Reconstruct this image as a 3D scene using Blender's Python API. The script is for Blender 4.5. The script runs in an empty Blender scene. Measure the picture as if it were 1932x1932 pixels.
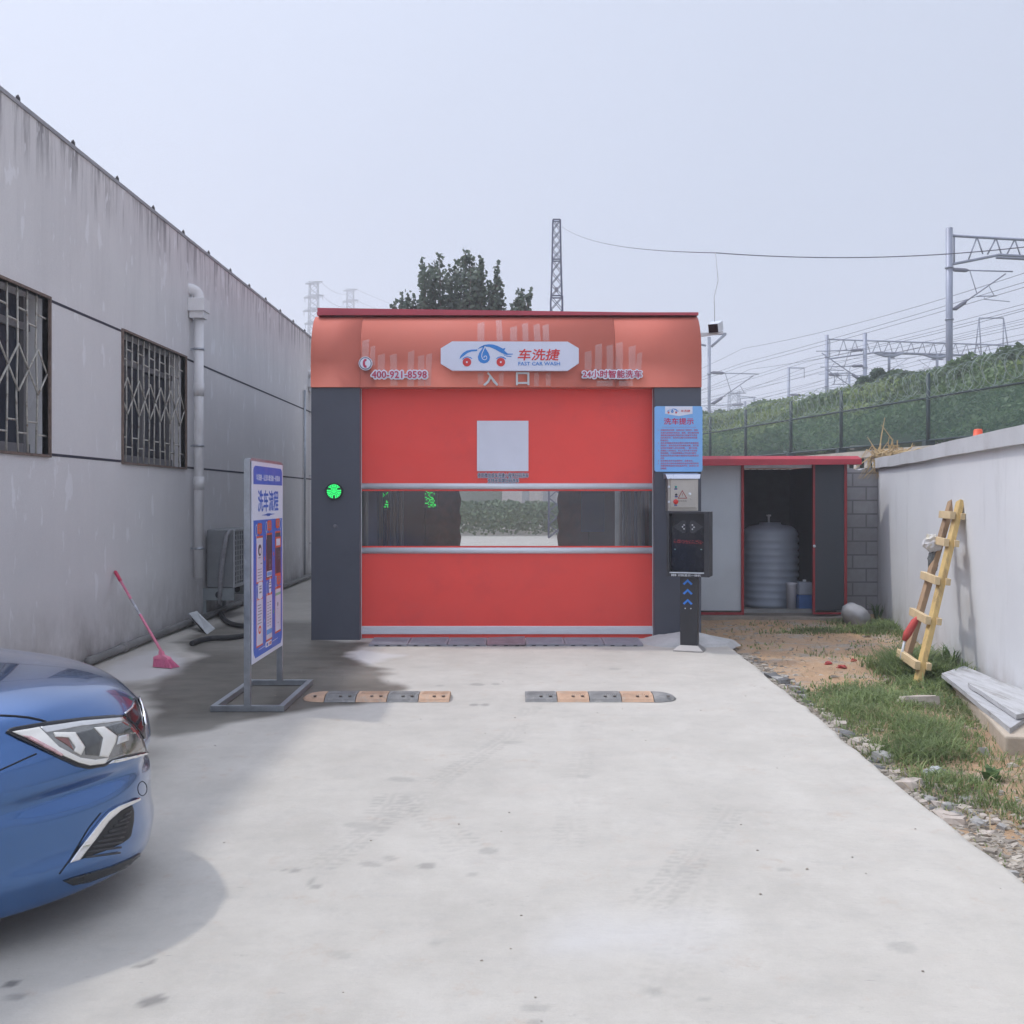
import bpy, bmesh, math, random
import numpy as np
from mathutils import Vector, Matrix
from mathutils.bvhtree import BVHTree
from mathutils.geometry import tessellate_polygon

random.seed(11); rng = np.random.default_rng(11)
S = bpy.context.scene
COL = S.collection
F, CU, HV, EYE = 1932.0, 966.0, 940.0, 1.55        # focal length, centre, horizon row and eye height of the photograph

# ------------------------------------------------------------------ camera, sky, sun, exposure
cam_d = bpy.data.cameras.new('camera'); cam = bpy.data.objects.new('camera', cam_d); COL.objects.link(cam)
cam.location = (0, 0, EYE); cam.rotation_euler = (math.radians(90), 0, 0)
cam_d.sensor_width = 36; cam_d.lens = 36.0; cam_d.shift_y = -26.0 / 1932
cam_d.clip_start = 0.05; cam_d.clip_end = 5000
S.camera = cam
SUN_DIR = Vector((-0.54, 0.20, 1.0)).normalized()
sun_d = bpy.data.lights.new('sun', 'SUN'); sun_d.energy = 1.75; sun_d.angle = math.radians(2.4); sun_d.color = (1.0, 0.95, 0.88)
sun = bpy.data.objects.new('sun', sun_d); COL.objects.link(sun)
sun.rotation_euler = SUN_DIR.to_track_quat('Z', 'Y').to_euler(); sun.location = (-5, 2, 30)
W = bpy.data.worlds.new('World'); S.world = W; W.use_nodes = True
wn, wl = W.node_tree.nodes, W.node_tree.links
bg = wn['Background']
sky = wn.new('ShaderNodeTexSky'); sky.sky_type = 'NISHITA'; sky.sun_disc = False
sky.sun_elevation = math.asin(SUN_DIR.z); sky.sun_rotation = math.atan2(SUN_DIR.x, SUN_DIR.y)
sky.air_density = 1.0; sky.dust_density = 6.0; sky.ozone_density = 1.0
# thick summer haze: a pale veil over the whole sky, palest on the sun's side
tc = wn.new('ShaderNodeTexCoord'); dot = wn.new('ShaderNodeVectorMath'); dot.operation = 'DOT_PRODUCT'
dot.inputs[1].default_value = SUN_DIR
wl.new(tc.outputs['Generated'], dot.inputs[0])
mr = wn.new('ShaderNodeMapRange'); mr.inputs[1].default_value = -1; mr.inputs[2].default_value = 1
wl.new(dot.outputs['Value'], mr.inputs[0])
crv = wn.new('ShaderNodeFloatCurve'); cpts = crv.mapping.curves[0].points
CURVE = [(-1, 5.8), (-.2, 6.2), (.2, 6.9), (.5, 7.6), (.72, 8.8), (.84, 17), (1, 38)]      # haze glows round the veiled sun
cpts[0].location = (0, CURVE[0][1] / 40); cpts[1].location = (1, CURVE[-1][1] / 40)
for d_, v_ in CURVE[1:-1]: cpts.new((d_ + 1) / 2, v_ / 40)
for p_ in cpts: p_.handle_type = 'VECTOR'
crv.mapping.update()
wl.new(mr.outputs[0], crv.inputs['Value'])
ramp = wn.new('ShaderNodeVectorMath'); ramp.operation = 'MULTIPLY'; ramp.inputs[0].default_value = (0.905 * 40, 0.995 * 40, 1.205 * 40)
wl.new(crv.outputs[0], ramp.inputs[1])
# extra brightness added to the unseen sky behind the camera, to lift shaded fronts
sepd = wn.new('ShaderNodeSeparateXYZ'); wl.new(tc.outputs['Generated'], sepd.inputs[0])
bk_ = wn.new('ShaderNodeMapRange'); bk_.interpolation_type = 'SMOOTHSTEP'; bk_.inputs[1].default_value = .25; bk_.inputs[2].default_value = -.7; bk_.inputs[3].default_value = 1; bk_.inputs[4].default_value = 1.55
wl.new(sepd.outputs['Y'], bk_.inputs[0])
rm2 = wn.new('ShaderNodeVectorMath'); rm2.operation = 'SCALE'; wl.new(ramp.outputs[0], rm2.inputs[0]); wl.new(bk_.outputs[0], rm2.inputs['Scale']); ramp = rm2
cn = wn.new('ShaderNodeTexNoise'); cn.inputs['Scale'].default_value = 1.6; cn.inputs['Detail'].default_value = 3
wl.new(tc.outputs['Generated'], cn.inputs['Vector'])
cm = wn.new('ShaderNodeMapRange'); cm.inputs[3].default_value = 0.94; cm.inputs[4].default_value = 1.06
wl.new(cn.outputs['Fac'], cm.inputs[0])
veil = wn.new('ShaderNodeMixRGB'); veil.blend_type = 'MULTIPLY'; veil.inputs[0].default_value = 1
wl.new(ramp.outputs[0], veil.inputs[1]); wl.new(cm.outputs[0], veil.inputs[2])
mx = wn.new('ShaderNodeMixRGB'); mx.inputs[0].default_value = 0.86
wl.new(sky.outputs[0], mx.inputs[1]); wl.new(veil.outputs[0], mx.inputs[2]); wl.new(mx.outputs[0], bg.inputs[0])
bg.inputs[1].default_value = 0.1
S.view_settings.view_transform = 'Standard'; S.view_settings.look = 'None'
S.view_settings.exposure = 0.0; S.view_settings.gamma = 1.0; S.view_settings.use_curve_mapping = False
S.cycles.volume_bounces = 1; S.cycles.max_bounces = 10; S.cycles.transparent_max_bounces = 24
S.cycles.use_denoising = True

# ------------------------------------------------------------------ helpers
def P(u, v, Y): return Vector(((u - CU) / F * Y, Y, EYE + (HV - v) / F * Y))
def G(u, v, z=0.0):
    Y = (EYE - z) * F / (v - HV); return Vector(((u - CU) / F * Y, Y, z))
def lin(c):
    f = lambda x: x / 12.92 if x <= 0.04045 else ((x + 0.055) / 1.055) ** 2.4
    return tuple(f(x / 255.0) for x in c)

def wloc(o):
    v = Vector(o.location)
    while o.parent: o = o.parent; v += Vector(o.location)
    return v

def tag(o, label=None, cat=None, group=None, kind=None):
    if label: o['label'] = label
    if cat: o['category'] = cat
    if group: o['group'] = group
    if kind: o['kind'] = kind
    return o

def thing(name, loc, label, cat, group=None):
    o = bpy.data.objects.new(name, None); COL.objects.link(o); o.location = loc; o.empty_display_size = 0.1
    return tag(o, label, cat, group)

def copy_tree(o, parent=None):
    c = o.copy(); COL.objects.link(c)
    if parent is not None: c.parent = parent
    for ch in list(o.children): copy_tree(ch, c)
    return c

class MB:
    """collects shapes given in world coordinates and links them as ONE mesh object"""
    def __init__(s): s.v = []; s.f = []; s.m = []; s.sm = []
    def add(s, vs, fs, mi=0, smooth=False):
        b = len(s.v); s.v += [tuple(x) for x in vs]
        for f in fs: s.f.append([b + i for i in f]); s.m.append(mi); s.sm.append(smooth)
        return s
    def box(s, x0, x1, y0, y1, z0, z1, mi=0, bev=0.0, mat=None):
        bm = bmesh.new(); bmesh.ops.create_cube(bm, size=1)
        for v in bm.verts: v.co = Vector(((x0 + x1) / 2 + v.co.x * (x1 - x0), (y0 + y1) / 2 + v.co.y * (y1 - y0), (z0 + z1) / 2 + v.co.z * (z1 - z0)))
        if bev: bmesh.ops.bevel(bm, geom=bm.edges[:], offset=bev, segments=2, affect='EDGES', profile=0.5)
        if mat is not None: bm.transform(mat)
        bm.verts.index_update(); s.add([v.co for v in bm.verts], [[v.index for v in f.verts] for f in bm.faces], mi); bm.free(); return s
    def beam(s, a, b, w, h, mi=0, up=(0, 0, 1), bev=0.0):
        a, b = Vector(a), Vector(b); d = b - a; L = d.length; d.normalize(); upv = Vector(up)
        if abs(d.dot(upv)) > 0.98: upv = Vector((0, 1, 0))
        x = d.cross(upv).normalized(); z = x.cross(d)
        m = Matrix(((x.x, d.x, z.x, a.x), (x.y, d.y, z.y, a.y), (x.z, d.z, z.z, a.z), (0, 0, 0, 1)))
        return s.box(-w / 2, w / 2, 0, L, -h / 2, h / 2, mi, bev, m)
    def tube(s, pts, r, n=8, mi=0, smooth=True, cap=True):
        pts = [Vector(p) for p in pts]; rs = r if isinstance(r, (list, tuple)) else [r] * len(pts)
        vs = []; up = None
        for i, p in enumerate(pts):
            d = (pts[min(i + 1, len(pts) - 1)] - pts[max(i - 1, 0)]).normalized()
            if up is None: up = Vector((0, 0, 1)) if abs(d.z) < 0.9 else Vector((1, 0, 0))
            x = d.cross(up).normalized(); up = x.cross(d).normalized()
            for k in range(n):
                a = 2 * math.pi * k / n; vs.append(p + (x * math.cos(a) + up * math.sin(a)) * rs[i])
        fs = [[i * n + k, i * n + (k + 1) % n, (i + 1) * n + (k + 1) % n, (i + 1) * n + k] for i in range(len(pts) - 1) for k in range(n)]
        if cap: fs += [list(range(n))[::-1], [(len(pts) - 1) * n + k for k in range(n)]]
        return s.add(vs, fs, mi, smooth)
    def lathe(s, c, prof, n=32, mi=0, axis='z', smooth=True):
        c = Vector(c); vs = []
        for r, h in prof:
            for k in range(n):
                a = 2 * math.pi * k / n; p = (r * math.cos(a), r * math.sin(a), h)
                if axis == 'y': p = (p[0], p[2], p[1])
                if axis == 'x': p = (p[2], p[0], p[1])
                vs.append(c + Vector(p))
        fs = [[i * n + k, i * n + (k + 1) % n, (i + 1) * n + (k + 1) % n, (i + 1) * n + k] for i in range(len(prof) - 1) for k in range(n)]
        fs += [list(range(n))[::-1], [(len(prof) - 1) * n + k for k in range(n)]]
        return s.add(vs, fs, mi, smooth)
    def prism(s, poly, mapf, t, mi=0):
        """outline in 2-D, mapped by mapf(x, y, depth), given the thickness t"""
        tris = tessellate_polygon([[Vector((p[0], p[1], 0)) for p in poly]]); n = len(poly)
        vs = [mapf(p[0], p[1], t) for p in poly] + [mapf(p[0], p[1], 0) for p in poly]
        fs = [list(x) for x in tris] + [[n + i for i in x][::-1] for x in tris]
        fs += [[i, (i + 1) % n, n + (i + 1) % n, n + i] for i in range(n)]
        return s.add(vs, fs, mi)
    def text(s, body, x0, x1, y0, y1, mapf, t=0.001, bold=0.0, mi=0, keep=False, shear=0.0):
        """lettering fitted to the box x0..x1, y0..y1"""
        cv = bpy.data.curves.new('lettering', 'FONT'); cv.body = body; cv.align_x = 'CENTER'; cv.shear = shear
        cv.resolution_u = 2; cv.extrude = 0.01
        o = bpy.data.objects.new('lettering', cv); COL.objects.link(o)
        bpy.context.view_layer.update()
        m = bpy.data.meshes.new_from_object(o.evaluated_get(bpy.context.evaluated_depsgraph_get()))
        V = np.array([tuple(v.co) for v in m.vertices])
        if len(V):
            lo, hi = V.min(0), V.max(0); sx = (x1 - x0) / (hi[0] - lo[0]); sy = (y1 - y0) / (hi[1] - lo[1]); ox = x0
            if keep:
                sx = min(sx, sy); ox = (x0 + x1) / 2 - sx * (hi[0] - lo[0]) / 2
                if keep == 'left': ox = x0
            # heavier strokes: copies shifted a little in every direction, each a hair proud of the last
            nk = 0 if bold < .004 else (4 if bold < .03 else (8 if bold < .06 else 14)); sh = [(0, 0)] + [(bold * sx * math.cos(k * 2 * math.pi / nk), bold * sy * math.sin(k * 2 * math.pi / nk)) for k in range(nk)]
            fs = [list(p.vertices) for p in m.polygons]
            for k, (ax, ay) in enumerate(sh):
                e = k * .00008
                s.add([mapf(ox + (v[0] - lo[0]) * sx + ax, y0 + (v[1] - lo[1]) * sy + ay, (t if v[2] > 0 else 0.0) + e) for v in V], fs, mi)
        bpy.data.objects.remove(o); bpy.data.curves.remove(cv); bpy.data.meshes.remove(m)
        return s
    def build(s, name, mats, parent=None, origin=None):
        me = bpy.data.meshes.new(name)
        o = bpy.data.objects.new(name, me); COL.objects.link(o)
        if parent is not None: o.parent = parent; off = wloc(parent)
        else: off = Vector(origin) if origin is not None else Vector((0, 0, 0)); o.location = off
        me.from_pydata([(x - off.x, y - off.y, z - off.z) for x, y, z in s.v], [], s.f)
        for m in (mats if isinstance(mats, (list, tuple)) else [mats]): me.materials.append(m)
        me.polygons.foreach_set('material_index', s.m); me.polygons.foreach_set('use_smooth', s.sm)
        me.update(); return o

def np_mesh(name, V, Fc, mat, parent=None, smooth=False, origin=None):
    me = bpy.data.meshes.new(name); V = np.asarray(V, dtype=np.float32); Fc = np.asarray(Fc, dtype=np.int32); k = Fc.shape[1]
    o = bpy.data.objects.new(name, me); COL.objects.link(o)
    if parent is not None: o.parent = parent; off = np.array(wloc(parent), dtype=np.float32)
    elif origin is not None: o.location = origin; off = np.array(origin, dtype=np.float32)
    else: off = np.zeros(3, np.float32)
    me.vertices.add(len(V)); me.vertices.foreach_set('co', (V - off).ravel())
    me.loops.add(Fc.size); me.loops.foreach_set('vertex_index', Fc.ravel())
    me.polygons.add(len(Fc)); me.polygons.foreach_set('loop_start', np.arange(0, Fc.size, k, dtype=np.int32))
    me.polygons.foreach_set('use_smooth', np.full(len(Fc), smooth))
    for m in (mat if isinstance(mat, (list, tuple)) else [mat]): me.materials.append(m)
    me.update(calc_edges=True); me.validate(); return o

# ------------------------------------------------------------------ materials
def nodes(name):
    m = bpy.data.materials.new(name); m.use_nodes = True
    n, l = m.node_tree.nodes, m.node_tree.links
    return m, n, l, n['Principled BSDF']

def pos_noise(n, l, scale, detail=4, stretch=(1, 1, 1), rough=0.6, offset=(0, 0, 0)):
    g = n.new('ShaderNodeNewGeometry'); mp = n.new('ShaderNodeMapping'); mp.inputs['Scale'].default_value = stretch; mp.inputs['Location'].default_value = offset
    l.new(g.outputs['Position'], mp.inputs['Vector'])
    t = n.new('ShaderNodeTexNoise'); t.inputs['Scale'].default_value = scale; t.inputs['Detail'].default_value = detail; t.inputs['Roughness'].default_value = rough
    l.new(mp.outputs[0], t.inputs['Vector']); return t.outputs['Fac']

def rampf(n, l, src, a, b, lo=0.0, hi=1.0):
    r = n.new('ShaderNodeMapRange'); r.inputs[1].default_value = a; r.inputs[2].default_value = b; r.inputs[3].default_value = lo; r.inputs[4].default_value = hi
    l.new(src, r.inputs[0]); return r.outputs[0]

def mixc(n, l, fac, a, b, mode='MIX'):
    x = n.new('ShaderNodeMixRGB'); x.blend_type = mode
    for i, s in ((0, fac), (1, a), (2, b)):
        if hasattr(s, 'node'): l.new(s, x.inputs[i])
        elif i == 0: x.inputs[0].default_value = s
        else: x.inputs[i].default_value = (*s, 1)
    return x.outputs[0]

def bump(n, l, b, src, strength, dist=0.01):
    x = n.new('ShaderNodeBump'); x.inputs['Strength'].default_value = strength; x.inputs['Distance'].default_value = dist
    l.new(src, x.inputs['Height']); l.new(x.outputs[0], b.inputs['Normal'])

def M(name, c, rough=0.6, metal=0.0, var=0.12, scale=6.0, bmp=0.0, fine=60.0, stretch=(1, 1, 1), coat=0.0, spec=0.5, stain=None, st_amt=0.5, st_scale=2.0):
    m, n, l, b = nodes(name)
    c1 = tuple(max(0, x * (1 - var)) for x in c); c2 = tuple(min(1, x * (1 + var)) for x in c)
    big = pos_noise(n, l, scale, 4, stretch); col = mixc(n, l, rampf(n, l, big, 0.3, 0.7), c1, c2)
    fn = pos_noise(n, l, fine, 3, stretch)
    col = mixc(n, l, rampf(n, l, fn, 0.25, 0.75, 0, 0.35), col, tuple(x * (1 - var * 1.4) for x in c))
    if stain is not None:
        sn = pos_noise(n, l, st_scale, 5, stretch, 0.7, (3.1, 7.7, 1.3)); col = mixc(n, l, rampf(n, l, sn, 0.52, 0.68, 0, st_amt), col, stain)
    l.new(col, b.inputs['Base Color'])
    l.new(rampf(n, l, big, 0.3, 0.7, max(0.02, rough - 0.07), min(1, rough + 0.07)), b.inputs['Roughness'])
    b.inputs['Metallic'].default_value = metal; b.inputs['Coat Weight'].default_value = coat; b.inputs['Coat Roughness'].default_value = 0.04
    b.inputs['Specular IOR Level'].default_value = spec
    if bmp: bump(n, l, b, fn, bmp, 0.004)
    return m

def emit(name, c, strength, base=(0.01, 0.02, 0.01)):
    m, n, l, b = nodes(name); b.inputs['Base Color'].default_value = (*base, 1)
    b.inputs['Emission Color'].default_value = (*c, 1); b.inputs['Emission Strength'].default_value = strength; return m

def leaf_mat(name, c_dark, c_light, trans=0.25, scale=0.5):
    m, n, l, b = nodes(name)
    g = n.new('ShaderNodeNewGeometry')
    big = pos_noise(n, l, scale, 3)
    col = mixc(n, l, g.outputs['Random Per Island'], c_dark, c_light)
    col = mixc(n, l, rampf(n, l, big, 0.35, 0.7, 0, 0.6), col, tuple(x * 0.62 for x in c_dark))
    l.new(col, b.inputs['Base Color']); b.inputs['Roughness'].default_value = 0.55
    tr = n.new('ShaderNodeBsdfTranslucent'); l.new(col, tr.inputs[0])
    mxs = n.new('ShaderNodeMixShader'); mxs.inputs[0].default_value = trans
    l.new(b.outputs[0], mxs.inputs[1]); l.new(tr.outputs[0], mxs.inputs[2]); l.new(mxs.outputs[0], n['Material Output'].inputs[0])
    return m

galv = M('galvanised_steel', (0.42, 0.45, 0.49), 0.38, 0.85, 0.18, 9, 0.1, 70)
alu = M('brushed_aluminium', (0.70, 0.74, 0.80), 0.40, 0.15, 0.08, 6, 0.05, 90, (1, 8, 8))
white_paint = M('white_paint', (0.74, 0.76, 0.80), 0.45, 0, 0.06, 5)
white_vinyl = M('white_vinyl', (0.70, 0.72, 0.82), 0.5, 0, 0.04, 5)
pvc = M('white_pvc', (0.74, 0.735, 0.74), 0.4, 0, 0.08, 4, 0, 40, (1, 1, .3), stain=(0.24, 0.22, 0.2), st_amt=0.5, st_scale=1.6)
black_rub = M('black_rubber', (0.022, 0.022, 0.024), 0.7, 0, 0.3, 14, 0.2)
black_pl = M('black_plastic', (0.02, 0.02, 0.024), 0.35, 0, 0.2, 10)
black_gl = M('black_glass', (0.012, 0.012, 0.018), 0.08, 0, 0.1, 10)
navy = M('navy_print', (0.03, 0.03, 0.09), 0.5, 0, 0.05)
red_print = M('red_print', (0.62, 0.035, 0.035), 0.45, 0, 0.05)
blue_print = M('blue_print', (0.03, 0.22, 0.62), 0.45, 0, 0.05)
rust = M('rusty_iron', (0.19, 0.135, 0.11), 0.8, 0.1, 0.35, 18, 0.4, 90)
wood = M('raw_wood', (0.36, 0.235, 0.135), 0.7, 0, 0.2, 4, 0.25, 60, (6, 6, .5), stain=(0.16, 0.10, 0.06), st_amt=0.8, st_scale=1.4)
wood_y = M('yellow_wood', (0.56, 0.39, 0.15), 0.6, 0, 0.16, 4, 0.2, 60, (6, 6, .5), stain=(0.24, 0.16, 0.08), st_amt=0.8, st_scale=1.1)
# ================================================================== SETTING: ground, driveway, embankment
def vnoise(x, y, sc, seed=0):
    """smooth value noise for numpy arrays"""
    x = np.asarray(x) * sc + seed * 17.3; y = np.asarray(y) * sc + seed * 9.1
    xi = np.floor(x); yi = np.floor(y); fx = x - xi; fy = y - yi
    fx = fx * fx * (3 - 2 * fx); fy = fy * fy * (3 - 2 * fy)
    h = lambda a, b: np.modf(np.abs(np.sin(a * 127.1 + b * 311.7 + seed * 74.7) * 43758.5453))[0]
    return (h(xi, yi) * (1 - fx) + h(xi + 1, yi) * fx) * (1 - fy) + (h(xi, yi + 1) * (1 - fx) + h(xi + 1, yi + 1) * fx) * fy

def edge_x(Y):          # right-hand edge of the concrete
    Y = np.asarray(Y, dtype=float)
    return 1.94 + 0.034 * Y + 0.05 * (vnoise(Y, Y * 0, 1.7, 3) - .5) + 0.03 * (vnoise(Y, Y * 0, 6, 4) - .5) - np.clip(Y - 10.6, 0, 3) * 0.12

def poly_mask(x, y, poly, soft):
    inside = np.zeros(x.shape, bool); d = np.full(x.shape, 1e9); n = len(poly)
    for i in range(n):
        (x1, y1), (x2, y2) = poly[i], poly[(i + 1) % n]
        c = ((y1 > y) != (y2 > y)) & (x < (x2 - x1) * (y - y1) / (y2 - y1 + 1e-12) + x1); inside ^= c
        L2 = (x2 - x1) ** 2 + (y2 - y1) ** 2 + 1e-12
        t = np.clip(((x - x1) * (x2 - x1) + (y - y1) * (y2 - y1)) / L2, 0, 1)
        d = np.minimum(d, np.hypot(x - x1 - t * (x2 - x1), y - y1 - t * (y2 - y1)))
    sd = np.where(inside, d, -d)
    sd = sd + 0.22 * (vnoise(x, y, 2.2, 7) - .5) + 0.10 * (vnoise(x, y, 7, 8) - .5)
    return np.clip(sd / soft + 0.5, 0, 1)

ys = np.concatenate([np.arange(-4, 2.4, .25), np.arange(2.4, 12, .022), np.arange(12, 62, .6)])
ns = 300
tt = np.linspace(0, 1, ns)
YY = np.repeat(ys[:, None], ns, 1); XE = edge_x(ys)[:, None]; XX = -4.02 + (XE + 4.02) * tt[None, :]
ZZ = 0.004 * (vnoise(XX, YY, 1.2, 1) - .5) + 0.0025 * (vnoise(XX, YY, 8, 2) - .5)
ZZ[:, -2] -= 0.008; ZZ[:, -1] -= 0.03
gp = lambda pts: [tuple(G(u, v)[:2]) for u, v in pts]
wet = poly_mask(XX, YY, gp([(352, 1212), (430, 1172), (600, 1168), (600, 1208), (692, 1213), (655, 1234), (705, 1258), (765, 1298), (706, 1322), (640, 1330), (500, 1352), (400, 1378), (262, 1412), (268, 1330), (262, 1300), (345, 1266), (365, 1240)]), 0.16)
wet = np.maximum(wet, 0.75 * poly_mask(XX, YY, gp([(30, 1300), (250, 1292), (300, 1420), (200, 1520), (100, 1520)]), .5))
wet *= 0.72 + 0.4 * vnoise(XX, YY, 1.3, 12)
pale = poly_mask(XX, YY, gp([(620, 1238), (680, 1226), (760, 1236), (700, 1256)]), .12) * 0.7
pale = np.maximum(pale, 0.8 * poly_mask(XX, YY, gp([(195, 1262), (290, 1222), (352, 1236), (340, 1268), (250, 1286), (190, 1282)]), .14))
pale = np.maximum(pale, poly_mask(XX, YY, gp([(1000, 1770), (1130, 1722), (1290, 1745), (1290, 1800), (1130, 1822), (1010, 1806)]), .25) * .5)
dark = np.zeros_like(XX)
def blot(u, v, ru, rv, amt, ang=0.0):
    c = G(u, v); sx = ru / F * c.y; sy = rv * c.y * c.y / (EYE * F)
    dx, dy = XX - c.x, YY - c.y; ca, sa = math.cos(ang), math.sin(ang)
    a, b = (dx * ca + dy * sa) / sx, (-dx * sa + dy * ca) / sy
    q = np.sqrt(a * a + b * b) + 0.5 * (vnoise(XX, YY, 14, 21) - .5)
    np.maximum(dark, amt * np.clip((1.15 - q) / 0.35, 0, 1), out=dark)
for b_ in [(20, 1856, 13, 6, 1), (32, 1880, 17, 8, .55), (266, 1822, 11, 6, .7, .5), (283, 1816, 10, 6, .7, .5), (275, 1893, 16, 10, .75, .4), (296, 1886, 16, 9, .75, .4),
           (555, 1642, 10, 4, .5), (535, 1641, 5, 2, .45), (597, 1673, 11, 5, .5), (588, 1664, 5, 9, .4), (805, 1634, 17, 6, .5), (700, 1632, 22, 5, .35, -.5), (735, 1620, 16, 4, .35, -.5),
           (920, 1606, 20, 6, .35), (895, 1330, 10, 2.5, .6), (915, 1330, 8, 2.5, .5), (900, 1292, 14, 2.5, .45), (935, 1291, 8, 2, .4), (830, 1294, 9, 2, .35), (1162, 1262, 12, 2, .3),
           (890, 1650, 14, 5, .3), (820, 1780, 14, 5, .25), (1010, 1900, 26, 7, .3), (1232, 1870, 18, 9, .35, .6), (1700, 1785, 26, 11, .28), (1010, 1930, 14, 6, .3), (1330, 1885, 12, 5, .3),
           (640, 1800, 26, 6, .2, -.6), (970, 1400, 22, 3, .25), (760, 1470, 26, 4, .3, -.4), (690, 1560, 40, 5, .25, -.4), (1480, 1640, 16, 3, .3), (1100, 1465, 14, 3, .25)]: blot(*b_)
smear = np.zeros_like(XX)
for pth, wd, amt in [([(1380, 1520), (1361, 1546), (1266, 1666), (1180, 1735)], .19, .24), ([(1330, 1600), (1310, 1700), (1250, 1880)], .2, .10),
                     ([(890, 1610), (760, 1480), (690, 1572)], .2, .28), ([(600, 1640), (830, 1470), (960, 1390), (1005, 1330)], .17, .22), ([(1120, 1360), (1090, 1460), (1070, 1600)], .17, .15)]:
    pts = [G(u, v) for u, v in pth]; L0 = 0.0
    for p, q in zip(pts[:-1], pts[1:]):
        d = q - p; L = d.length; d.normalize(); ax = (XX - p.x) * d.x + (YY - p.y) * d.y; lt = (XX - p.x) * -d.y + (YY - p.y) * d.x
        msk = (ax > 0) & (ax < L) & (np.abs(lt) < wd / 2)
        rib = (np.sin((ax + L0) / .055 * 2 * np.pi + np.sign(lt) * 1.2) > .1) * (np.abs(np.abs(lt) - wd * .3) < wd * .15) + .7 * (np.abs(lt) < wd * .06)
        smear = np.maximum(smear, msk * rib * amt * np.clip(2.4 * vnoise(XX, YY, 4, 31) - .55, 0, 1)); L0 += L
dark = np.clip(np.maximum(dark, smear), 0, 1)
idx = np.arange(len(ys) * ns).reshape(len(ys), ns)
FC = np.stack([idx[:-1, :-1], idx[:-1, 1:], idx[1:, 1:], idx[1:, :-1]], -1).reshape(-1, 4)
top = np.stack([XX, YY, ZZ], -1).reshape(-1, 3)
base_n = len(top)
low = np.stack([XX[:, -1] - 0.015, ys, np.full(len(ys), -0.16)], -1)          # the broken side face of the slab
side = np.stack([idx[:-1, -1], base_n + np.arange(len(ys) - 1), base_n + np.arange(1, len(ys)), idx[1:, -1]], -1)

m, n, l, b = nodes('weathered_concrete')
att = lambda nm: (lambda a: (setattr(a, 'attribute_name', nm), a.outputs['Fac'])[1])(n.new('ShaderNodeAttribute'))
c = mixc(n, l, rampf(n, l, pos_noise(n, l, 1.5, 7, (1, 1, 1), .72), .36, .64), (0.445, 0.418, 0.372), (0.525, 0.495, 0.443))
c = mixc(n, l, rampf(n, l, pos_noise(n, l, 6, 7, (.8, 1.2, 1), .78), .50, .75, 0, .45), c, (0.36, 0.345, 0.325))
c = mixc(n, l, rampf(n, l, pos_noise(n, l, 2.3, 5, (1, 1, 1), .7, (9, 4, 2)), .6, .75, 0, .35), c, (0.50, 0.42, 0.36))
c = mixc(n, l, rampf(n, l, pos_noise(n, l, 46, 4, (.25, 1, 1), .7), .66, .72, 0, .55), c, (0.26, 0.25, 0.24))
c = mixc(n, l, rampf(n, l, pos_noise(n, l, 9, 8, (.8, 1.1, 1), .82, (4, 8, 1)), .60, .72, 0, .5), c, (0.27, 0.25, 0.225))
c = mixc(n, l, rampf(n, l, pos_noise(n, l, 3.1, 7, (1, .6, 1), .75, (7, 1, 5)), .50, .68, 0, .45), c, (0.57, 0.54, 0.49))
c = mixc(n, l, rampf(n, l, pos_noise(n, l, 5.5, 6, (1, 1, 1), .75, (2, 8, 3)), .585, .70, 0, .5), c, (0.44, 0.35, 0.28))
c = mixc(n, l, rampf(n, l, pos_noise(n, l, 150, 2), .3, .7, 0, .18), c, (0.33, 0.32, 0.31))
c = mixc(n, l, att('pale'), c, (0.57, 0.56, 0.555))
c = mixc(n, l, rampf(n, l, att('dark'), 0, 1, 0, .85), c, (0.15, 0.145, 0.14))
wetc = mixc(n, l, rampf(n, l, pos_noise(n, l, 3, 5, (1, 1.6, 1)), .3, .7), (0.080, 0.074, 0.060), (0.14, 0.128, 0.105))
wa = att('wet'); c = mixc(n, l, wa, c, wetc)
l.new(c, b.inputs['Base Color']); l.new(rampf(n, l, wa, 0, 1, .86, .5), b.inputs['Roughness'])
b.inputs['Specular IOR Level'].default_value = 0.3
bump(n, l, b, pos_noise(n, l, 34, 6, (.5, 1, 1), .75), .55, .008)
concrete = m
drive = np_mesh('driveway', np.concatenate([top, low]), np.concatenate([FC, side]), concrete, smooth=True)
for nm, arr in (('wet', wet), ('pale', pale), ('dark', dark)):
    a = drive.data.attributes.new(nm, 'FLOAT', 'POINT'); a.data.foreach_set('value', np.concatenate([arr.ravel(), np.zeros(len(low))]).astype(np.float32))
tag(drive, 'pale worn concrete driveway in front of the car wash', 'driveway', kind='structure')

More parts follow.
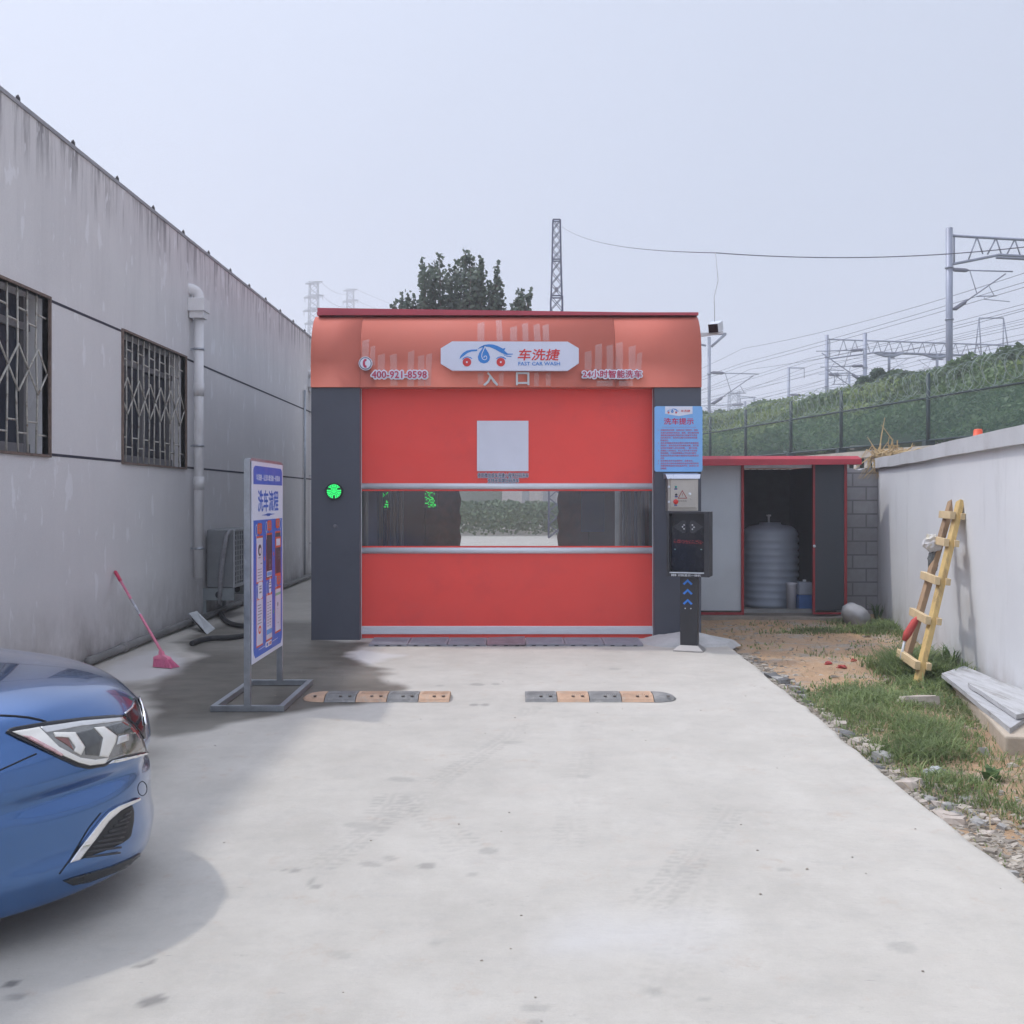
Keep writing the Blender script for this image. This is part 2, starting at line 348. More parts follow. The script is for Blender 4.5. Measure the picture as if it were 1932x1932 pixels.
# natural ground: one sheet to the horizon, fine by the driveway
gx = np.concatenate([[-3000, -800, -200, -60, -20, -8], np.arange(-4, 1.8, 1.2), np.arange(1.8, 6.2, .035), np.arange(6.4, 12, .8), [16, 40, 120, 400, 1200, 3000]])
gy = np.concatenate([[-600, -100, -20, -6], np.arange(-3, 2.4, .6), np.arange(2.4, 15, .04), np.arange(15.5, 24, .8), [30, 45, 80, 150, 400, 1200, 4000]])
GX, GY = np.meshgrid(gx, gy)
def ground_z(x, y):
    z = -0.085 + 0.045 * (vnoise(x, y, .9, 41) - .5) + 0.03 * (vnoise(x, y, 3.1, 42) - .5) + 0.014 * (vnoise(x, y, 10, 43) - .5)
    z = z + 0.05 * np.exp(-((x - 4.2) / .5) ** 2 - ((y - 11.2) / .5) ** 2) + 0.03 * np.exp(-((x - 2.9) / .7) ** 2 - ((y - 7.4) / 1.0) ** 2)
    near = (x > 1.7) & (x < 6.3) & (y > 2) & (y < 15.2)
    return np.where(near, np.minimum(z, -0.03), -0.2)
GZ = ground_z(GX, GY)
ix = np.arange(GX.size).reshape(GX.shape)
GF = np.stack([ix[:-1, :-1], ix[:-1, 1:], ix[1:, 1:], ix[1:, :-1]], -1).reshape(-1, 4)
m, n, l, b = nodes('sandy_soil')
c = mixc(n, l, rampf(n, l, pos_noise(n, l, 1.1, 5), .35, .65), (0.50, 0.325, 0.19), (0.41, 0.28, 0.185))
c = mixc(n, l, rampf(n, l, pos_noise(n, l, 2.6, 5, (1, 1, 1), .7, (5, 2, 0)), .5, .66), c, (0.36, 0.32, 0.27))
c = mixc(n, l, rampf(n, l, pos_noise(n, l, 26, 4, (.5, 1, 1), .7), .56, .68, 0, .7), c, (0.17, 0.13, 0.095))
c = mixc(n, l, rampf(n, l, pos_noise(n, l, 55, 3, (.5, 1, 1), .7, (1, 7, 2)), .6, .68, 0, .7), c, (0.56, 0.50, 0.42))
l.new(c, b.inputs['Base Color']); b.inputs['Roughness'].default_value = .95; b.inputs['Specular IOR Level'].default_value = .2
bump(n, l, b, pos_noise(n, l, 40, 6, (1, 1, 1), .75), .8, .02)
soil = m
gr = np_mesh('ground', np.stack([GX, GY, GZ], -1).reshape(-1, 3), GF, soil, smooth=True)
tag(gr, 'sandy brown earth strip between driveway and boundary wall', 'ground', kind='structure')

# railway embankment: everything runs along direction (-.205, 1); a = distance across it
RK = -0.205
def R(a, Y, z): return Vector((a + RK * Y, Y, z))
prof = [(15.92, -1), (15.92, 2.83), (16.6, 2.95), (18.5, 3.6), (21, 4.6), (23.6, 5.35), (25, 5.6), (60, 5.7), (90, 4.0), (140, -0.6)]
eYs = np.concatenate([np.arange(4, 90, 3), np.arange(90, 420, 15)])
eV = np.array([[a + RK * y, y, z + (0.35 * (float(vnoise(a, y, .3, 51)) - .5) if a > 16.2 and z > 2 else 0)] for y in eYs for a, z in prof])
ei = np.arange(len(eV)).reshape(len(eYs), len(prof)); eF = np.stack([ei[:-1, :-1], ei[:-1, 1:], ei[1:, 1:], ei[1:, :-1]], -1).reshape(-1, 4)
earth_green = M('overgrown_earth', (0.045, 0.062, 0.028), .9, 0, .4, 1.2, .3)
emb = np_mesh('embankment', eV, eF, earth_green, smooth=True); tag(emb, 'overgrown railway embankment rising behind the mesh fence', 'embankment', kind='structure')

# ================================================================== LEFT BUILDING
LX = -3.96
m, n, l, b = nodes('stained_plaster')
c = mixc(n, l, rampf(n, l, pos_noise(n, l, .55, 5), .3, .7), (0.685, 0.675, 0.68), (0.76, 0.75, 0.75))
g = n.new('ShaderNodeNewGeometry'); sp = n.new('ShaderNodeSeparateXYZ'); l.new(g.outputs['Position'], sp.inputs[0])
hz = rampf(n, l, sp.outputs['Z'], 3.0, 4.7)
st = rampf(n, l, pos_noise(n, l, 5.5, 6, (1, 1, .12), .7), .46, .68)
mul = n.new('ShaderNodeMath'); mul.operation = 'MULTIPLY'; l.new(st, mul.inputs[0]); l.new(rampf(n, l, hz, 0, 1, .06, .34), mul.inputs[1])
c = mixc(n, l, mul.outputs[0], c, (0.44, 0.435, 0.45))
hz2 = rampf(n, l, sp.outputs['Z'], 4.15, 4.76)
st2 = rampf(n, l, pos_noise(n, l, 9, 5, (1, 1, .08), .7, (2, 5, 1)), .48, .62)
mul2 = n.new('ShaderNodeMath'); mul2.operation = 'MULTIPLY'; l.new(st2, mul2.inputs[0]); l.new(hz2, mul2.inputs[1])
c = mixc(n, l, mul2.outputs[0], c, (0.20, 0.195, 0.205))
pk = rampf(n, l, pos_noise(n, l, 5.0, 3, (1, 1, .42), .55, (8, 1, 4)), .635, .66, 0, .7)
c = mixc(n, l, pk, c, (0.84, 0.84, 0.86))
pk2 = rampf(n, l, pos_noise(n, l, 16.0, 3, (1, 1, .3), .55, (1, 9, 4)), .67, .69, 0, .55)
c = mixc(n, l, pk2, c, (0.84, 0.84, 0.86))
lowm = rampf(n, l, sp.outputs['Z'], .75, .05)
dr = rampf(n, l, pos_noise(n, l, 2.2, 6, (1, 1, .6), .7), .3, .75)
mul3 = n.new('ShaderNodeMath'); mul3.operation = 'MULTIPLY'; l.new(lowm, mul3.inputs[0]); l.new(dr, mul3.inputs[1])
c = mixc(n, l, mul3.outputs[0], c, (0.235, 0.215, 0.20))
c = mixc(n, l, rampf(n, l, pos_noise(n, l, 70, 3), .3, .7, 0, .12), c, (0.25, 0.25, 0.27))
l.new(c, b.inputs['Base Color']); b.inputs['Roughness'].default_value = .85; b.inputs['Specular IOR Level'].default_value = .25
bump(n, l, b, pos_noise(n, l, 26, 6, (1, 1, .7), .75), .25, .006)
plaster = m
bld = thing('warehouse', (LX, 8, 0), 'long grey plastered building with barred windows along the left', 'building')
WINS = [(6.72, 8.74), (10.40, 12.40)]; WZ0, WZ1 = 1.92, 3.25; H = 4.70
mb = MB()
cuts = [-6.0, WINS[0][0], WINS[0][1], WINS[1][0], WINS[1][1], 26.0]
T = .24
for i in range(5):                         # wall pieces round the window openings, butted end to end
    y0, y1 = cuts[i], cuts[i + 1]
    if i in (1, 3): mb.box(LX - T, LX, y0, y1, -.2, WZ0); mb.box(LX - T, LX, y0, y1, WZ1, H)
    else: mb.box(LX - T, LX, y0, y1, -.2, H)
mb.box(-12, LX - T, -6, -5.76, -.2, H); mb.box(-12, LX - T, 25.76, 26, -.2, H); mb.box(-12.24, -12, -6, 26, -.2, H)
mb.build('wall', plaster, bld)
mb = MB(); mb.box(-12.3, LX + .012, -6.05, 26.05, H, H + .035); mb.build('roof', M('roof_edge', (0.34, .34, .36), .6, .3, .2), bld)
roof_dark = M('dark_clip', (0.06, .055, .06), .7)
for k in range(17):
    y = 8.23 + 1.035 * (k - 0); mb = MB(); mb.box(LX - .026, LX + .004, y - .010, y + .010, H + .035, H + .07); mb.beam((LX - .01, y - .025, H + .072), (LX - .01, y + .018, H + .077), .014, .010)
    mb.tube([(LX - .01, y, H + .07), (LX - .01, y, H + .092)], .007, 6); mb.build('roof_clip', roof_dark, bld)
joint = M('dark_joint', (0.035, .035, .055), .8)
for z in (WZ1 - .005, WZ0 + .005):
    for y0, y1 in ((-6, WINS[0][0] - .03), (WINS[0][1] + .03, WINS[1][0] - .03), (WINS[1][1] + .03, 26)):
        mb = MB(); mb.box(LX - .004, LX + .003, y0, y1, z - .012, z + .012); mb.build('joint_strip', joint, bld)
pane_m = M('dusty_window_glass', (0.03, .035, .05), .22, 0, .3, 1.2, spec=.22)
sash = M('grey_window_sash', (0.17, .165, .17), .6, 0, .15)
curt = M('curtain_cloth', (0.17, .165, .18), .9, 0, .2, 3)
grille_m = M('flaking_cream_paint', (0.50, .48, .43), .6, 0, .2, 12, .2, stain=(.16, .11, .08), st_amt=.9, st_scale=16)
for wi, (y0, y1) in enumerate(WINS):
    fr = MB(); t = .022
    fr.box(LX - .05, LX + .022, y0 - t, y1 + t, WZ1, WZ1 + t); fr.box(LX - .05, LX + .022, y0 - t, y1 + t, WZ0 - t, WZ0)
    fr.box(LX - .05, LX + .022, y0 - t, y0, WZ0, WZ1); fr.box(LX - .05, LX + .022, y1, y1 + t, WZ0, WZ1)
    w = fr.build('window', rust, bld)
    p = MB(); p.box(LX - .20, LX - .192, y0, y1, WZ0, WZ1); p.build('pane', pane_m, w)
    s_ = MB()
    for q in (y0 + .03, (y0 + y1) / 2, y1 - .09): s_.box(LX - .19, LX - .15, q - .03, q + .03, WZ0, WZ1)
    s_.box(LX - .188, LX - .152, y0, y1, WZ0, WZ0 + .09); s_.box(LX - .188, LX - .152, y0, y1, WZ1 - .28, WZ1 - .22)
    s_.build('sash', sash, w)
    cu_ = MB(); cu_.box(LX - .236, LX - .206, y1 - .42, y1, WZ0, WZ1); cu_.build('curtain', curt, w)
    gm = MB(); nb = 12; sp_ = (y1 - y0) / nb; gx_ = LX - .02; r = .0085
    for k in range(1, nb):
        yy = y0 + k * sp_; j = lambda: random.uniform(-.006, .006)
        gm.tube([(gx_ + j(), yy + j(), WZ0), (gx_ + j(), yy + j(), WZ0 + .45), (gx_ + j(), yy + j(), WZ1 - .4), (gx_, yy, WZ1)], r, 6)
    for k in range(nb):
        ya, yb = y0 + k * sp_, y0 + (k + 1) * sp_
        zt = WZ1 - (.16 if k % 2 else .26); zb = WZ0 + (.16 if k % 2 else .26)
        gm.tube([(gx_, ya, zt), (gx_, yb, zt - .01)], r, 6); gm.tube([(gx_, ya, zb), (gx_, yb, zb)], r, 6)
    zc = (WZ0 + WZ1) / 2 + .02
    for k in range(0, nb, 1):
        ya, yb = y0 + k * sp_, y0 + (k + 1) * sp_; up = .19 if k % 2 == 0 else -.19
        gm.tube([(gx_ + .012, ya, zc if k % 2 == 0 else zc + .19), (gx_ + .012, yb, zc + .19 if k % 2 == 0 else zc)], r, 6)
        gm.tube([(gx_ + .012, ya, zc if k % 2 == 0 else zc - .19), (gx_ + .012, yb, zc - .19 if k % 2 == 0 else zc)], r, 6)
    gm.build('grille', grille_m, w)
def downpipe(y, zt, zb, r=.058):
    x = LX + .10; d = MB(); d.tube([(x, y, zb), (x, y, zt - .42)], r, 20)
    for q in (.62, .3): d.tube([(x, y, zb + (zt - zb) * q), (x, y, zb + (zt - zb) * q + .16)], r + .006, 20)
    o = d.build('downpipe', pvc, bld)
    h = MB(); h.box(x - .10, x + .10, y - .13, y + .13, zt - .34, zt - .18, bev=.006); h.box(x - .085, x + .085, y - .10, y + .10, zt - .42, zt - .34); h.build('hopper', pvc, o)
    e = MB(); pts = [(LX - .05, y - .06, zt - .06)] + [(LX + .0 + .10 * math.sin(a), y - .06 + .06 * math.sin(a), zt - .16 + .10 * math.cos(a)) for a in np.linspace(0.1, 1.57, 8)] + [(LX + .10, y, zt - .19)]
    e.tube(pts, r + .008, 20); e.build('elbow', pvc, o)
    for q in (.1, .45, .78):
        z = zb + (zt - zb) * q; k = MB(); k.tube([(x, y, z - .012), (x, y, z + .012)], r + .009, 20); k.box(LX, x - .05, y - .012, y + .012, z - .01, z + .01); k.build('pipe_clamp', galv, o)
downpipe(12.62, 4.18, .57); downpipe(20.0, 4.05, .3)
mb = MB(); mb.tube([(LX + .035, 19.4, 0.1), (LX + .035, 19.4, 3.6)], .022, 8); mb.build('cable_duct', galv, bld)

# ================================================================== RIGHT BOUNDARY WALL, BLOCK WALL
WALL_A, WALL_K = 2.31, .1957
wd = Vector((WALL_K, 1, 0)).normalized(); wnm = Vector((-wd.y, wd.x, 0))       # along / towards the yard
def wallp(Y, off, z): return Vector((WALL_A + WALL_K * Y, Y, z)) + wnm * off
m, n, l, b = nodes('white_wall_paint')
c = mixc(n, l, rampf(n, l, pos_noise(n, l, .8, 5), .3, .7), (0.61, .62, .645), (0.68, .69, .705))
c = mixc(n, l, rampf(n, l, pos_noise(n, l, 4, 6, (1, 1, .2), .7), .55, .75, 0, .35), c, (0.42, .42, .43))
g = n.new('ShaderNodeNewGeometry'); sp = n.new('ShaderNodeSeparateXYZ'); l.new(g.outputs['Position'], sp.inputs[0])
mul = n.new('ShaderNodeMath'); mul.operation = 'MULTIPLY'; l.new(rampf(n, l, sp.outputs['Z'], .35, -.1), mul.inputs[0]); l.new(rampf(n, l, pos_noise(n, l, 3, 6), .35, .65, 0, .8), mul.inputs[1])
c = mixc(n, l, mul.outputs[0], c, (0.33, .29, .25))
l.new(c, b.inputs['Base Color']); b.inputs['Roughness'].default_value = .85
bump(n, l, b, pos_noise(n, l, 18, 6, (1, 1, 1), .75), .25, .008)
wallp_m = m
bw = thing('boundary_wall', (3.9, 8, 0), 'white rendered boundary wall with a thick coping along the right', 'wall')
def slab(mb, Y0, Y1, o0, o1, z0, z1, mi=0, jit=0):
    n_ = max(2, int((Y1 - Y0) / .5)); vs = []
    for i in range(n_ + 1):
        Y = Y0 + (Y1 - Y0) * i / n_; dz = jit * (float(vnoise(Y, 0, 1.3, 61)) - .5)
        vs += [wallp(Y, o0, z0 + dz), wallp(Y, o1, z0 + dz), wallp(Y, o1, z1 + dz), wallp(Y, o0, z1 + dz)]
    fs = [[i * 4 + k, i * 4 + (k + 1) % 4, i * 4 + 4 + (k + 1) % 4, i * 4 + 4 + k] for i in range(n_) for k in range(4)] + [[3, 2, 1, 0], [n_ * 4 + k for k in range(4)]]
    mb.add(vs, fs, mi)
mb = MB(); slab(mb, -4, 14.45, -.22, -.002, -.35, 1.957); mb.build('wall', wallp_m, bw)
mb = MB(); slab(mb, -4.04, 14.5, -.28, .045, 1.957, 2.095, 0, .02); mb.build('coping', M('grey_coping_paint', (0.50, .505, .52), .8, 0, .1, 2, .15, stain=(.34, .33, .33), st_amt=.5), bw)
# grey block wall closing the corner
m, n, l, b = nodes('grey_blockwork')
tcn = n.new('ShaderNodeNewGeometry'); mp = n.new('ShaderNodeMapping'); mp.inputs['Rotation'].default_value = (math.radians(90), 0, 0); l.new(tcn.outputs['Position'], mp.inputs[0])
br = n.new('ShaderNodeTexBrick'); br.inputs['Color1'].default_value = (.36, .36, .38, 1); br.inputs['Color2'].default_value = (.30, .30, .32, 1); br.inputs['Mortar'].default_value = (.17, .17, .18, 1)
br.inputs['Scale'].default_value = 1; br.inputs['Brick Width'].default_value = .38; br.inputs['Row Height'].default_value = .19; br.inputs['Mortar Size'].default_value = .012
l.new(mp.outputs[0], br.inputs['Vector']); c = mixc(n, l, rampf(n, l, pos_noise(n, l, 9, 5), .35, .7, 0, .5), br.outputs['Color'], (.22, .215, .21))
l.new(c, b.inputs['Base Color']); b.inputs['Roughness'].default_value = .95; bump(n, l, b, br.outputs['Fac'], -.5, .01)
mb = MB(); vs = []; nx = 14
for i in range(nx + 1):
    x = 4.52 + (5.10 - 4.52) * i / nx; zt = 1.93 + .08 * float(vnoise(x * 3, 0, 3, 5))
    vs += [(x, 14.28, -.3), (x, 14.28, zt), (x, 14.5, zt), (x, 14.5, -.3)]
mb.add(vs, [[i * 4 + k, i * 4 + k + 1, i * 4 + 5 + k, i * 4 + 4 + k] for i in range(nx) for k in range(3)] + [[0, 1, 2, 3], [nx * 4 + 3, nx * 4 + 2, nx * 4 + 1, nx * 4]])
o = mb.build('block_wall', m, origin=(4.8, 14.3, 0)); tag(o, 'short unrendered grey block wall between dark shed and white wall', 'wall')
# ================================================================== CAR WASH
FY = 11.2
XL, XR, DL, DR = -2.197, 2.070, -1.665, 1.555
Z0 = 2.762
cw = thing('car_wash', (0, FY, 0), 'orange and charcoal car wash building with a red roll-up door', 'car wash')
def fx(u, Y=FY): return (u - CU) / F * Y
def fz(v, Y=FY): return EYE + (HV - v) / F * Y
charcoal = M('charcoal_panel', (0.066, .073, .098), .42, 0, .10, 2.2, .03, 30)
for x0, x1 in ((XL, DL), (DR, XR)):
    mb = MB(); mb.box(x0, x1, FY, FY + .45, -.03, Z0 - .002, bev=.004); mb.build('pillar', charcoal, cw)
orange = M('orange_cladding', (0.55, .155, .112), .7, 0, .05, 1.5, 0, 30, spec=.2)
# fascia: upright below, rolling back over the top
pf = [(FY - .03, Z0), (FY - .03, 3.06)] + [(FY - .03 + .36 * (1 - math.cos(a)), 3.06 + .53 * math.sin(a)) for a in np.linspace(.12, math.pi / 2, 12)]
def fascia_pt(x, s, off=0.0):
    """point on the fascia at the fraction s of its profile, off in front of it"""
    k = s * (len(pf) - 1); i = min(int(k), len(pf) - 2); f = k - i
    y = pf[i][0] + (pf[i + 1][0] - pf[i][0]) * f; z = pf[i][1] + (pf[i + 1][1] - pf[i][1]) * f
    ty, tz = pf[i + 1][0] - pf[i][0], pf[i + 1][1] - pf[i][1]; L = math.hypot(ty, tz)
    return Vector((x, y - tz / L * off, z + ty / L * off))
def fascia_at_z(x, z, off=0.0):
    for i in range(len(pf) - 1):
        if pf[i][1] <= z <= pf[i + 1][1] + 1e-9:
            return fascia_pt(x, (i + (z - pf[i][1]) / (pf[i + 1][1] - pf[i][1])) / (len(pf) - 1), off)
    return fascia_pt(x, 1, off)
segs = [XL, fx(680), fx(1160), XR]
for a_, b_ in zip(segs[:-1], segs[1:]):
    mb = MB(); n_ = len(pf); g_ = .0015
    vs = [(a_ + g_, y, z) for y, z in pf] + [(b_ - g_, y, z) for y, z in pf]
    mb.add(vs, [[i, i + 1, n_ + i + 1, n_ + i][::-1] for i in range(n_ - 1)], 0, True)
    yb = FY + .5
    e = len(mb.v); mb.add([(a_ + g_, yb, Z0), (a_ + g_, yb, pf[-1][1]), (b_ - g_, yb, Z0), (b_ - g_, yb, pf[-1][1])], [])
    mb.f.append([0, n_, e + 2, e]); mb.m.append(0); mb.sm.append(False)
    mb.f.append([n_ - 1, e + 1, e + 3, 2 * n_ - 1]); mb.m.append(0); mb.sm.append(False)
    mb.f.append(list(range(n_)) + [e + 1, e]); mb.m.append(0); mb.sm.append(False)
    mb.f.append([n_ + i for i in range(n_)][::-1] + [e + 2, e + 3]); mb.m.append(0); mb.sm.append(False)
    mb.build('fascia', orange, cw)
redroof = M('red_roof_sheet', (0.42, .06, .085), .35, .1, .1, 3)
mb = MB()
for (za, zb, dy) in ((3.585, 3.615, -.05), (3.617, 3.64, -.02)):
    vs = [(XL + .03, FY + .22 + dy, za + (.0 if dy < -.03 else .0)), (XR + .0, FY + .22 + dy, za - (.0 if dy < -.03 else .015)), (XR, FY + .22 + dy, zb - (.0 if dy < -.03 else .03)), (XL + .03, FY + .22 + dy, zb + (.0 if dy < -.03 else .03))]
    vs += [(x, y + 8.3, z) for x, y, z in vs]
    mb.add(vs, [[0, 1, 2, 3], [7, 6, 5, 4], [0, 4, 5, 1], [3, 2, 6, 7], [0, 3, 7, 4], [1, 5, 6, 2]])
mb.build('roof', redroof, cw)
# tunnel shell behind the front
inner = M('dim_inner_panel', (0.05, .045, .05), .6, 0, .25, 3); dkred = M('dark_red_brush', (0.30, .075, .06), .85, 0, .3, 9, .4)
for xa_ in (XL, XR - .12): mb = MB(); mb.box(xa_, xa_ + .12, FY + .452, FY + 8.3, -.03, 3.58); mb.build('side_wall', [charcoal], cw)
stripe = [M('inner_strip_' + nme, c_, .6) for nme, c_ in (('grey', (.36, .36, .43)), ('brown', (.34, .19, .16)), ('slate', (.12, .14, .24)), ('tan', (.46, .38, .32)))]
for sgn in (-1, 1):
    x = sgn * 1.62
    for k in range(9):
        mb = MB(); y = FY + .7 + k * .36; mb.box(x - .05, x + .05, y, y + .2, 0, 2.7); mb.build('wash_panel', stripe[(k * 3 + (sgn > 0)) % 4], cw)
for sgn, u0, u1 in ((-1, 797, 868), (1, 1053, 1120)):
    x0, x1 = fx(u0, 14.6), fx(u1, 14.6); mb = MB()
    mb.lathe(((x0 + x1) / 2, 14.7, 0), [(.02, .1)] + [((x1 - x0) / 2 * (1 + .06 * math.sin(k * 2.1)), .1 + k * .09) for k in range(28)] + [(.02, 2.62)], 26); mb.build('brush', dkred, cw)
    mb = MB(); xo = fx(762 if sgn < 0 else 1112, 14.3), fx(800 if sgn < 0 else 1160, 14.3); mb.box(xo[0], xo[1], 14.3, 14.6, 0, 2.7); mb.build('brush_frame', M('oxide_frame', (.22, .075, .05), .7), cw)
mb = MB(); mb.box(fx(1097, 14.25), fx(1140, 14.25), 14.22, 14.29, fz(1003, 14.25), fz(905, 14.25)); mb.build('blue_board', M('blue_board', (.05, .08, .3), .6), cw)
mb = MB(); mb.box(XL + .12, XR - .12, FY + .5, FY + 8.2, 3.3, 3.36); mb.build('ceiling', inner, cw)
led = emit('green_led', (.02, 1, .12), 2.0)
for uc, n_ in ((722, 12), (812, 18)):
    mb = MB(); Y = 12.6; c0 = fx(uc, Y)
    for k in range(n_ * 3): mb.box(c0 - .06 + random.randrange(8) * .017, c0 - .06 + random.randrange(8) * .017 + .001, Y - .01, Y, 1, 1.01) if False else None
    mb.box(c0 - .08, c0 + .08, Y, Y + .06, fz(960, Y), fz(915, Y), 0)
    for k in range(n_ * 4):
        px, pz = c0 - .065 + random.randrange(10) * .0135, fz(957, Y) + random.randrange(18) * .0145
        mb.box(px, px + .009, Y - .006, Y - .001, pz, pz + .009, 1)
    mb.build('led_display', [black_pl, led], cw)

# ---- roll-up door
DY = FY + .16
red_m = M('red_door_fabric', (0.85, .066, .05), .48, 0, .06, 1.1, .04, 90, stain=(.60, .05, .055), st_amt=.35, st_scale=1.3)
def dz(v): return fz(v, DY)
def curtain(z0, z1, name='door_curtain'):
    nx, nz = 60, 24; V, Fq = [], []
    for j in range(nz + 1):
        for i in range(nx + 1):
            x = DL + (DR - DL) * i / nx; z = z0 + (z1 - z0) * j / nz
            V.append((x, DY + .012 * (float(vnoise(x, z, 1.6, 71)) - .5) + .004 * (float(vnoise(x * .25, z, 9, 72)) - .5), z))
    for j in range(nz):
        for i in range(nx): a = j * (nx + 1) + i; Fq.append((a, a + 1, a + nx + 2, a + nx + 1))
    return V, Fq
door = thing('roll_up_door', (0, DY, 0), 'closed red fabric roll-up door with a clear band across it', 'door')
for z0, z1 in ((dz(1186), dz(1041)), (dz(1033), dz(1030)), (dz(926.5), dz(919)), (dz(915), Z0 + .15)):
    V, Fq = curtain(z0, z1); np_mesh('door_curtain', V, Fq, red_m, door, True)
mb = MB(); mb.box(DL, DR, DY - .01, DY + .012, -.012, .05); mb.build('bottom_seal', red_m, door)
def bar(v0, v1, x0=DL - .01, x1=DR + .012, d=.035):
    za, zb = dz(v1), dz(v0); mb = MB(); mb.tube([(x0, DY, (za + zb) / 2), (x1, DY, (za + zb) / 2)], (zb - za) / 2, 14); return mb.build('door_bar', alu, door)
bar(911.5, 923.3); bar(1032.8, 1044.6)
mb = MB(); mb.box(DL, DR, DY - .03, DY + .03, dz(1196), dz(1181), bev=.006); mb.build('bottom_bar', alu, door)
m, n, l, b = nodes('clear_pvc_film')
gl = n.new('ShaderNodeBsdfGlossy'); gl.inputs['Roughness'].default_value = .12; gl.inputs[0].default_value = (.9, .9, .95, 1)
tr = n.new('ShaderNodeBsdfTransparent'); tr.inputs[0].default_value = (.86, .87, .88, 1)
fr = n.new('ShaderNodeFresnel'); fr.inputs[0].default_value = 1.45; ms = n.new('ShaderNodeMixShader'); l.new(rampf(n, l, fr.outputs[0], 0, 1, .015, .9), ms.inputs[0]); l.new(tr.outputs[0], ms.inputs[1]); l.new(gl.outputs[0], ms.inputs[2])
df = n.new('ShaderNodeBsdfDiffuse'); df.inputs[0].default_value = (.6, .6, .62, 1); ms2 = n.new('ShaderNodeMixShader')
l.new(rampf(n, l, pos_noise(n, l, 2.2, 4, (.3, 1, 6)), .35, .75, .012, .04), ms2.inputs[0]); l.new(ms.outputs[0], ms2.inputs[1]); l.new(df.outputs[0], ms2.inputs[2]); l.new(ms2.outputs[0], n['Material Output'].inputs[0])
clear = m
mb = MB(); mb.box(DL, DR, DY - .001, DY + .001, dz(1030), dz(926.5)); mb.build('clear_band', clear, door)
for x in (DL - .004, DR + .004):
    mb = MB(); mb.box(x - .007, x + .007, DY - .06, DY - .03, 0, Z0 - .004); mb.build('guide_rail', white_paint, door)
FRONT = lambda Y: (lambda x, z, t: Vector((x, Y - t, z)))
q0, q1 = dz(889), dz(794)
mb = MB(); mb.box(fx(900, DY), fx(997, DY), DY - .014, DY - .011, q0, q1); mb.build('blank_panel', white_vinyl, door)
for body, u0, u1, v0, v1 in (('使用微信或车洗捷小程序扫码洗车', 901, 997, 892.5, 901.5), ('支持无车牌扫码洗车', 920, 979, 902.5, 911)):
    mp_ = FRONT(DY - .012); a = (fx(u0, DY), fx(u1, DY), dz(v1), dz(v0))
    mb = MB(); mb.text(body, *a, mp_, .001, .09, 0); mb.text(body, *a, FRONT(DY - .0155), .001, .012, 1); mb.build('door_caption', [white_vinyl, navy], door)

# ---- fascia writing
mb = MB(); Yf = FY - .032
wm = M('brushed_letter_grey', (0.55, .58, .60), .4, .2, .05)
mb.text('入', fx(913), fx(939), fz(728), fz(704), FRONT(Yf), .02, .03); mb.build('entrance_letter', wm, cw); mb = MB(); mb.text('口', fx(974), fx(998), fz(727), fz(704), FRONT(Yf), .02, .02); mb.build('entrance_letter', wm, cw)
None
crimson = M('crimson_letter', (.48, .03, .10), .45)
mb = MB(); a = (fx(703), fx(806), fz(714.5), fz(701.5))
mb.text('400-921-8598', *a, FRONT(Yf), .03, .16, 0); mb.text('400-921-8598', *a, FRONT(Yf - .033), .004, .016, 1)
mb.build('phone_number', [white_vinyl, crimson], cw)
mb = MB(); a = (fx(1099), fx(1209), fz(714), fz(700))
mb.text('24小时智能洗车', *a, FRONT(Yf), .03, .17, 0); mb.text('24小时智能洗车', *a, FRONT(Yf - .033), .004, .016, 1)
mb.build('slogan_letters', [white_vinyl, crimson], cw)
mb = MB(); pc = Vector((fx(691), Yf, fz(687)))
mb.lathe(pc + Vector((0, -.03, 0)), [(.074, 0), (.074, .03)], 32, 0, 'y', False); mb.lathe(pc + Vector((0, -.033, 0)), [(.066, 0), (.066, .003)], 32, 1, 'y', False); mb.lathe(pc + Vector((0, -.036, 0)), [(.058, 0), (.058, .003)], 32, 0, 'y', False)
ph = [(-.012, .045), (.012, .05), (.014, .028), (-.002, .02), (-.004, 0), (-.002, -.02), (.014, -.026), (.012, -.05), (-.012, -.045), (-.026, -.022), (-.028, .0), (-.026, .022)]
mb.prism(ph, lambda x, z, t: Vector((pc.x + x, pc.y - .0365 - t, pc.z + z)), .003, 2); mb.build('phone_emblem', [white_vinyl, navy, crimson], cw)
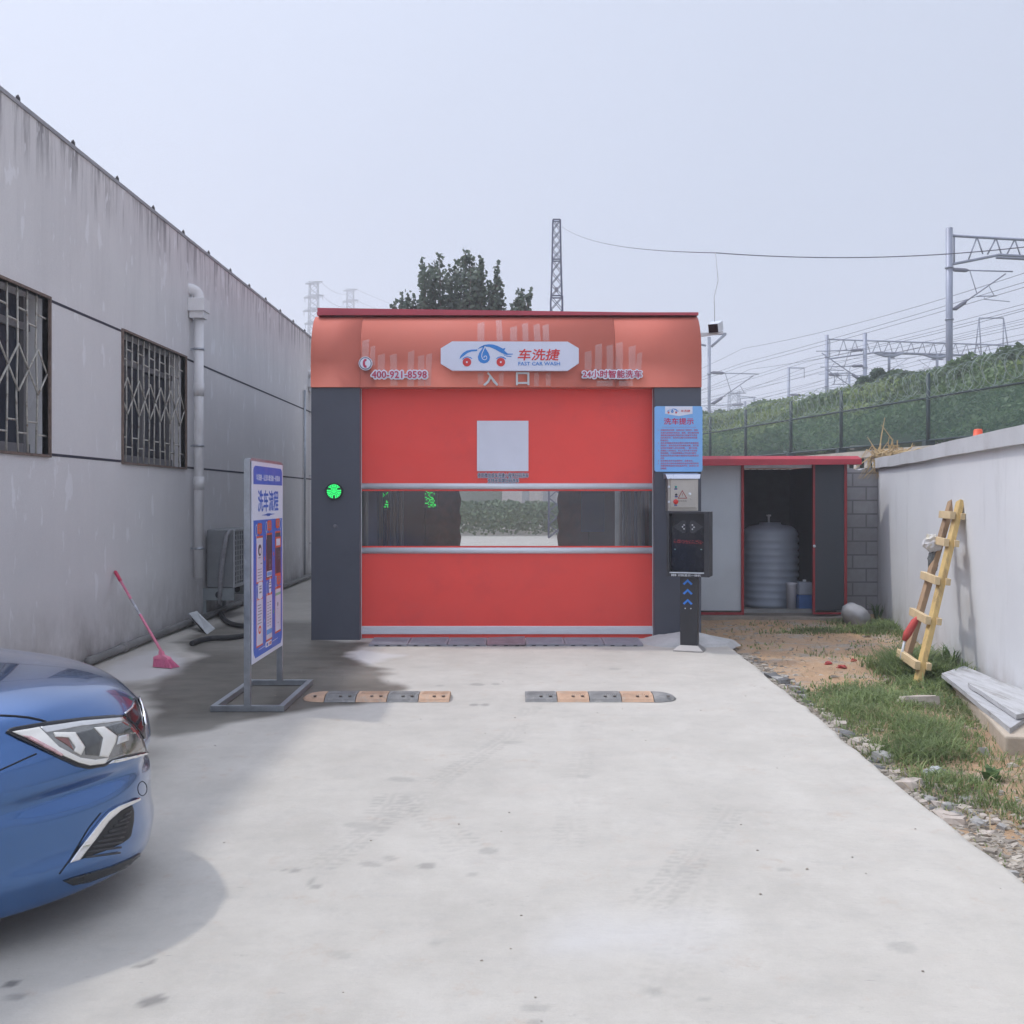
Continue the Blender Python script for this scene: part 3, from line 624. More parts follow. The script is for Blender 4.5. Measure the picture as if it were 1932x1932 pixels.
# strips of old clear tape
m, n, l, b = nodes('clear_tape'); b.inputs['Base Color'].default_value = (.8, .72, .7, 1); b.inputs['Roughness'].default_value = .25; b.inputs['Alpha'].default_value = .2
tape = m
def tape_strip(u, v0, v1, w=15, lean=0):
    z1, z0 = fz(v0), fz(v1); mb = MB(); V = []; k_ = 8; hw = w / F * FY / 2
    for i in range(k_ + 1):
        z = z0 + (z1 - z0) * i / k_; x = fx(u) + lean * (z - z0); wob = .004 * (random.random() - .5)
        V += [fascia_at_z(x - hw + wob, z - (0.02 if i == k_ else 0), .003 + .003 * random.random()), fascia_at_z(x + hw + wob, z, .003 + .003 * random.random())]
    mb.add(V, [[2 * i, 2 * i + 1, 2 * i + 3, 2 * i + 2] for i in range(k_)]); mb.build('tape_strip', tape, cw)
for t_ in [(690, 640, 676, 13), (704, 652, 690, 9), (720, 668, 699, 13), (744, 668, 728, 13, -.02), (775, 662, 730, 12, .02), (795, 670, 729, 12), (808, 667, 728, 11, .04), (907, 604, 643, 13), (943, 598, 643, 11, -.06), (969, 613, 643, 13), (992, 606, 643, 11, -.04), (1014, 608, 643, 12, -.05), (1030, 609, 643, 12),
           (907, 702, 726, 11), (945, 702, 729, 9, .05), (1012, 702, 729, 9), (1034, 702, 728, 9), (1109, 662, 698, 13), (1128, 648, 698, 13, .03), (1150, 650, 698, 12), (1168, 645, 698, 13), (1192, 652, 698, 13), (1204, 665, 698, 10, .06), (1140, 718, 729, 30), (1180, 718, 729, 26)]: tape_strip(*t_)

# ---- octagonal shop sign
SY = FY - .06
sg = thing('shop_sign', (fx(962), SY, fz(672)), 'long white eight-sided shop sign with a blue car and drop logo', 'sign')
def pl(u, v): return (fx(u, SY - .05), fz(v, SY - .05))
oct_ = [pl(*p) for p in ((853, 644), (1071, 644.5), (1092, 657), (1092, 685), (1071, 699.5), (853, 699), (831.5, 686), (831.5, 657))][::-1]
mb = MB(); mb.prism(oct_, FRONT(SY), .05, 0); mb.build('sign_board', M('sign_face', (.66, .69, .82), .4, 0, .03), sg)
LOGO = dict(
    blue=[[(722, 298), (728, 278), (745, 258), (770, 243), (800, 237), (838, 236), (836, 246), (800, 249), (775, 258), (752, 276)],
          [(838, 234), (856, 219), (880, 207), (910, 202), (940, 204), (970, 213), (1003, 230), (1020, 226), (1013, 244), (1034, 262), (1068, 264), (1070, 268), (1026, 271), (990, 256), (955, 236), (915, 219), (885, 217), (860, 226)],
          [(1020, 275), (1060, 281), (1058, 285), (1026, 281)], [(1005, 266), (1022, 274), (1016, 277)],
          [(738, 300), (752, 287), (772, 281), (792, 285), (806, 296), (800, 297), (788, 290), (772, 287), (755, 292), (743, 302)],
          [(958, 296), (972, 285), (992, 281), (1010, 285), (1026, 297), (1020, 300), (1006, 291), (992, 287), (976, 290), (964, 298)]],
    drop=[(880, 206), (868, 232), (850, 258), (841, 285), (845, 306), (858, 320), (880, 327), (902, 320), (916, 306), (920, 285), (910, 258), (893, 232)],
    swirl=[(888, 214), (878, 240), (868, 262), (866, 282), (872, 298), (886, 304), (898, 297), (900, 285), (892, 277), (882, 281), (880, 290)])
def logo(mb, mapf, cx, cz, k, y0, ib, ir, iw):
    """the car-and-drop mark, k metres per drawing unit, centred at cx, cz"""
    q = lambda p: (cx + (p[0] - 895) * k, cz - (p[1] - 270) * k)
    for pg in LOGO['blue'] + [LOGO['drop']]: mb.prism([q(p) for p in pg][::-1], mapf(y0), .002, ib)
    sw = [q(p) for p in LOGO['swirl']]
    for a_, b_ in zip(sw[:-1], sw[1:]):
        d = Vector((b_[0] - a_[0], b_[1] - a_[1])); L = d.length or 1; nx, nz = -d.y / L * 2.2 * k, d.x / L * 2.2 * k
        mb.prism([(a_[0] + nx, a_[1] + nz), (b_[0] + nx, b_[1] + nz), (b_[0] - nx, b_[1] - nz), (a_[0] - nx, a_[1] - nz)], mapf(y0 - .0025), .001, iw)
    for wx in (770, 990):
        for r_, dd, mi in ((28, .002, ir), (6, .003, iw)):
            c_ = q((wx, 318)); mb.prism([(c_[0] + r_ * k * math.cos(a), c_[1] + r_ * k * math.sin(a)) for a in np.linspace(0, 2 * math.pi, 20, endpoint=False)], mapf(y0), dd, mi)
mb = MB(); lk = .2893 / 966 * 966 / F * SY
logo(mb, FRONT, fx(917.5, SY), fz(670.5, SY), lk, SY - .0505, 0, 1, 2); mb.build('logo', [blue_print, red_print, white_vinyl], sg)
mb = MB(); mb.text('车洗捷', fx(977, SY), fx(1056, SY), fz(681, SY), fz(660, SY), FRONT(SY - .0505), .003, .018, 0, False, .18)
mb.build('sign_title', red_print, sg)
mb = MB(); mb.text('FAST CAR WASH', fx(978, SY), fx(1056, SY), fz(690.5, SY), fz(684, SY), FRONT(SY - .0505), .003, .012); mb.build('sign_subtitle', blue_print, sg)

# ---- green signal lamp, small camera
sl = thing('signal_light', (fx(631.5), FY, fz(927)), 'round green signal lamp lit on the left charcoal pillar', 'signal light')
c0 = Vector((fx(631.5), FY - .05, fz(927)))
mb = MB(); mb.lathe(c0, [(.085, .05), (.094, .04), (.094, .008), (.088, 0), (.082, 0), (.08, .012)], 32, 0, 'y'); mb.build('lamp_housing', black_pl, sl)
mb = MB(); mb.lathe(c0 + Vector((0, .008, 0)), [(.079, 0), (.079, .01)], 32, 0, 'y', False)
led2 = emit('green_signal_led', (.03, 1, .2), 1.5)
for ring, cnt in ((0, 1), (.018, 6), (.036, 12), (.054, 18), (.070, 22)):
    for k in range(cnt):
        a = 2 * math.pi * (k + .5 * (ring > .03)) / cnt
        if ring and abs(((a + .5) % (math.pi * 2 / 3)) - 1.0) < .16: continue
        mb.lathe(c0 + Vector((ring * math.cos(a), .002, ring * math.sin(a))), [(.0075, 0), (.0075, .006)], 8, 1, 'y', False)
mb.build('led_face', [emit('green_glow', (.0, .22, .04), .2), led2], sl)
o = MB().lathe((fx(632), FY - .012, fz(993)), [(.022, .012), (.022, .003), (.014, 0)], 20, 0, 'y').build('sensor_button', M('grey_sensor', (.12, .12, .14), .3), origin=(fx(632), FY, fz(993)))
tag(o, 'small round grey sensor below the green signal lamp', 'sensor')

# ---- blue notice board
NY = FY - .012
nb = thing('notice_board', (fx(1280), NY, fz(828)), 'light blue notice board with red rules on the right pillar', 'notice board')
x0, x1, z0, z1 = fx(1234.5, NY), fx(1325, NY), fz(890, NY), fz(766.5, NY)
def rrect(x0, x1, z0, z1, r, k=5):
    out = []
    for cx, cz, a0 in ((x1 - r, z1 - r, 0), (x0 + r, z1 - r, 90), (x0 + r, z0 + r, 180), (x1 - r, z0 + r, 270)):
        for i in range(k + 1): a = math.radians(a0 + 90 * i / k); out.append((cx + r * math.cos(a), cz + r * math.sin(a)))
    return out
mb = MB(); mb.prism(rrect(x0, x1, z0, z1, .025), FRONT(NY), .012, 0); mb.build('board', M('sky_blue_board', (.20, .44, .80), .35, 0, .04), nb)
n2 = lambda uu, vv: (x0 + (uu - 133) / (1335 - 133) * (x1 - x0), z1 - (vv - 155) / (1798 - 155) * (z1 - z0))
mb = MB(); mb.prism([n2(*p) for p in ((400, 160), (400, 345), (745, 405), (1085, 345), (1085, 160))], FRONT(NY - .0125), .001, 0); mb.build('logo_patch', white_vinyl, nb)
mb = MB(); kk = (x1 - x0) / 1202 * .86; logo(mb, FRONT, n2(592, 0)[0], n2(0, 275)[1], kk, NY - .014, 0, 1, 2)
a = n2(790, 305), n2(1025, 245); mb.text('车洗捷', a[0][0], a[1][0], a[0][1], a[1][1], FRONT(NY - .014), .001, .01, 1, False, .15); mb.build('logo', [blue_print, red_print, white_vinyl], nb)
crim2 = M('crimson_print', (.55, .03, .11), .5)
mb = MB(); a = n2(370, 615), n2(1112, 455); mb.text('洗车提示', a[0][0], a[1][0], a[0][1], a[1][1], FRONT(NY - .0125), .001, .02)
a, b_ = n2(320, 684), n2(1180, 678); mb.box(a[0], b_[0], NY - .0135, NY - .0125, a[1], b_[1]); mb.build('notice_title', crim2, nb)
rows = [(755, '1', '车辆的前后车牌、四周的各个探视灯、雨刷、', 1235), (823, '', '车窗外装饰部件有松动、破损、变形或积灰等', 1245), (886, '', '易脱落故障或者在驾驶员进口的越不予洗车', 1200), (948, '', '如执意洗车，在洗车过程中出现任何问题', 1205), (1012, '', '后果自负。', 490),
        (1080, '2', '洗车液电脑在洗车过程中对车不会造成任', 1240), (1142, '', '何损坏，洗车后如发现车辆有划痕，如不能', 1240), (1205, '', '证明在车辆驶入前没有划痕，一概不负责。', 1215),
        (1270, '3', '车辆驶入洗车房内，车上人员不得下车活动', 1200), (1332, '', '和抬雨刷，打电话等需停止洗车进行操作，', 1190), (1396, '', '如果在洗车房内操作造成任何后果自己', 1240), (1460, '', '负责。', 385), (1525, '4', '如车辆在洗车中出现损坏，后果自负。', 1105),
        (1590, '5', '如在洗车过程中未按照洗车操作流程洗车的', 1240), (1652, '', '和擅自移动造成车或设备损坏的，由洗车人员', 1240), (1716, '', '负责赔偿。', 440)]
mb = MB()
for vv, num, body, ue in rows:
    a = n2(285, vv + 22), n2(ue, vv - 22); mb.text(body, a[0][0], a[1][0], a[0][1], a[1][1], FRONT(NY - .0125), .0008, .01)
    if num: a = n2(222, vv + 18), n2(248, vv - 18); mb.text(num + '.', a[0][0], a[1][0], a[0][1], a[1][1], FRONT(NY - .0125), .0008, .005)
mb.build('notice_text', crim2, nb)

# ---- stainless control box with hood
EY = FY - .2
eb = thing('control_box', (fx(1289), FY, fz(930)), 'stainless steel electrical box with hood and red stop button', 'electrical box')
steel = M('stainless_steel', (.50, .47, .43), .34, .75, .12, 3, .05, 60)
bx0, bx1, bz0, bz1 = fx(1261, EY), fx(1318, EY), fz(964, EY), fz(903, EY)
mb = MB(); mb.box(bx0, bx1, EY + .02, FY, bz0, bz1, bev=.004); mb.build('box_body', steel, eb)
mb = MB(); mb.box(bx0 + .02, bx1 - .025, EY, EY + .019, bz0 + .03, bz1 - .005, bev=.005)
dr_ = mb.build('box_door', steel, eb)
mb = MB(); h0, h1 = fx(1255.5, EY), fx(1321, EY)
vs = [(h0, FY, bz1 + .065), (h1, FY, bz1 + .065), (h1, EY - .02, bz1 + .045), (h0, EY - .02, bz1 + .045), (h0 + .012, EY - .05, bz1 - .002), (h1 - .012, EY - .05, bz1 - .002), (h1 - .012, FY, bz1 + .001), (h0 + .012, FY, bz1 + .001)]
mb.add(vs, [[0, 1, 2, 3], [3, 2, 5, 4], [4, 5, 6, 7], [0, 3, 4, 7], [1, 6, 5, 2], [0, 7, 6, 1]]); mb.build('hood', M('hood_steel', (.56, .58, .66), .3, .7, .05), eb)
bz = lambda v: fz(1580 * F / 3456 + v * .1863 * F / 3456, EY); bxx = lambda u: fx((2230 + u * .1863) * F / 3456, EY)
for uu, vv, r_, col_ in ((273, 340, .012, (.03, .35, .33)), (280, 478, .012, (.012, .012, .02)), (270, 608, .027, (.62, .03, .025))):
    mb = MB(); mb.lathe((bxx(uu), EY - .022, bz(vv)), [(r_ * .8, 0), (r_, .006), (r_, .012), (r_ * .6, .013), (r_ * .6, .022)], 18, 0, 'y'); mb.box(bxx(uu) - .016, bxx(uu) + .016, EY - .003, EY - .0003, bz(vv) - r_ - .018, bz(vv) - r_ - .003, 1)
    mb.build('push_button', [M('button', col_, .3), M('button_plate', (.05, .06, .25), .5)], eb)
mb = MB(); ta, tb, tc_ = (bxx(390), bz(395)), (bxx(305), bz(552)), (bxx(482), bz(552))
cen = ((ta[0] + tb[0] + tc_[0]) / 3, (ta[1] + tb[1] + tc_[1]) / 3)
inn = [(cen[0] + (p[0] - cen[0]) * .74, cen[1] + (p[1] - cen[1]) * .74) for p in (ta, tb, tc_)]
for i in range(3):
    j = (i + 1) % 3; o3 = (ta, tb, tc_); mb.prism([o3[i], o3[j], inn[j], inn[i]], FRONT(EY - .0005), .0015, 0)
mb.prism([(bxx(u_), bz(v_)) for u_, v_ in ((400, 448), (384, 482), (394, 484), (386, 525), (404, 478), (394, 476), (405, 452))], FRONT(EY - .0005), .0015, 0)
mb.text('有电危险', bxx(312), bxx(472), bz(610), bz(578), FRONT(EY - .0005), .001, .01, 1); mb.build('warning_mark', [M('warning_red', (.33, .05, .045), .5), M('grey_ink', (.2, .18, .16), .5)], eb)
mb = MB(); mb.lathe((bxx(525), EY - .012, bz(470)), [(.012, 0), (.015, .004), (.015, .012)], 16, 0, 'y'); mb.build('lock', alu, eb)
for vv in (338, 612): mb = MB(); mb.box(bx0 - .004, bx0 + .02, EY + .004, EY + .018, bz(vv) - .012, bz(vv) + .012, bev=.003); mb.build('hinge', alu, eb)

# ---- recognition terminal on a post
kx, ky = fx(1301, 10.42), 10.42
kt = thing('recognition_terminal', (0, 0, 0), 'dark terminal on a post with blue arrows beside the right pillar', 'terminal')
kdark = M('charcoal_powder_coat', (.035, .035, .042), .45, .2, .1, 4, .05)
mb = MB(); hw = .215
z0k, z1k = fz(1087, ky), fz(965, ky)
# hood: back box and four frame sides round a recessed screen
mb.box(-hw, hw, -.02, .13, z0k, z1k, bev=.004)
mb.box(-hw, -hw + .028, -.12, -.0205, z0k, z1k, bev=.003); mb.box(hw - .05, hw, -.12, -.0205, z0k, z1k, bev=.003)
mb.box(-hw + .0285, hw - .0505, -.12, -.0205, z1k - .02, z1k, bev=.003); mb.box(-hw + .0285, hw - .0505, -.11, -.0205, z0k, z0k + .045, bev=.003)
mb.build('head', kdark, kt)
KM = lambda y0: (lambda x, z, t: Vector((x, y0 - t, z)))
mb = MB(); sx0, sx1, sz0, sz1 = -hw + .03, hw - .052, z0k + .047, z1k - .022
mb.box(sx0, sx1, -.03, -.0207, sz0, sz1); scr = mb.build('screen', black_gl, kt)
mb = MB(); kq = lambda u_, v_: (sx0 + (u_ - 205) / (840 - 205) * (sx1 - sx0), sz1 - (v_ - 800) / (1840 - 800) * (sz1 - sz0))
dotm = M('speaker_hole_grey', (.10, .105, .125), .4)
for cx_, in ((440,), (605,)):
    for i in range(-13, 14):
        for j in range(-7, 8):
            px, pv = cx_ + i * 16 + (8 if j % 2 else 0), 1035 + j * 15
            if abs(px - cx_) / 205 + abs(pv - 1035) / 130 < .98 and not (480 < px < 565) and (px < 522) == (cx_ < 500):
                c_ = kq(px, pv); mb.prism([(c_[0] + .0028 * math.cos(a), c_[1] + .0028 * math.sin(a)) for a in np.linspace(0, 2 * math.pi, 6, endpoint=False)], KM(-.0302), .0006, 0)
for px, pv in ((450, 1003), (422, 1036), (450, 1072), (605, 1003), (634, 1042), (605, 1078)):
    c_ = kq(px, pv); mb.prism([(c_[0] + .008 * math.cos(a), c_[1] + .008 * math.sin(a)) for a in np.linspace(0, 2 * math.pi, 12, endpoint=False)], KM(-.0302), .003, 1)
mb.build('speaker_pattern', [dotm, M('lamp_lens', (.6, .6, .62), .2)], kt)
mb = MB(); rl = emit('red_led', (1, .03, .03), .55, (.02, .0, .0))
for i in range(46):
    for j in range(5):
        if random.random() < .5: c_ = kq(262 + i * 11.6, 1275 + j * 12 + i * .35); mb.box(c_[0], c_[0] + .0042, -.0312, -.0302, c_[1], c_[1] + .0025)
mb.build('led_strip', rl, kt)
mb = MB()
for px, pv in ((282, 1440), (768, 1436)): c_ = kq(px, pv); mb.box(c_[0] - .007, c_[0] + .007, -.032, -.0302, c_[1] - .006, c_[1] + .004)
mb.build('indicator', M('indicator_lens', (.25, .4, .38), .2), kt)
mb = MB(); mb.box(-hw + .03, hw - .052, -.113, -.1105, z0k + .036, z0k + .046, bev=.001); mb.build('trim', alu, kt)
mb = MB()
mb.text('识别显示一体机', -hw + .115, hw - .085, z0k + .004, z0k + .028, KM(-.1105), .001, .01)
for k in range(3):
    xx = -hw + .045 + k * .018; mb.prism([(xx, z0k + .028), (xx + .01, z0k + .028), (xx + .02, z0k + .016), (xx + .01, z0k + .004), (xx, z0k + .004), (xx + .01, z0k + .016)], KM(-.1105), .001)
mb.build('terminal_caption', M('caption_white', (.6, .62, .66), .5), kt)
mb = MB(); mb.box(-.088, .088, -.055, .055, .05, z0k - .001, bev=.004); post = mb.build('post', kdark, kt)
mb = MB(); bl = M('arrow_blue', (.03, .2, .68), .4)
for vv in (1092, 1110, 1129):
    zc = fz(vv, ky) + .0; s_ = .05; mb.prism([(-.01, zc), (-.01 + s_, zc - s_ * .95), (-.01 + s_ - .017, zc - s_ * .95 - .012), (-.01, zc - .026), (-.01 - s_ + .017, zc - s_ * .95 - .012), (-.01 - s_, zc - s_ * .95)][::-1], KM(-.0552), .0012)
mb.build('arrow_mark', bl, post)
mb = MB()
for dx in (-.035, .022): mb.lathe((dx, -.058, fz(1147, ky)), [(.006, 0), (.006, .003)], 10, 0, 'y', False)
mb.build('screw', alu, post)
mb = MB(); vs = [(-.15, -.11, 0), (.15, -.11, 0), (.15, .11, 0), (-.15, .11, 0), (-.15, -.11, .012), (.15, -.11, .012), (.15, .11, .012), (-.15, .11, .012), (-.092, -.06, .06), (.092, -.06, .06), (.092, .06, .06), (-.092, .06, .06)]
mb.add(vs, [[3, 2, 1, 0], [0, 1, 5, 4], [1, 2, 6, 5], [2, 3, 7, 6], [3, 0, 4, 7], [4, 5, 9, 8], [5, 6, 10, 9], [6, 7, 11, 10], [7, 4, 8, 11], [8, 9, 10, 11]]); mb.build('base_plate', M('brushed_plate', (.36, .34, .33), .5, .5, .12, 6), kt)
kt.location = (kx, ky, .0); kt.rotation_euler = (0, 0, math.radians(-19))

# ---- cement heap at the pillar foot
mb = MB(); V = []; nr, na = 8, 26
for i in range(nr + 1):
    for k in range(na):
        a = 2 * math.pi * k / na; r_ = i / nr * (1 + .25 * (float(vnoise(k * .5, 3, .9, 5)) - .5)); x, y = 1.86 + .55 * r_ * math.cos(a), 10.98 + .42 * r_ * math.sin(a)
        V.append((x, y, .13 * (1 - i / nr) ** .8 + .02 * (float(vnoise(x, y, 9, 6)) - .5) * (i < nr) - (.03 if i == nr else 0)))
mb.add(V, [[i * na + k, i * na + (k + 1) % na, (i + 1) * na + (k + 1) % na, (i + 1) * na + k][::-1] for i in range(nr) for k in range(na)], 0, False)
o = mb.build('mortar_heap', M('dry_mortar', (.46, .455, .45), .95, 0, .15, 5, .5, 30), origin=(1.86, 10.98, 0)); tag(o, 'low heap of dried grey mortar at the right pillar foot', 'mortar')

# ---- threshold ramp plates
rp = M('grey_rubber_plate', (.27, .27, .31), .65, 0, .15, 8, .2)
for k in range(7):
    xa = -1.5 + k * .412; xb = xa + .404; dzr = [0, .002, -.002, .012, .002, 0, -.002][k]
    t = thing('ramp_plate', (xa, 10.9, 0), 'grey rubber ramp plate laid along the foot of the red door', 'ramp plate', 'ramp plates along the red door')
    mb = MB(); V = [(xa, 10.72, .0), (xb, 10.72, .0 + dzr), (xb, 11.16, 0), (xa, 11.16, 0), (xa, 10.72, .022), (xb, 10.72, .022 + dzr), (xb, 11.16, .034 + dzr), (xa, 11.16, .034)]
    mb.add(V, [[3, 2, 1, 0], [4, 5, 6, 7], [0, 1, 5, 4], [1, 2, 6, 5], [2, 3, 7, 6], [3, 0, 4, 7]])
    for j in range(5): mb.beam((xa + .02, 10.78 + j * .08, .023 + j * .0022), (xb - .02, 10.78 + j * .08, .023 + j * .0022 + dzr), .02, .01)
    mb.build('plate', rp if k != 3 else M('worn_rubber_plate', (.30, .22, .25), .65, 0, .3, 6), t)
    mb = MB(); [mb.box(xa + .06 + j * .12, xa + .1 + j * .12, 10.712, 10.7195, .004, .012) for j in range(3)]; mb.build('drain_notch', black_rub, t)
# ================================================================== PUMP SHED
SYf = 13.9
sh = thing('pump_shed', (3.5, SYf, -.09), 'low pump shed with a red roof edge and dark sliding door', 'shed')
def sx(u, Y=SYf): return (u - CU) / F * Y
def sz(v, Y=SYf): return EYE + (HV - v) / F * Y
pale_pan = M('pale_sandwich_panel', (.52, .57, .62), .45, 0, .06, 2)
dark_pan = M('dark_sandwich_panel', (.036, .045, .058), .5, 0, .1, 2)
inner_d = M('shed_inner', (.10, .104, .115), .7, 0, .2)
redtrim = M('red_steel_trim', (.33, .022, .028), .45, .1, .15, 6)
xl, xa, xb, xc = 2.16, sx(1398), sx(1533), sx(1593)
zt, zb_ = sz(876), sz(1152)
mb = MB(); mb.box(xl, xa, SYf, SYf + .06, zb_, zt); mb.build('front_panel', pale_pan, sh)
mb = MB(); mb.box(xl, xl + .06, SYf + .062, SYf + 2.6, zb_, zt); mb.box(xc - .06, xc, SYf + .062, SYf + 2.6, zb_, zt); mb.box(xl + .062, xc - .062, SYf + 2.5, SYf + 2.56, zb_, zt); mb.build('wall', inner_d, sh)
mb = MB(); mb.box(xb + .02, xc - .02, SYf - .05, SYf - .006, zb_ + .01, zt)
dd = mb.build('sliding_door', dark_pan, sh)
mb = MB(); mb.box(xb - .008, xb + .018, SYf - .056, SYf - .002, zb_ - .02, zt); mb.box(xc - .018, xc + .02, SYf - .056, SYf - .002, zb_ - .02, zt); mb.box(xb - .008, xc + .02, SYf - .058, SYf - .004, zb_ - .045, zb_ - .021)
mb.build('door_trim', redtrim, dd)
mb = MB(); mb.lathe((xb + .005, SYf - .07, sz(1030)), [(.02, 0), (.02, .012)], 10, 0, 'y'); mb.build('handle', alu, dd)
mb = MB(); mb.box(xa, xa + .035, SYf - .03, SYf + .07, zb_ - .02, zt); mb.box(xl, xa + .035, SYf - .034, SYf - .002, zb_ - .055, zb_ - .021); mb.box(xl, xa, SYf - .03, SYf - .001, zt - .02, zt + .01); mb.build('frame_trim', redtrim, sh)
mb = MB(); mb.box(xa + .036, xb - .009, SYf - .002, SYf + .06, zt - .05, zt - .002); mb.build('lintel', alu, sh)
mb = MB(); mb.box(xa + .04, xb - .012, SYf, SYf + .07, zb_ - .03, zb_ + .02); mb.build('door_sill', M('sill_steel', (.26, .27, .28), .5, .5, .2), sh)
# roof: sheet with a red edge
rx1 = sx(1622, 13.6); mb = MB()
mb.box(2.12, rx1, 13.56, SYf + 2.7, zt + .012, zt + .04); ry = 13.55
vs = [(2.1, ry, sz(879, ry)), (rx1 + .01, ry, sz(876, ry)), (rx1 + .01, ry, sz(866, ry)), (2.1, ry, sz(866, ry)), (2.1, ry + .06, sz(860, ry)), (rx1 - .02, ry + .06, sz(860, ry))]
mb.add(vs, [[0, 1, 2, 3], [3, 2, 5, 4]]); mb.add([(v[0], v[1] + .05 if i < 4 else v[1], v[2]) for i, v in enumerate(vs[:2])] + [vs[0], vs[1]], [[0, 1, 3, 2]])
mb.add([(rx1 + .01, ry, sz(876, ry)), (rx1 + .01, ry + .5, sz(876, ry)), (rx1 - .0, ry + .5, sz(862, ry)), (rx1 + .01, ry, sz(866, ry))], [[0, 1, 2, 3]])
mb.build('roof', M('shed_roof_red', (.44, .035, .055), .35, .1, .1, 4), sh)
mb = MB(); V = []
for i in range(30):
    x = xl + (xc + .1 - xl) * i / 29; zz = -.17 - .03 * float(vnoise(x, 0, 3, 81)); yy = SYf - .16 - .05 * float(vnoise(x, 0, 5, 82))
    V += [(x, yy, -.4), (x, yy, zb_ - .062 - .05 * max(0, float(vnoise(x, 0, 4, 83)) - .55)), (x, SYf + 2.6, zb_ - .06), (x, SYf + 2.6, -.4)]
mb.add(V, [[i * 4 + k, i * 4 + k + 1, i * 4 + 5 + k, i * 4 + 4 + k] for i in range(29) for k in range(2)] + [[0, 1, 2, 3], [119, 118, 117, 116]]); mb.build('footing', M('rough_footing', (.30, .27, .23), .95, 0, .25, 4, .5, 25), sh)
# things kept inside the shed
tank_m = M('grey_blue_plastic', (.40, .46, .56), .45, 0, .08, 3)
tk = thing('water_tank', (3.78, 15.0, zb_ - .06), 'big ribbed grey-blue plastic water tank inside the shed', 'water tank')
pr = [(.02, -.06)] + [(.388 + .022 * (k % 3 > 0), -.05 + k * .034) for k in range(31)] + [(.40, 1.0), (.37, 1.07), (.30, 1.12), (.16, 1.14), (.15, 1.17), (.02, 1.17)]
MB().lathe((3.78, 15.0, zb_), pr, 40).build('tank_body', tank_m, tk)
mb = MB(); mb.tube([(3.76, 15.0, zb_ + 1.17), (3.76, 15.0, zb_ + 1.26), (3.74, 14.93, zb_ + 1.275)], .016, 8); mb.box(3.73, 3.79, 14.98, 15.02, zb_ + 1.26, zb_ + 1.285); mb.build('valve', white_paint, tk)
bk = thing('paint_bucket', (sx(1493, 14.35), 14.35, zb_ - .06), 'slim white plastic bucket standing before the water tank', 'bucket')
bxc = sx(1493, 14.35); MB().lathe((bxc, 14.35, zb_ - .058), [(.02, 0), (.062, .004), (.072, .36), (.078, .37), (.078, .40), (.01, .405)], 24).build('bucket_body', M('bucket_white', (.55, .56, .62), .5), bk)
jc = thing('jerrycan', (sx(1516, 14.3), 14.3, zb_ - .06), 'translucent jerrycan half full of blue liquid by the bucket', 'jerrycan')
j0, j1 = sx(1504, 14.3), sx(1530, 14.3); mb = MB(); mb.box(j0, j1, 14.2, 14.36, zb_ - .058, zb_ + .18, 1, .012); mb.box(j0, j1, 14.2, 14.36, zb_ + .182, zb_ + .36, 0, .02); mb.build('can_body', [M('can_white', (.36, .40, .48), .4), M('can_blue', (.06, .16, .42), .4)], jc)
mb = MB(); mb.lathe(((j0 + j1) / 2, 14.28, zb_ + .36), [(.025, 0), (.025, .03), (.02, .032)], 14); mb.build('cap', white_paint, jc)
# bulging sack in the corner
mb = MB(); V = []; c0 = Vector((sx(1615, 13.2), 13.2, .03))
for i in range(15):
    th = math.pi * i / 14
    for k in range(24):
        ph = 2 * math.pi * k / 24; p = Vector((math.sin(th) * math.cos(ph), math.sin(th) * math.sin(ph), math.cos(th)))
        r_ = 1 + .16 * (float(vnoise(p.x * 2 + 5, p.y * 2 + p.z * 3, 1.6, 91)) - .5) + .05 * (float(vnoise(p.x * 7, p.z * 7 + p.y * 5, 1.5, 92)) - .5)
        q = Vector((p.x * .20 * r_, p.y * .2 * r_, p.z * .145 * r_)); q.rotate(Matrix.Rotation(math.radians(38), 3, 'Y')); q.z = max(q.z, -.13); V.append(c0 + q)
mb.add(V, [[i * 24 + k, i * 24 + (k + 1) % 24, (i + 1) * 24 + (k + 1) % 24, (i + 1) * 24 + k][::-1] for i in range(14) for k in range(24)], 0, True)
sk = mb.build('sack', M('woven_sack', (.33, .33, .345), .7, 0, .15, 9, .3, 50), origin=(c0.x, c0.y, -.1)); tag(sk, 'stuffed grey-white woven sack slumped before the block wall', 'sack')

# ================================================================== STANDING NOTICE FRAME
fx0, fx1, fy0, fy1 = -2.19, -1.655, 7.43, 8.52; PX = -1.925
st = thing('info_stand', (PX, 8, 0), 'galvanised stand with a blue and white car wash instruction panel', 'sign')
mb = MB(); t = .042
mb.box(fx0, fx1, fy0, fy0 + t, .002, t); mb.box(fx0, fx1, fy1 - t, fy1, .002, t); mb.box(fx0, fx0 + t, fy0 + t, fy1 - t, .002, t); mb.box(fx1 - t, fx1, fy0 + t, fy1 - t, .002, t); mb.build('base_frame', galv, st)
for y in (fy0 + .025, fy1 - .03):
    mb = MB(); mb.box(PX - .022, PX + .022, y - .02, y + .022, t + .001, 1.835); mb.build('upright', galv, st)
for z in (.33, 1.81):
    mb = MB(); mb.box(PX - .02, PX + .02, fy0 + .048, fy1 - .053, z, z + .035); mb.build('rail', galv, st)
PF = PX + .026                       # panel face, seen from the yard
ps0, ps1, pz0, pz1 = 7.462, 8.455, .337, 1.822
def SF(off=0.0): return lambda s, z, t: Vector((PF + off + t, s, z))
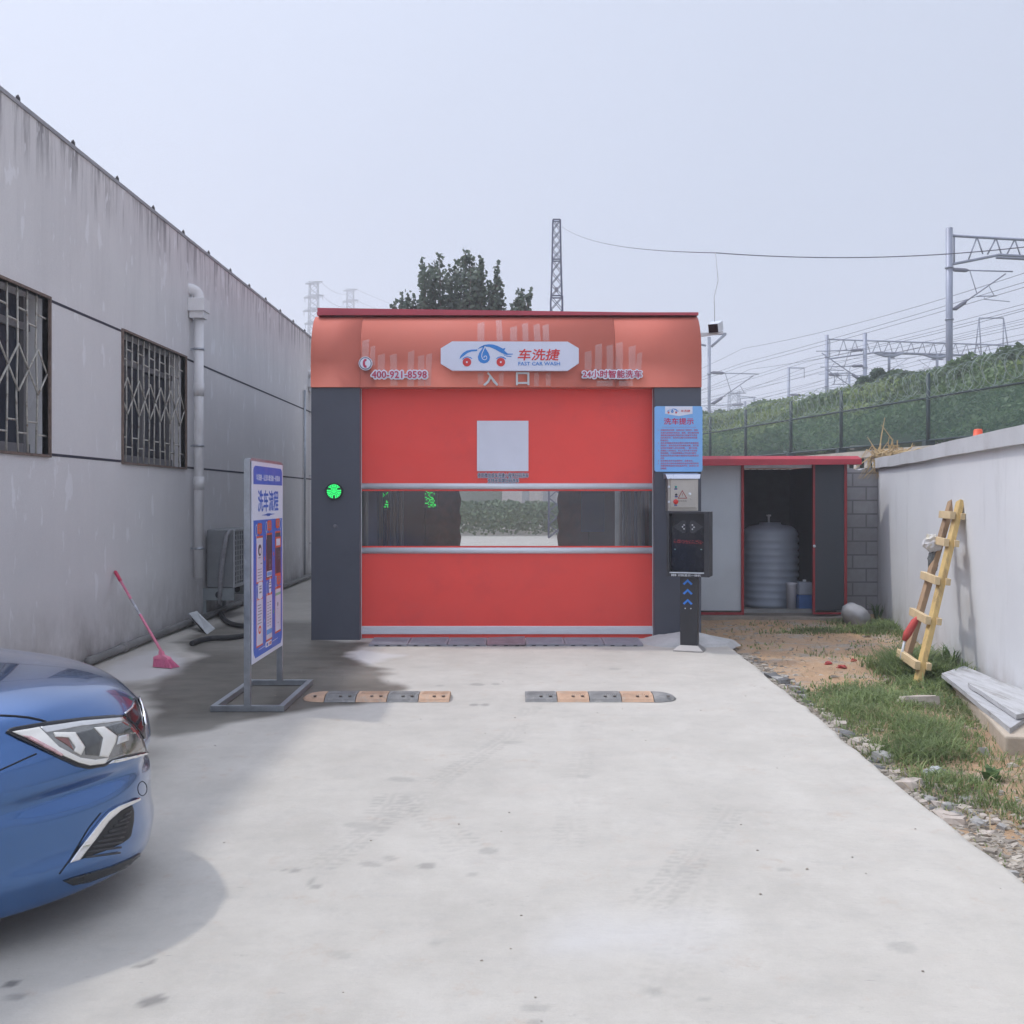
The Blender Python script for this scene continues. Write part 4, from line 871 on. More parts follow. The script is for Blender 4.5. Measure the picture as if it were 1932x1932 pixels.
VMAP = ([0, 7, 17.5, 25.5, 32, 37, 55, 57, 60, 63, 67, 73, 100, 105, 109, 137, 138, 142, 144, 150], [0, 3.2, 9.2, 14, 17, 21.5, 37.5, 39.3, 41.5, 44, 48, 55, 90.5, 96, 103, 138.5, 139.6, 143.6, 146.8, 150])
def sq(u, v): return (ps0 + float(np.interp(u, [0, 5, 95, 100], [0, 3.4, 97, 100])) / 100 * (ps1 - ps0), pz1 - float(np.interp(v, *VMAP)) / 150 * (pz1 - pz0))       # panel drawn 100 wide, 150 tall
mb = MB(); mb.prism([sq(0, 0), sq(0, 150), sq(100, 150), sq(100, 0)][::1], SF(0), .006, 0); pn = mb.build('panel', M('panel_white', (.66, .68, .80), .4, 0, .03), st)
royal = M('royal_blue_print', (.022, .115, .54), .42, 0, .04); orp = M('orange_print', (.62, .09, .03), .45); phone_w = M('screen_white', (.60, .60, .72), .4); phone_k = M('screen_black', (.03, .03, .045), .35); greyp = M('grey_print', (.22, .22, .28), .5); lblue = M('light_blue_print', (.10, .32, .70), .45)
def rr(u0, u1, v0, v1, r=3):
    a, b_ = sq(u0, v1), sq(u1, v0); rad = r / 100 * (ps1 - ps0); return rrect(a[0], b_[0], a[1], b_[1], rad)[::1]
o0 = .0065
mb = MB()
def flat(poly, lv=0, mi=0): mb.prism(poly, SF(o0 + lv * .0007), .0006, mi)
a = rr(5, 95, 7, 32, 6); flat([sq(5, 32), sq(95, 32), sq(95, 13), sq(94, 9.5), sq(90, 7), sq(10, 7), sq(6, 9.5), sq(5, 13)])
flat([sq(5, 63), sq(95, 63), sq(95, 138), sq(94, 141.5), sq(90, 144), sq(10, 144), sq(6, 141.5), sq(5, 138)][::-1])
mb.build('blue_field', royal, pn)
mb = MB(); a = sq(13, 25.5), sq(87, 17.5); mb.text('车洗捷—让洗车像洗脸一样简单', a[0][0], a[1][0], a[0][1], a[1][1], SF(o0 + .0008), .0006, .004, 0); mb.build('headline', white_vinyl, pn)
mb = MB(); a = sq(18, 55), sq(82, 37); mb.text('洗车流程', a[0][0], a[1][0], a[0][1], a[1][1], SF(o0), .0008, .02)
for p_ in ([(28, 58.6), (47, 57.4), (47, 59.4)], [(72, 58.0), (53, 57.2), (53, 59.2)]): mb.prism([sq(*q) for q in p_], SF(o0), .0006)
mb.prism([sq(44, 57), sq(56, 57), sq(54, 60), (sq(46, 60))][::-1], SF(o0), .0006); mb.build('panel_title', royal, pn)
for (u0, v0, u1, v1, kind) in ((13, 75, 32, 100, 'w'), (42, 74, 61, 99.5, 'k'), (71, 73.5, 90, 98.5, 'kr'), (13, 110, 32, 137, 'w2'), (42, 109.5, 61, 136.5, 'w3'), (71, 108, 90, 134.5, 'w4')):
    mb = MB()
    flat([sq(u0, v0 - 1.2), sq(u1, v0 - 1.2), sq(u1, v1 + 1.2), sq(u0, v1 + 1.2)][::-1], 1, 0)
    flat([sq(u0 + .6, v0), sq(u1 - .6, v0), sq(u1 - .6, v1), sq(u0 + .6, v1)][::-1], 2, 2 if kind[0] == 'k' else 1)
    cx = (u0 + u1) / 2
    ell = lambda cu_, cv_, ru, rv: [sq(cu_ + ru * math.cos(q), cv_ + rv * math.sin(q)) for q in np.linspace(0, 2 * math.pi, 16, endpoint=False)]
    rc = lambda a0, a1, b0, b1: [sq(a0, b0), sq(a1, b0), sq(a1, b1), sq(a0, b1)][::-1]
    if kind == 'w':
        flat(ell(cx, v0 + 7, 5, 3.4), 3, 2); flat(ell(cx + 1, v0 + 7.4, 3, 1.8), 4, 1); flat(rc(cx - 4, cx + 2, v0 + 11, v0 + 11.6), 3, 3); flat(rc(cx + 2, cx + 7, v0 + 14.5, v0 + 15.1), 3, 3)
        for q in range(4): flat(rc(u0 + 3, u1 - 4, v1 - 7.2 + q * 1.7, v1 - 6.8 + q * 1.7), 3, 3)
    if kind == 'k':
        flat(rc(u0 + 1.5, u1 - 1.5, v1 - 4, v1 - .6), 3, 1); flat(rc(u0 + 2.3, u1 - 2.3, v1 - 3.4, v1 - 1.2), 4, 4); flat(ell(cx + 2, v1 - 9, 2.2, 2), 3, 3); flat(ell(cx + 2, v1 - 9, 1.4, 1.2), 4, 2); flat(rc(cx - .5, cx + 4.5, v1 - 7, v1 - 5), 3, 3); flat(rc(cx + .5, cx + 3.6, v1 - 6.6, v1 - 5.4), 4, 2)
    if kind == 'kr':
        flat(rc(u0 - .4, u1 + .4, v0 + 2.5, v0 + 9), 3, 0); flat(rc(u0 + 3, u1 - 3, v0 + 3.6, v0 + 7.8), 4, 1); flat(ell(cx + 3, v0 + 13, 2, 1.6), 3, 3); flat(ell(cx + 3, v0 + 13, 1.3, 1), 4, 2); flat(rc(cx + 1.5, cx + 4.5, v0 + 15.5, v0 + 16.1), 3, 3)
    if kind == 'w2':
        for q in range(7): flat(rc(u0 + 3 + (q % 3), cx + 3 + (q % 4), v0 + 3 + q * 1.8, v0 + 3.5 + q * 1.8), 3, 3)
        flat(ell(cx, v0 + 18, 4, 2.5), 3, 0); flat(ell(cx, v0 + 18, 2, 1.2), 4, 1)
    if kind == 'w3':
        for q in range(9):
            flat(rc(u0 + 4, u0 + 7, v0 + 4 + q * 1.8, v0 + 4.7 + q * 1.8), 3, 3); flat(rc(cx + 1, cx + 6 - q % 3, v0 + 4 + q * 1.8, v0 + 4.6 + q * 1.8), 3, 3)
        flat(rc(u0 + 1, u1 - 1, v1 - 6, v1 - 3), 3, 4)
    if kind == 'w4':
        flat(rc(u0 + .6, u1 - .6, v0 + 2, v0 + 3.6), 3, 5); flat(ell(cx - 1, v0 + 9.5, 1.8, 1.5), 3, 3); flat(rc(cx - 2, cx, v0 + 12, v0 + 12.4), 3, 3); flat(rc(cx - 1, cx + 1, v1 - 5.5, v1 - 4.8), 3, 3)
    mb.build('step_screen', [orp, phone_w, phone_k, greyp, lblue, M('pale_green_print', (.25, .45, .28), .5)], pn)
for (cu_, cv_, mi) in ((22, 69, 0), (52, 67.5, 0), (79, 66.5, 0), (24, 105, 1), (54, 104.5, 2), (83, 102.5, 0)):
    mb = MB(); w_, h_ = (6.5, 3.6) if mi != 1 else (6.5, 4.6)
    if mi == 2: flat([sq(cu_, cv_ - 5.5), sq(cu_ + 4, cv_), sq(cu_ + 3, cv_ + 3.6), sq(cu_, cv_ + 4.6), sq(cu_ - 3, cv_ + 3.6), sq(cu_ - 4, cv_)][::-1], 3, 1)
    else:
        flat(rr(cu_ - w_, cu_ + w_, cv_ - h_, cv_ + h_, 2), 3, mi); flat([sq(cu_ - 1, cv_ + h_), sq(cu_ + 1, cv_ + h_), sq(cu_ + .4, cv_ + h_ + 2)][::-1], 3, mi)
    for q in range(3): flat([sq(cu_ - 3.2, cv_ - 1.9 + q * 1.6), sq(cu_ + 3.2, cv_ - 1.9 + q * 1.6), sq(cu_ + 3.2, cv_ - 1.2 + q * 1.6), sq(cu_ - 3.2, cv_ - 1.2 + q * 1.6)][::-1], 4, 2)
    # pale looping pointer line beside the bubble
    sgn = 1 if cu_ == 79 else -1; ux = cu_ + sgn * 9.5
    loop = [sq(ux + 2.6 * math.sin(q) , cv_ + 1 + 3.6 * math.cos(q)) for q in np.linspace(0, 2 * math.pi, 14)] + [sq(ux + .5, cv_ + 9)]
    for a_, b_ in zip(loop[:-1], loop[1:]):
        d = Vector((b_[0] - a_[0], b_[1] - a_[1])); L = max(d.length, 1e-4); nx, nz = -d.y / L * .0035, d.x / L * .0035
        mb.prism([(a_[0] + nx, a_[1] + nz), (b_[0] + nx, b_[1] + nz), (b_[0] - nx, b_[1] - nz), (a_[0] - nx, a_[1] - nz)], SF(o0 + .002), .0006, 3)
    mb.build('speech_bubble', [orp, white_vinyl, greyp, M('pale_line_print', (.5, .55, .66), .5)], pn)
mb = MB()
flat(rr(40, 60, 138, 142, 1.8), 1, 0)
flat([sq(20, 140.3), sq(38, 139.9), sq(38, 140.3), sq(20, 140.6)], 1, 0); flat([sq(62, 139.9), sq(80, 139.5), sq(80, 139.8), sq(62, 140.3)], 1, 0)
flat([sq(43 + 2.4 + 2.4 * math.cos(q), 140 + 1.3 * math.sin(q)) for q in np.linspace(0, 2 * math.pi, 14, endpoint=False)], 2, 1)
a = sq(49.5, 141.2), sq(58.5, 138.8); mb.text('车洗捷', a[0][0], a[1][0], a[0][1], a[1][1], SF(o0 + .0016), .0005, .015, 2); mb.build('footer_badge', [white_vinyl, royal, orp], pn)
mb = MB()
for (u, v, mi) in ((36.8, 87.5, 0), (66, 86, 0), (37, 124, 1), (66, 121, 2)): flat([sq(u - 1.5, v), sq(u, v - 1.6), sq(u + 1.5, v), sq(u, v + 1.6)], 1, mi)
mb.build('step_arrow', [orp, lblue, M('green_print', (.12, .35, .16), .5)], pn)

# ================================================================== BROOM, TILE BOARD, AC UNIT, HOSES
pink = M('pink_plastic', (.80, .24, .36), .4, 0, .1, 8); pinkb = M('pink_bristle', (.80, .20, .36), .8, 0, .3, 30, .4, 90, (6, 6, .5))
br_ = thing('broom', (-3.2, 9.45, 0), 'pink broom leaning on the left wall, bristles on the ground', 'broom')
ht = P(217, 1078, 10.17); hb = P(304, 1228, 9.42); d = (hb - ht).normalized()
mb = MB(); mb.tube([ht + d * .17, hb], .0125, 10); mb.build('handle', pink, br_)
mb = MB(); mb.tube([ht, ht + d * .01, ht + d * .15, ht + d * .17], [.012, .018, .017, .013], 10); mb.build('grip', M('red_grip', (.55, .03, .09), .4), br_)
mb = MB(); mb.tube([ht + d * .46, ht + d * .70], .0128, 10); mb.build('label_sleeve', M('sleeve', (.55, .55, .6), .4, 0, .5, 14), br_)
mb = MB(); u_ = Vector((.92, -.38, 0)); dn = Vector((.20, -.12, -.98)).normalized(); ww = u_.cross(dn).normalized()
sec = [(0, .016, .016), (.035, .022, .018), (.055, .075, .028), (.075, .085, .03)]
V = [hb + dn * s_[0] + u_ * (s_[1] * cx_) + ww * (s_[2] * cy_) for s_ in sec for cx_, cy_ in ((-1, -1), (1, -1), (1, 1), (-1, 1))]
mb.add(V, [[i * 4 + k, i * 4 + (k + 1) % 4, i * 4 + 4 + (k + 1) % 4, i * 4 + 4 + k] for i in range(3) for k in range(4)] + [[3, 2, 1, 0], [12, 13, 14, 15]]); mb.build('head', pink, br_)
mb = MB()
for k in range(260):
    a_, b_ = random.uniform(-1, 1), random.uniform(-1, 1); p = hb + dn * .07 + u_ * a_ * .08 + ww * b_ * .026; L = .155 / max(.5, -dn.z) 
    q = hb + dn * (.07 + .145) + u_ * (a_ * .112 + .02) + ww * b_ * .06; q.z = max(q.z, .004); mb.tube([p, q], .0032, 4, 0, False)
mb.build('bristles', pinkb, br_)
tb = thing('tile_board', (-3.6, 11.9, 0), 'white rectangular board tipped against the pipe by the wall', 'board')
A, B_, C_, D_ = P(356, 1157, 12.2), P(371, 1152.5, 12.3), G(406, 1186, .004), G(391, 1196, .004)
nv = (B_ - A).cross(D_ - A).normalized(); nv = nv if nv.z > 0 else -nv
mb = MB(); V = [A, B_, C_, D_] + [p - nv * .012 for p in (A, B_, C_, D_)]; mb.add(V, [[0, 1, 2, 3], [7, 6, 5, 4]] + [[i, 4 + i, 4 + (i + 1) % 4, (i + 1) % 4] for i in range(4)]); mb.build('board', M('white_board', (.55, .57, .58), .6, 0, .1, 6, stain=(.3, .3, .28)), tb)
mb = MB(); [mb.beam(p * .8 + q * .2 - nv * .014, p * .2 + q * .8 - nv * .014, .012, .01) for p, q in ((A, D_), (B_, C_))]; mb.build('back_batten', black_rub, tb)
ac = thing('ac_unit', (-3.8, 13.6, 0), 'white outdoor air conditioner unit on brackets behind the info stand', 'air conditioner')
acw = M('ac_white', (.47, .48, .50), .5, 0, .1, 5)
az0, az1, ay0, ay1, axb, axf = .40, 1.15, 13.15, 14.1, -3.92, -3.58
mb = MB(); mb.box(axb, axf, ay0, ay1, az0, az1, bev=.015); mb.build('casing', M('ac_side', (.22, .23, .24), .6, 0, .15, 5), ac)
mb = MB()
for k in range(10):
    z = az0 + .07 + k * .066; mb.box(axf + .003, axf + .016, ay0 + .02, ay1 - .02, z, z + .012)
for y in np.linspace(ay0 + .02, ay1 - .03, 9): mb.box(axf + .003, axf + .016, y, y + .012, az0 + .04, az1 - .03)
mb.box(axf + .001, axf + .02, ay0 - .002, ay0 + .018, az0, az1); mb.box(axf + .001, axf + .02, ay0 + .018, ay1, az1 - .03, az1); mb.box(axf + .001, axf + .02, ay0 + .018, ay1, az0, az0 + .04); mb.build('fan_grille', acw, ac)
mb = MB(); V = []
plate = [(-.38, -.33), (.0, -.33), (.02, -.05), (-.38, -.05)]
for y in (ay0 - .02, ay1 - .1):
    b_ = MB(); b_.box(axb - .04, axf + .02, y, y + .02, .24, az0 - .004); b_.box(axb - .04, axb + .0, y, y + .02, .06, .236); b_.lathe((axb + .16, y - .004, .31), [(.045, 0), (.045, .003)], 18, 1, 'y', False); b_.build('bracket', [M('bracket_grey', (.26, .29, .30), .6), black_pl], ac)
mb = MB(); mb.tube([P(436, 1000, 13.05), P(428, 1010, 13.05), P(424, 1030, 13.05), P(419, 1062, 13.1), P(416, 1100, 13.1), P(414, 1140, 13.15)], [.02, .028, .03, .03, .028, .026], 10); mb.build('insulated_pipe', M('pipe_wrap', (.33, .33, .35), .8, 0, .3, 14, .4), ac)
def hose(pts, r, label, name='hose', mat=black_rub):
    k = []; pts = [Vector(p) for p in pts]
    for i in range(len(pts) - 1):
        p0, p1, p2, p3 = pts[max(i - 1, 0)], pts[i], pts[i + 1], pts[min(i + 2, len(pts) - 1)]
        for t_ in np.linspace(0, 1, 8, endpoint=False): k.append(.5 * ((2 * p1) + (p2 - p0) * t_ + (2 * p0 - 5 * p1 + 4 * p2 - p3) * t_ ** 2 + (3 * p1 - p0 - 3 * p2 + p3) * t_ ** 3))
    k.append(pts[-1]); o = MB().tube(k, r, 10).build(name, mat, origin=k[0]); tag(o, label, 'hose'); return o
hose([G(362, 1214, .03), G(378, 1208, .03), G(400, 1204, .03), G(430, 1203, .03), G(462, 1199, .03), G(490, 1193, .03)], .028, 'short black rubber hose lying by the white board', 'hose')
hose([G(402, 1146, .05), G(412, 1152, .04), G(425, 1170, .03), G(445, 1179, .03), G(480, 1182, .03), G(505, 1180, .03)], .03, 'black hose curling from the wall pipe behind the stand')
wp = MB(); wp.tube([(LX + .07, 9.4, .05), (LX + .07, 11, .06), (LX + .08, 13, .055), (LX + .08, 20.5, .06)], .04, 10)
for y in (10.2, 12.3, 14.6, 17): wp.tube([(LX + .075, y, .057), (LX + .075, y + .08, .057)], .05, 10)
o = wp.build('ground_pipe', M('grey_ground_pipe', (.20, .195, .19), .7, 0, .3, 4, .2), origin=(LX, 12, 0)); tag(o, 'grey pipe running along the foot of the left wall', 'pipe')

# ================================================================== SPEED BUMPS
bo = M('faded_orange_rubber', (.52, .34, .23), .85, 0, .2, 9, .3, 50, stain=(.42, .37, .31), st_amt=.6, st_scale=14); bkk = M('faded_grey_rubber', (.225, .22, .215), .85, 0, .2, 9, .3, 50, stain=(.36, .345, .32), st_amt=.7, st_scale=12); hole = M('bolt_hole', (.09, .075, .06), .7)
def bump_strip(u0, u1, cols, tip, label, yaw):
    Y = 7.92; x0, x1 = (u0 - CU) / F * Y, (u1 - CU) / F * Y; n_ = len(cols); tl = .19; w_, h_ = .15, .045
    body = (x1 - x0 - tl) / (n_ - 1); t = thing('speed_bump', ((x0 + x1) / 2, Y, 0), label, 'speed bump', 'speed bumps before the car wash')
    xs = [x0]
    for k in range(n_): xs.append(xs[-1] + (tl if (k == 0 and tip < 0) or (k == n_ - 1 and tip > 0) else body))
    prf = [(-w_, .002), (-w_ * .8, h_ * .55), (-w_ * .45, h_), (w_ * .45, h_), (w_ * .8, h_ * .55), (w_, .002)]
    for k in range(n_):
        a_, b_ = xs[k] + .003, xs[k + 1] - .003; istip = (k == 0 and tip < 0) or (k == n_ - 1 and tip > 0); st_ = 8; V = []
        for i in range(st_ + 1):
            q = i / st_; f = 1
            if istip: r_ = q if tip < 0 else 1 - q; f = max(.06, math.sqrt(max(0, 1 - (1 - r_) ** 2.2)))
            for (py, pz) in prf: V.append((a_ + (b_ - a_) * q, Y + py * f, .002 + (pz - .002) * (f if istip else 1) + .002 * math.sin(i * 3.1) * (pz > .03)))
        m_ = len(prf); mb = MB(); mb.add(V, [[i * m_ + j, i * m_ + j + 1, (i + 1) * m_ + j + 1, (i + 1) * m_ + j][::-1] for i in range(st_) for j in range(m_ - 1)] + [list(range(m_)), [st_ * m_ + j for j in range(m_)][::-1]])
        if not istip:
            for j in range(13):                    # slanting tread ribs on the front slope
                xx = a_ + .02 + (b_ - a_ - .05) * j / 12; s_ = .03 * (1 if j > 6 else -1)
                mb.beam((xx, Y - w_ * .88, h_ * .34), (min(max(xx + s_, a_ + .01), b_ - .01), Y - w_ * .46, h_ * .98), .008, .006); mb.beam((xx, Y - w_ * .42, h_ + .0015), (xx + .012, Y + w_ * .4, h_ + .0015), .007, .005)
        sgm = mb.build('rubber_segment', bo if cols[k] == 'o' else bkk, t)
        mb = MB()
        for q in ((.5, .8) if not istip else (.6,)): mb.lathe((a_ + (b_ - a_) * q, Y - w_ * .62, h_ * .80), [(.013, 0), (.013, .005), (.008, .0055)], 14)
        mb.build('bolt_recess', hole, sgm)
bump_strip(571, 850, 'obobo', -1, 'left speed bump of faded orange and grey rubber, near the stand', .5)
bump_strip(990, 1276, 'bobob', 1, 'right speed bump of faded grey and orange rubber, grey tip', 0)

# ================================================================== LADDER AND WHAT HANGS ON IT
gz = lambda x, y: float(ground_z(np.array(x), np.array(y)))
ld = thing('ladder', (3.6, 9.1, -.1), 'home-made wooden ladder with a yellow stile, against the white wall', 'ladder')
LA = (P(1698, 1284, 9.22), P(1796, 946, 9.92)); LB = (P(1727, 1306, 8.72), P(1812, 946, 9.47))
for (a_, b_), m_ in ((LA, wood), (LB, wood_y)):
    a_ = Vector(a_); mb = MB(); mb.beam(a_ - (b_ - a_).normalized() * .03, b_, .075, .05, up=(1, .2, 0), bev=.004); mb.build('stile', m_, ld)
def ladder_at(t_): return LA[0].lerp(LA[1], t_), LB[0].lerp(LB[1], t_)
for t_ in (.13, .355, .56, .765, .915):
    p, q = ladder_at(t_); dd_ = (q - p).normalized(); off = Vector((-.05, -.02, .01))
    mb = MB(); mb.beam(p - dd_ * .13 + off, q + dd_ * .05 + off * 1.1 + Vector((.0, 0, 0)), .045, .07, up=(.1, 0, 1), bev=.003); mb.beam(p * .35 + q * .65 + Vector((.05, .02, .0)), q + dd_ * .09 + Vector((.05, .02, -.0)), .04, .06, up=(.1, 0, 1), bev=.003); mb.build('rung', M('pale_new_wood', (.62, .47, .27), .7, 0, .15, 5, .2), ld)
p, q = ladder_at(.765); c0 = p + Vector((-.10, -.06, -.02))
def crumple(c0, sx_, sy_, sz_, seed, n1=12, n2=18, amp=.5):
    V = []
    for i in range(n1 + 1):
        th = math.pi * i / n1
        for k in range(n2):
            ph = 2 * math.pi * k / n2; d_ = Vector((math.sin(th) * math.cos(ph), math.sin(th) * math.sin(ph), math.cos(th)))
            r_ = 1 + amp * (float(vnoise(d_.x * 2 + 9, d_.y * 2 + d_.z * 2.7, 1.7, seed)) - .5) + amp * .5 * (float(vnoise(d_.x * 6, d_.z * 6 + d_.y * 5, 1.5, seed + 1)) - .5); V.append(c0 + Vector((d_.x * sx_ * r_, d_.y * sy_ * r_, d_.z * sz_ * r_)))
    return V, [[i * n2 + k, i * n2 + (k + 1) % n2, (i + 1) * n2 + (k + 1) % n2, (i + 1) * n2 + k][::-1] for i in range(n1) for k in range(n2)]
mb = MB(); V, f_ = crumple(c0, .085, .07, .085, 101); mb.add(V, f_); V, f_ = crumple(c0 + Vector((-.0, .0, -.17)), .045, .04, .10, 103); mb.add(V, f_, 1)
o = mb.build('rag_bundle', [M('white_rag', (.66, .65, .66), .85, 0, .1, 20, stain=(.55, .45, .15), st_amt=.5, st_scale=9), M('grey_mop', (.16, .17, .17), .9, 0, .4, 25)], origin=c0); tag(o, 'white and grey rag bundle hung on the upper ladder rung', 'rag')
p, q = ladder_at(.22); c0 = p + Vector((-.12, -.12, .0))
fl = thing('red_flag', c0, 'rolled red flag with a white stick on the lower ladder', 'flag')
mb = MB(); mb.tube([c0 + Vector((-.03, 0, -.17)), c0 + Vector((.01, 0, .02))], .012, 8); mb.build('stick', white_paint, fl)
mb = MB(); mb.tube([c0 + Vector((.0, 0, .0)), c0 + Vector((.03, 0, .06)), c0 + Vector((.10, .01, .17)), c0 + Vector((.155, .02, .235))], [.02, .036, .032, .008], 10); mb.build('rolled_cloth', M('red_cloth', (.50, .07, .06), .8, 0, .15, 15), fl)

# ================================================================== PLANKS, CONCRETE BEAM, BRICKS, LITTER
def plank(cs, z, t_, name, label, mat):
    pts = [G(u, v, z) for u, v in cs]; V = []; nseg = 14
    for i in range(nseg + 1):
        q = i / nseg; a_ = pts[0].lerp(pts[3], q); b_ = pts[1].lerp(pts[2], q); wob = .008 * (float(vnoise(q * 9, z * 40, 1, 7)) - .5)
        for p_, dz_ in ((a_, 0), (b_, 0), (b_, -t_), (a_, -t_)): V.append((p_.x + wob, p_.y, p_.z + dz_ + wob * .6))
    mb = MB(); mb.add(V, [[i * 4 + k, i * 4 + (k + 1) % 4, i * 4 + 4 + (k + 1) % 4, i * 4 + 4 + k][::-1] for i in range(nseg) for k in range(4)] + [[0, 1, 2, 3], [nseg * 4 + k for k in (3, 2, 1, 0)]])
    o = mb.build(name, mat, origin=pts[0]); tag(o, label, 'plank')
old = M('weathered_grey_board', (.44, .44, .45), .85, 0, .16, 3, .35, 40, (6, .6, 6), stain=(.17, .155, .14), st_amt=.75, st_scale=2.6)
plank([(1777, 1270), (1820, 1255.5), (1975, 1326), (1906, 1374)], .085, .035, 'plank', 'wide lower weathered plank on the concrete beam by the wall', old)
plank([(1826, 1288), (1870, 1279.5), (2010, 1330), (1918, 1348)], .125, .032, 'plank', 'narrow upper plank resting on top of the wide one', M('weathered_board', (.47, .47, .475), .85, 0, .15, 3, .35, 40, (6, .6, 6), stain=(.2, .18, .16), st_amt=.7, st_scale=3.1))
mb = MB(); a_, b_ = G(1800, 1292, 0), G(1899, 1402, 0); a_.z = b_.z = 0; d_ = (b_ - a_).normalized()
mb.beam(a_ + Vector((.11, 0, -.06)), b_ + Vector((.11, 0, -.06)) + d_ * .05, .24, .22, bev=.015); o = mb.build('concrete_beam', M('sandy_concrete', (.46, .39, .31), .95, 0, .2, 5, .4, 30), origin=a_); tag(o, 'sandy concrete beam lying beneath the weathered planks', 'beam')
def rock(c0, sx_, sy_, sz_, mat, name, label, cat, group, yaw=0.0):
    bm = bmesh.new(); bmesh.ops.create_cube(bm, size=1)
    bmesh.ops.subdivide_edges(bm, edges=bm.edges[:], cuts=1, use_grid_fill=True)
    for v in bm.verts:
        k = random.uniform(.72, 1.12) if max(abs(v.co.x), abs(v.co.y), abs(v.co.z)) > .4 else 1
        if sum(abs(x) > .4 for x in v.co) >= 2: k *= .78
        v.co = Vector((v.co.x * sx_ * k, v.co.y * sy_ * k, v.co.z * sz_ * (k + .1)))
    bm.transform(Matrix.Translation(c0) @ Matrix.Rotation(yaw, 4, 'Z') @ Matrix.Rotation(random.uniform(-.25, .25), 4, 'X'))
    bm.verts.index_update(); mb = MB(); mb.add([v.co for v in bm.verts], [[v.index for v in f.verts] for f in bm.faces]); bm.free()
    return tag(mb.build(name, mat, origin=c0), label, cat, group)
rgrey = M('rubble_grey', (.36, .35, .335), .95, 0, .22, 12, .5, 40); rdark = M('rubble_dark', (.15, .15, .15), .95, 0, .25, 12, .5, 40); rtan = M('rubble_tan', (.46, .40, .35), .95, 0, .2, 12, .5, 40)
GRP = 'rubble lumps along the driveway edge'
lab = {0: 'angular broken grey concrete lump beside the driveway edge', 1: 'dark angular stone lump beside the driveway edge', 2: 'tan broken concrete lump beside the driveway edge'}
for (u, v, s_, k) in [(1432, 1260, .07, 1), (1440, 1268, .10, 0), (1458, 1273, .12, 1), (1468, 1277, .09, 0), (1478, 1282, .11, 1), (1482, 1272, .06, 0), (1489, 1288, .08, 1), (1500, 1296, .09, 0), (1508, 1306, .07, 1), (1515, 1312, .09, 0), (1522, 1323, .08, 1), (1530, 1331, .07, 0), (1505, 1284, .05, 0), (1520, 1300, .05, 1), (1495, 1276, .04, 1),
                       (1547, 1345, .09, 2), (1562, 1352, .11, 2), (1590, 1378, .10, 0), (1602, 1388, .13, 1), (1585, 1366, .08, 2), (1625, 1400, .17, 2), (1642, 1412, .15, 2), (1668, 1424, .14, 0), (1660, 1440, .09, 1), (1690, 1450, .07, 2), (1715, 1478, .15, 2), (1735, 1470, .06, 0), (1702, 1462, .05, 0), (1650, 1427, .06, 1),
                       (1755, 1497, .07, 0), (1772, 1507, .08, 2), (1790, 1510, .09, 0), (1815, 1512, .10, 2), (1800, 1526, .08, 0), (1785, 1530, .12, 2), (1798, 1540, .11, 2), (1770, 1522, .06, 0), (1838, 1520, .07, 0), (1860, 1528, .06, 2), (1846, 1541, .08, 0), (1875, 1538, .07, 2), (1822, 1497, .06, 0), (1760, 1512, .05, 1), (1890, 1550, .05, 0), (1868, 1560, .06, 2),
                       (1910, 1640, .06, 0), (1885, 1620, .05, 2), (1925, 1662, .06, 1), (1715, 1495, .04, 0), (1742, 1503, .05, 2)]:
    c0 = G(u, v, -.05); s_ *= .78; c0.z = gz(c0.x, c0.y) + s_ * .06 + .004
    if c0.x < float(edge_x(c0.y)) + s_ * .3: c0.x = float(edge_x(c0.y)) + s_ * .35
    rock(c0, s_ * 1.5 * random.uniform(.8, 1.2), s_ * 1.3, s_ * random.uniform(.55, .85), (rgrey, rdark, rtan)[k], 'rubble_lump', lab[k], 'rubble', GRP, random.uniform(0, 3))
c0 = G(1736, 1326, -.03); rock(Vector((c0.x, c0.y, gz(c0.x, c0.y) + .04)), .36, .14, .11, rtan, 'stone_block', 'long pale stone block lying in the grass below the ladder', 'stone', None, .05)
c0 = G(1855, 1418, -.05); rock(Vector((c0.x, c0.y, gz(c0.x, c0.y) + .02)), .07, .05, .05, rgrey, 'pale_pebble', 'small pale pebble in the bare patch by the planks', 'stone', None)
rl_ = M('red_litter', (.42, .04, .035), .6, 0, .2, 20)
for (u, v, s_, lb) in ((1563, 1253, .04, 'flattened dark red scrap farthest left on the bare earth'), (1588, 1258, .05, 'larger crumpled red scrap in the middle of bare earth'), (1611, 1248, .028, 'tiny red scrap closest to the ladder on bare earth')):
    c0 = G(u, v, -.06); c0.z = gz(c0.x, c0.y) + .012; mb = MB(); V, f_ = crumple(c0, s_, s_ * .6, .018, int(u), 6, 10, .9); mb.add(V, f_); tag(mb.build('red_scrap', rl_, origin=c0), lb, 'litter')
c0 = G(1766, 1448, -.04); c0.z = gz(c0.x, c0.y) + .03; mb = MB(); V, f_ = crumple(c0 - Vector((0, 0, .012)), .075, .045, .022, 77, 8, 12, 1.2); mb.add(V, f_); tag(mb.build('plastic_scrap', M('grubby_plastic', (.45, .46, .47), .5, 0, .2, 30), origin=c0), 'crumpled white plastic scrap in the grass near the rubble', 'litter')
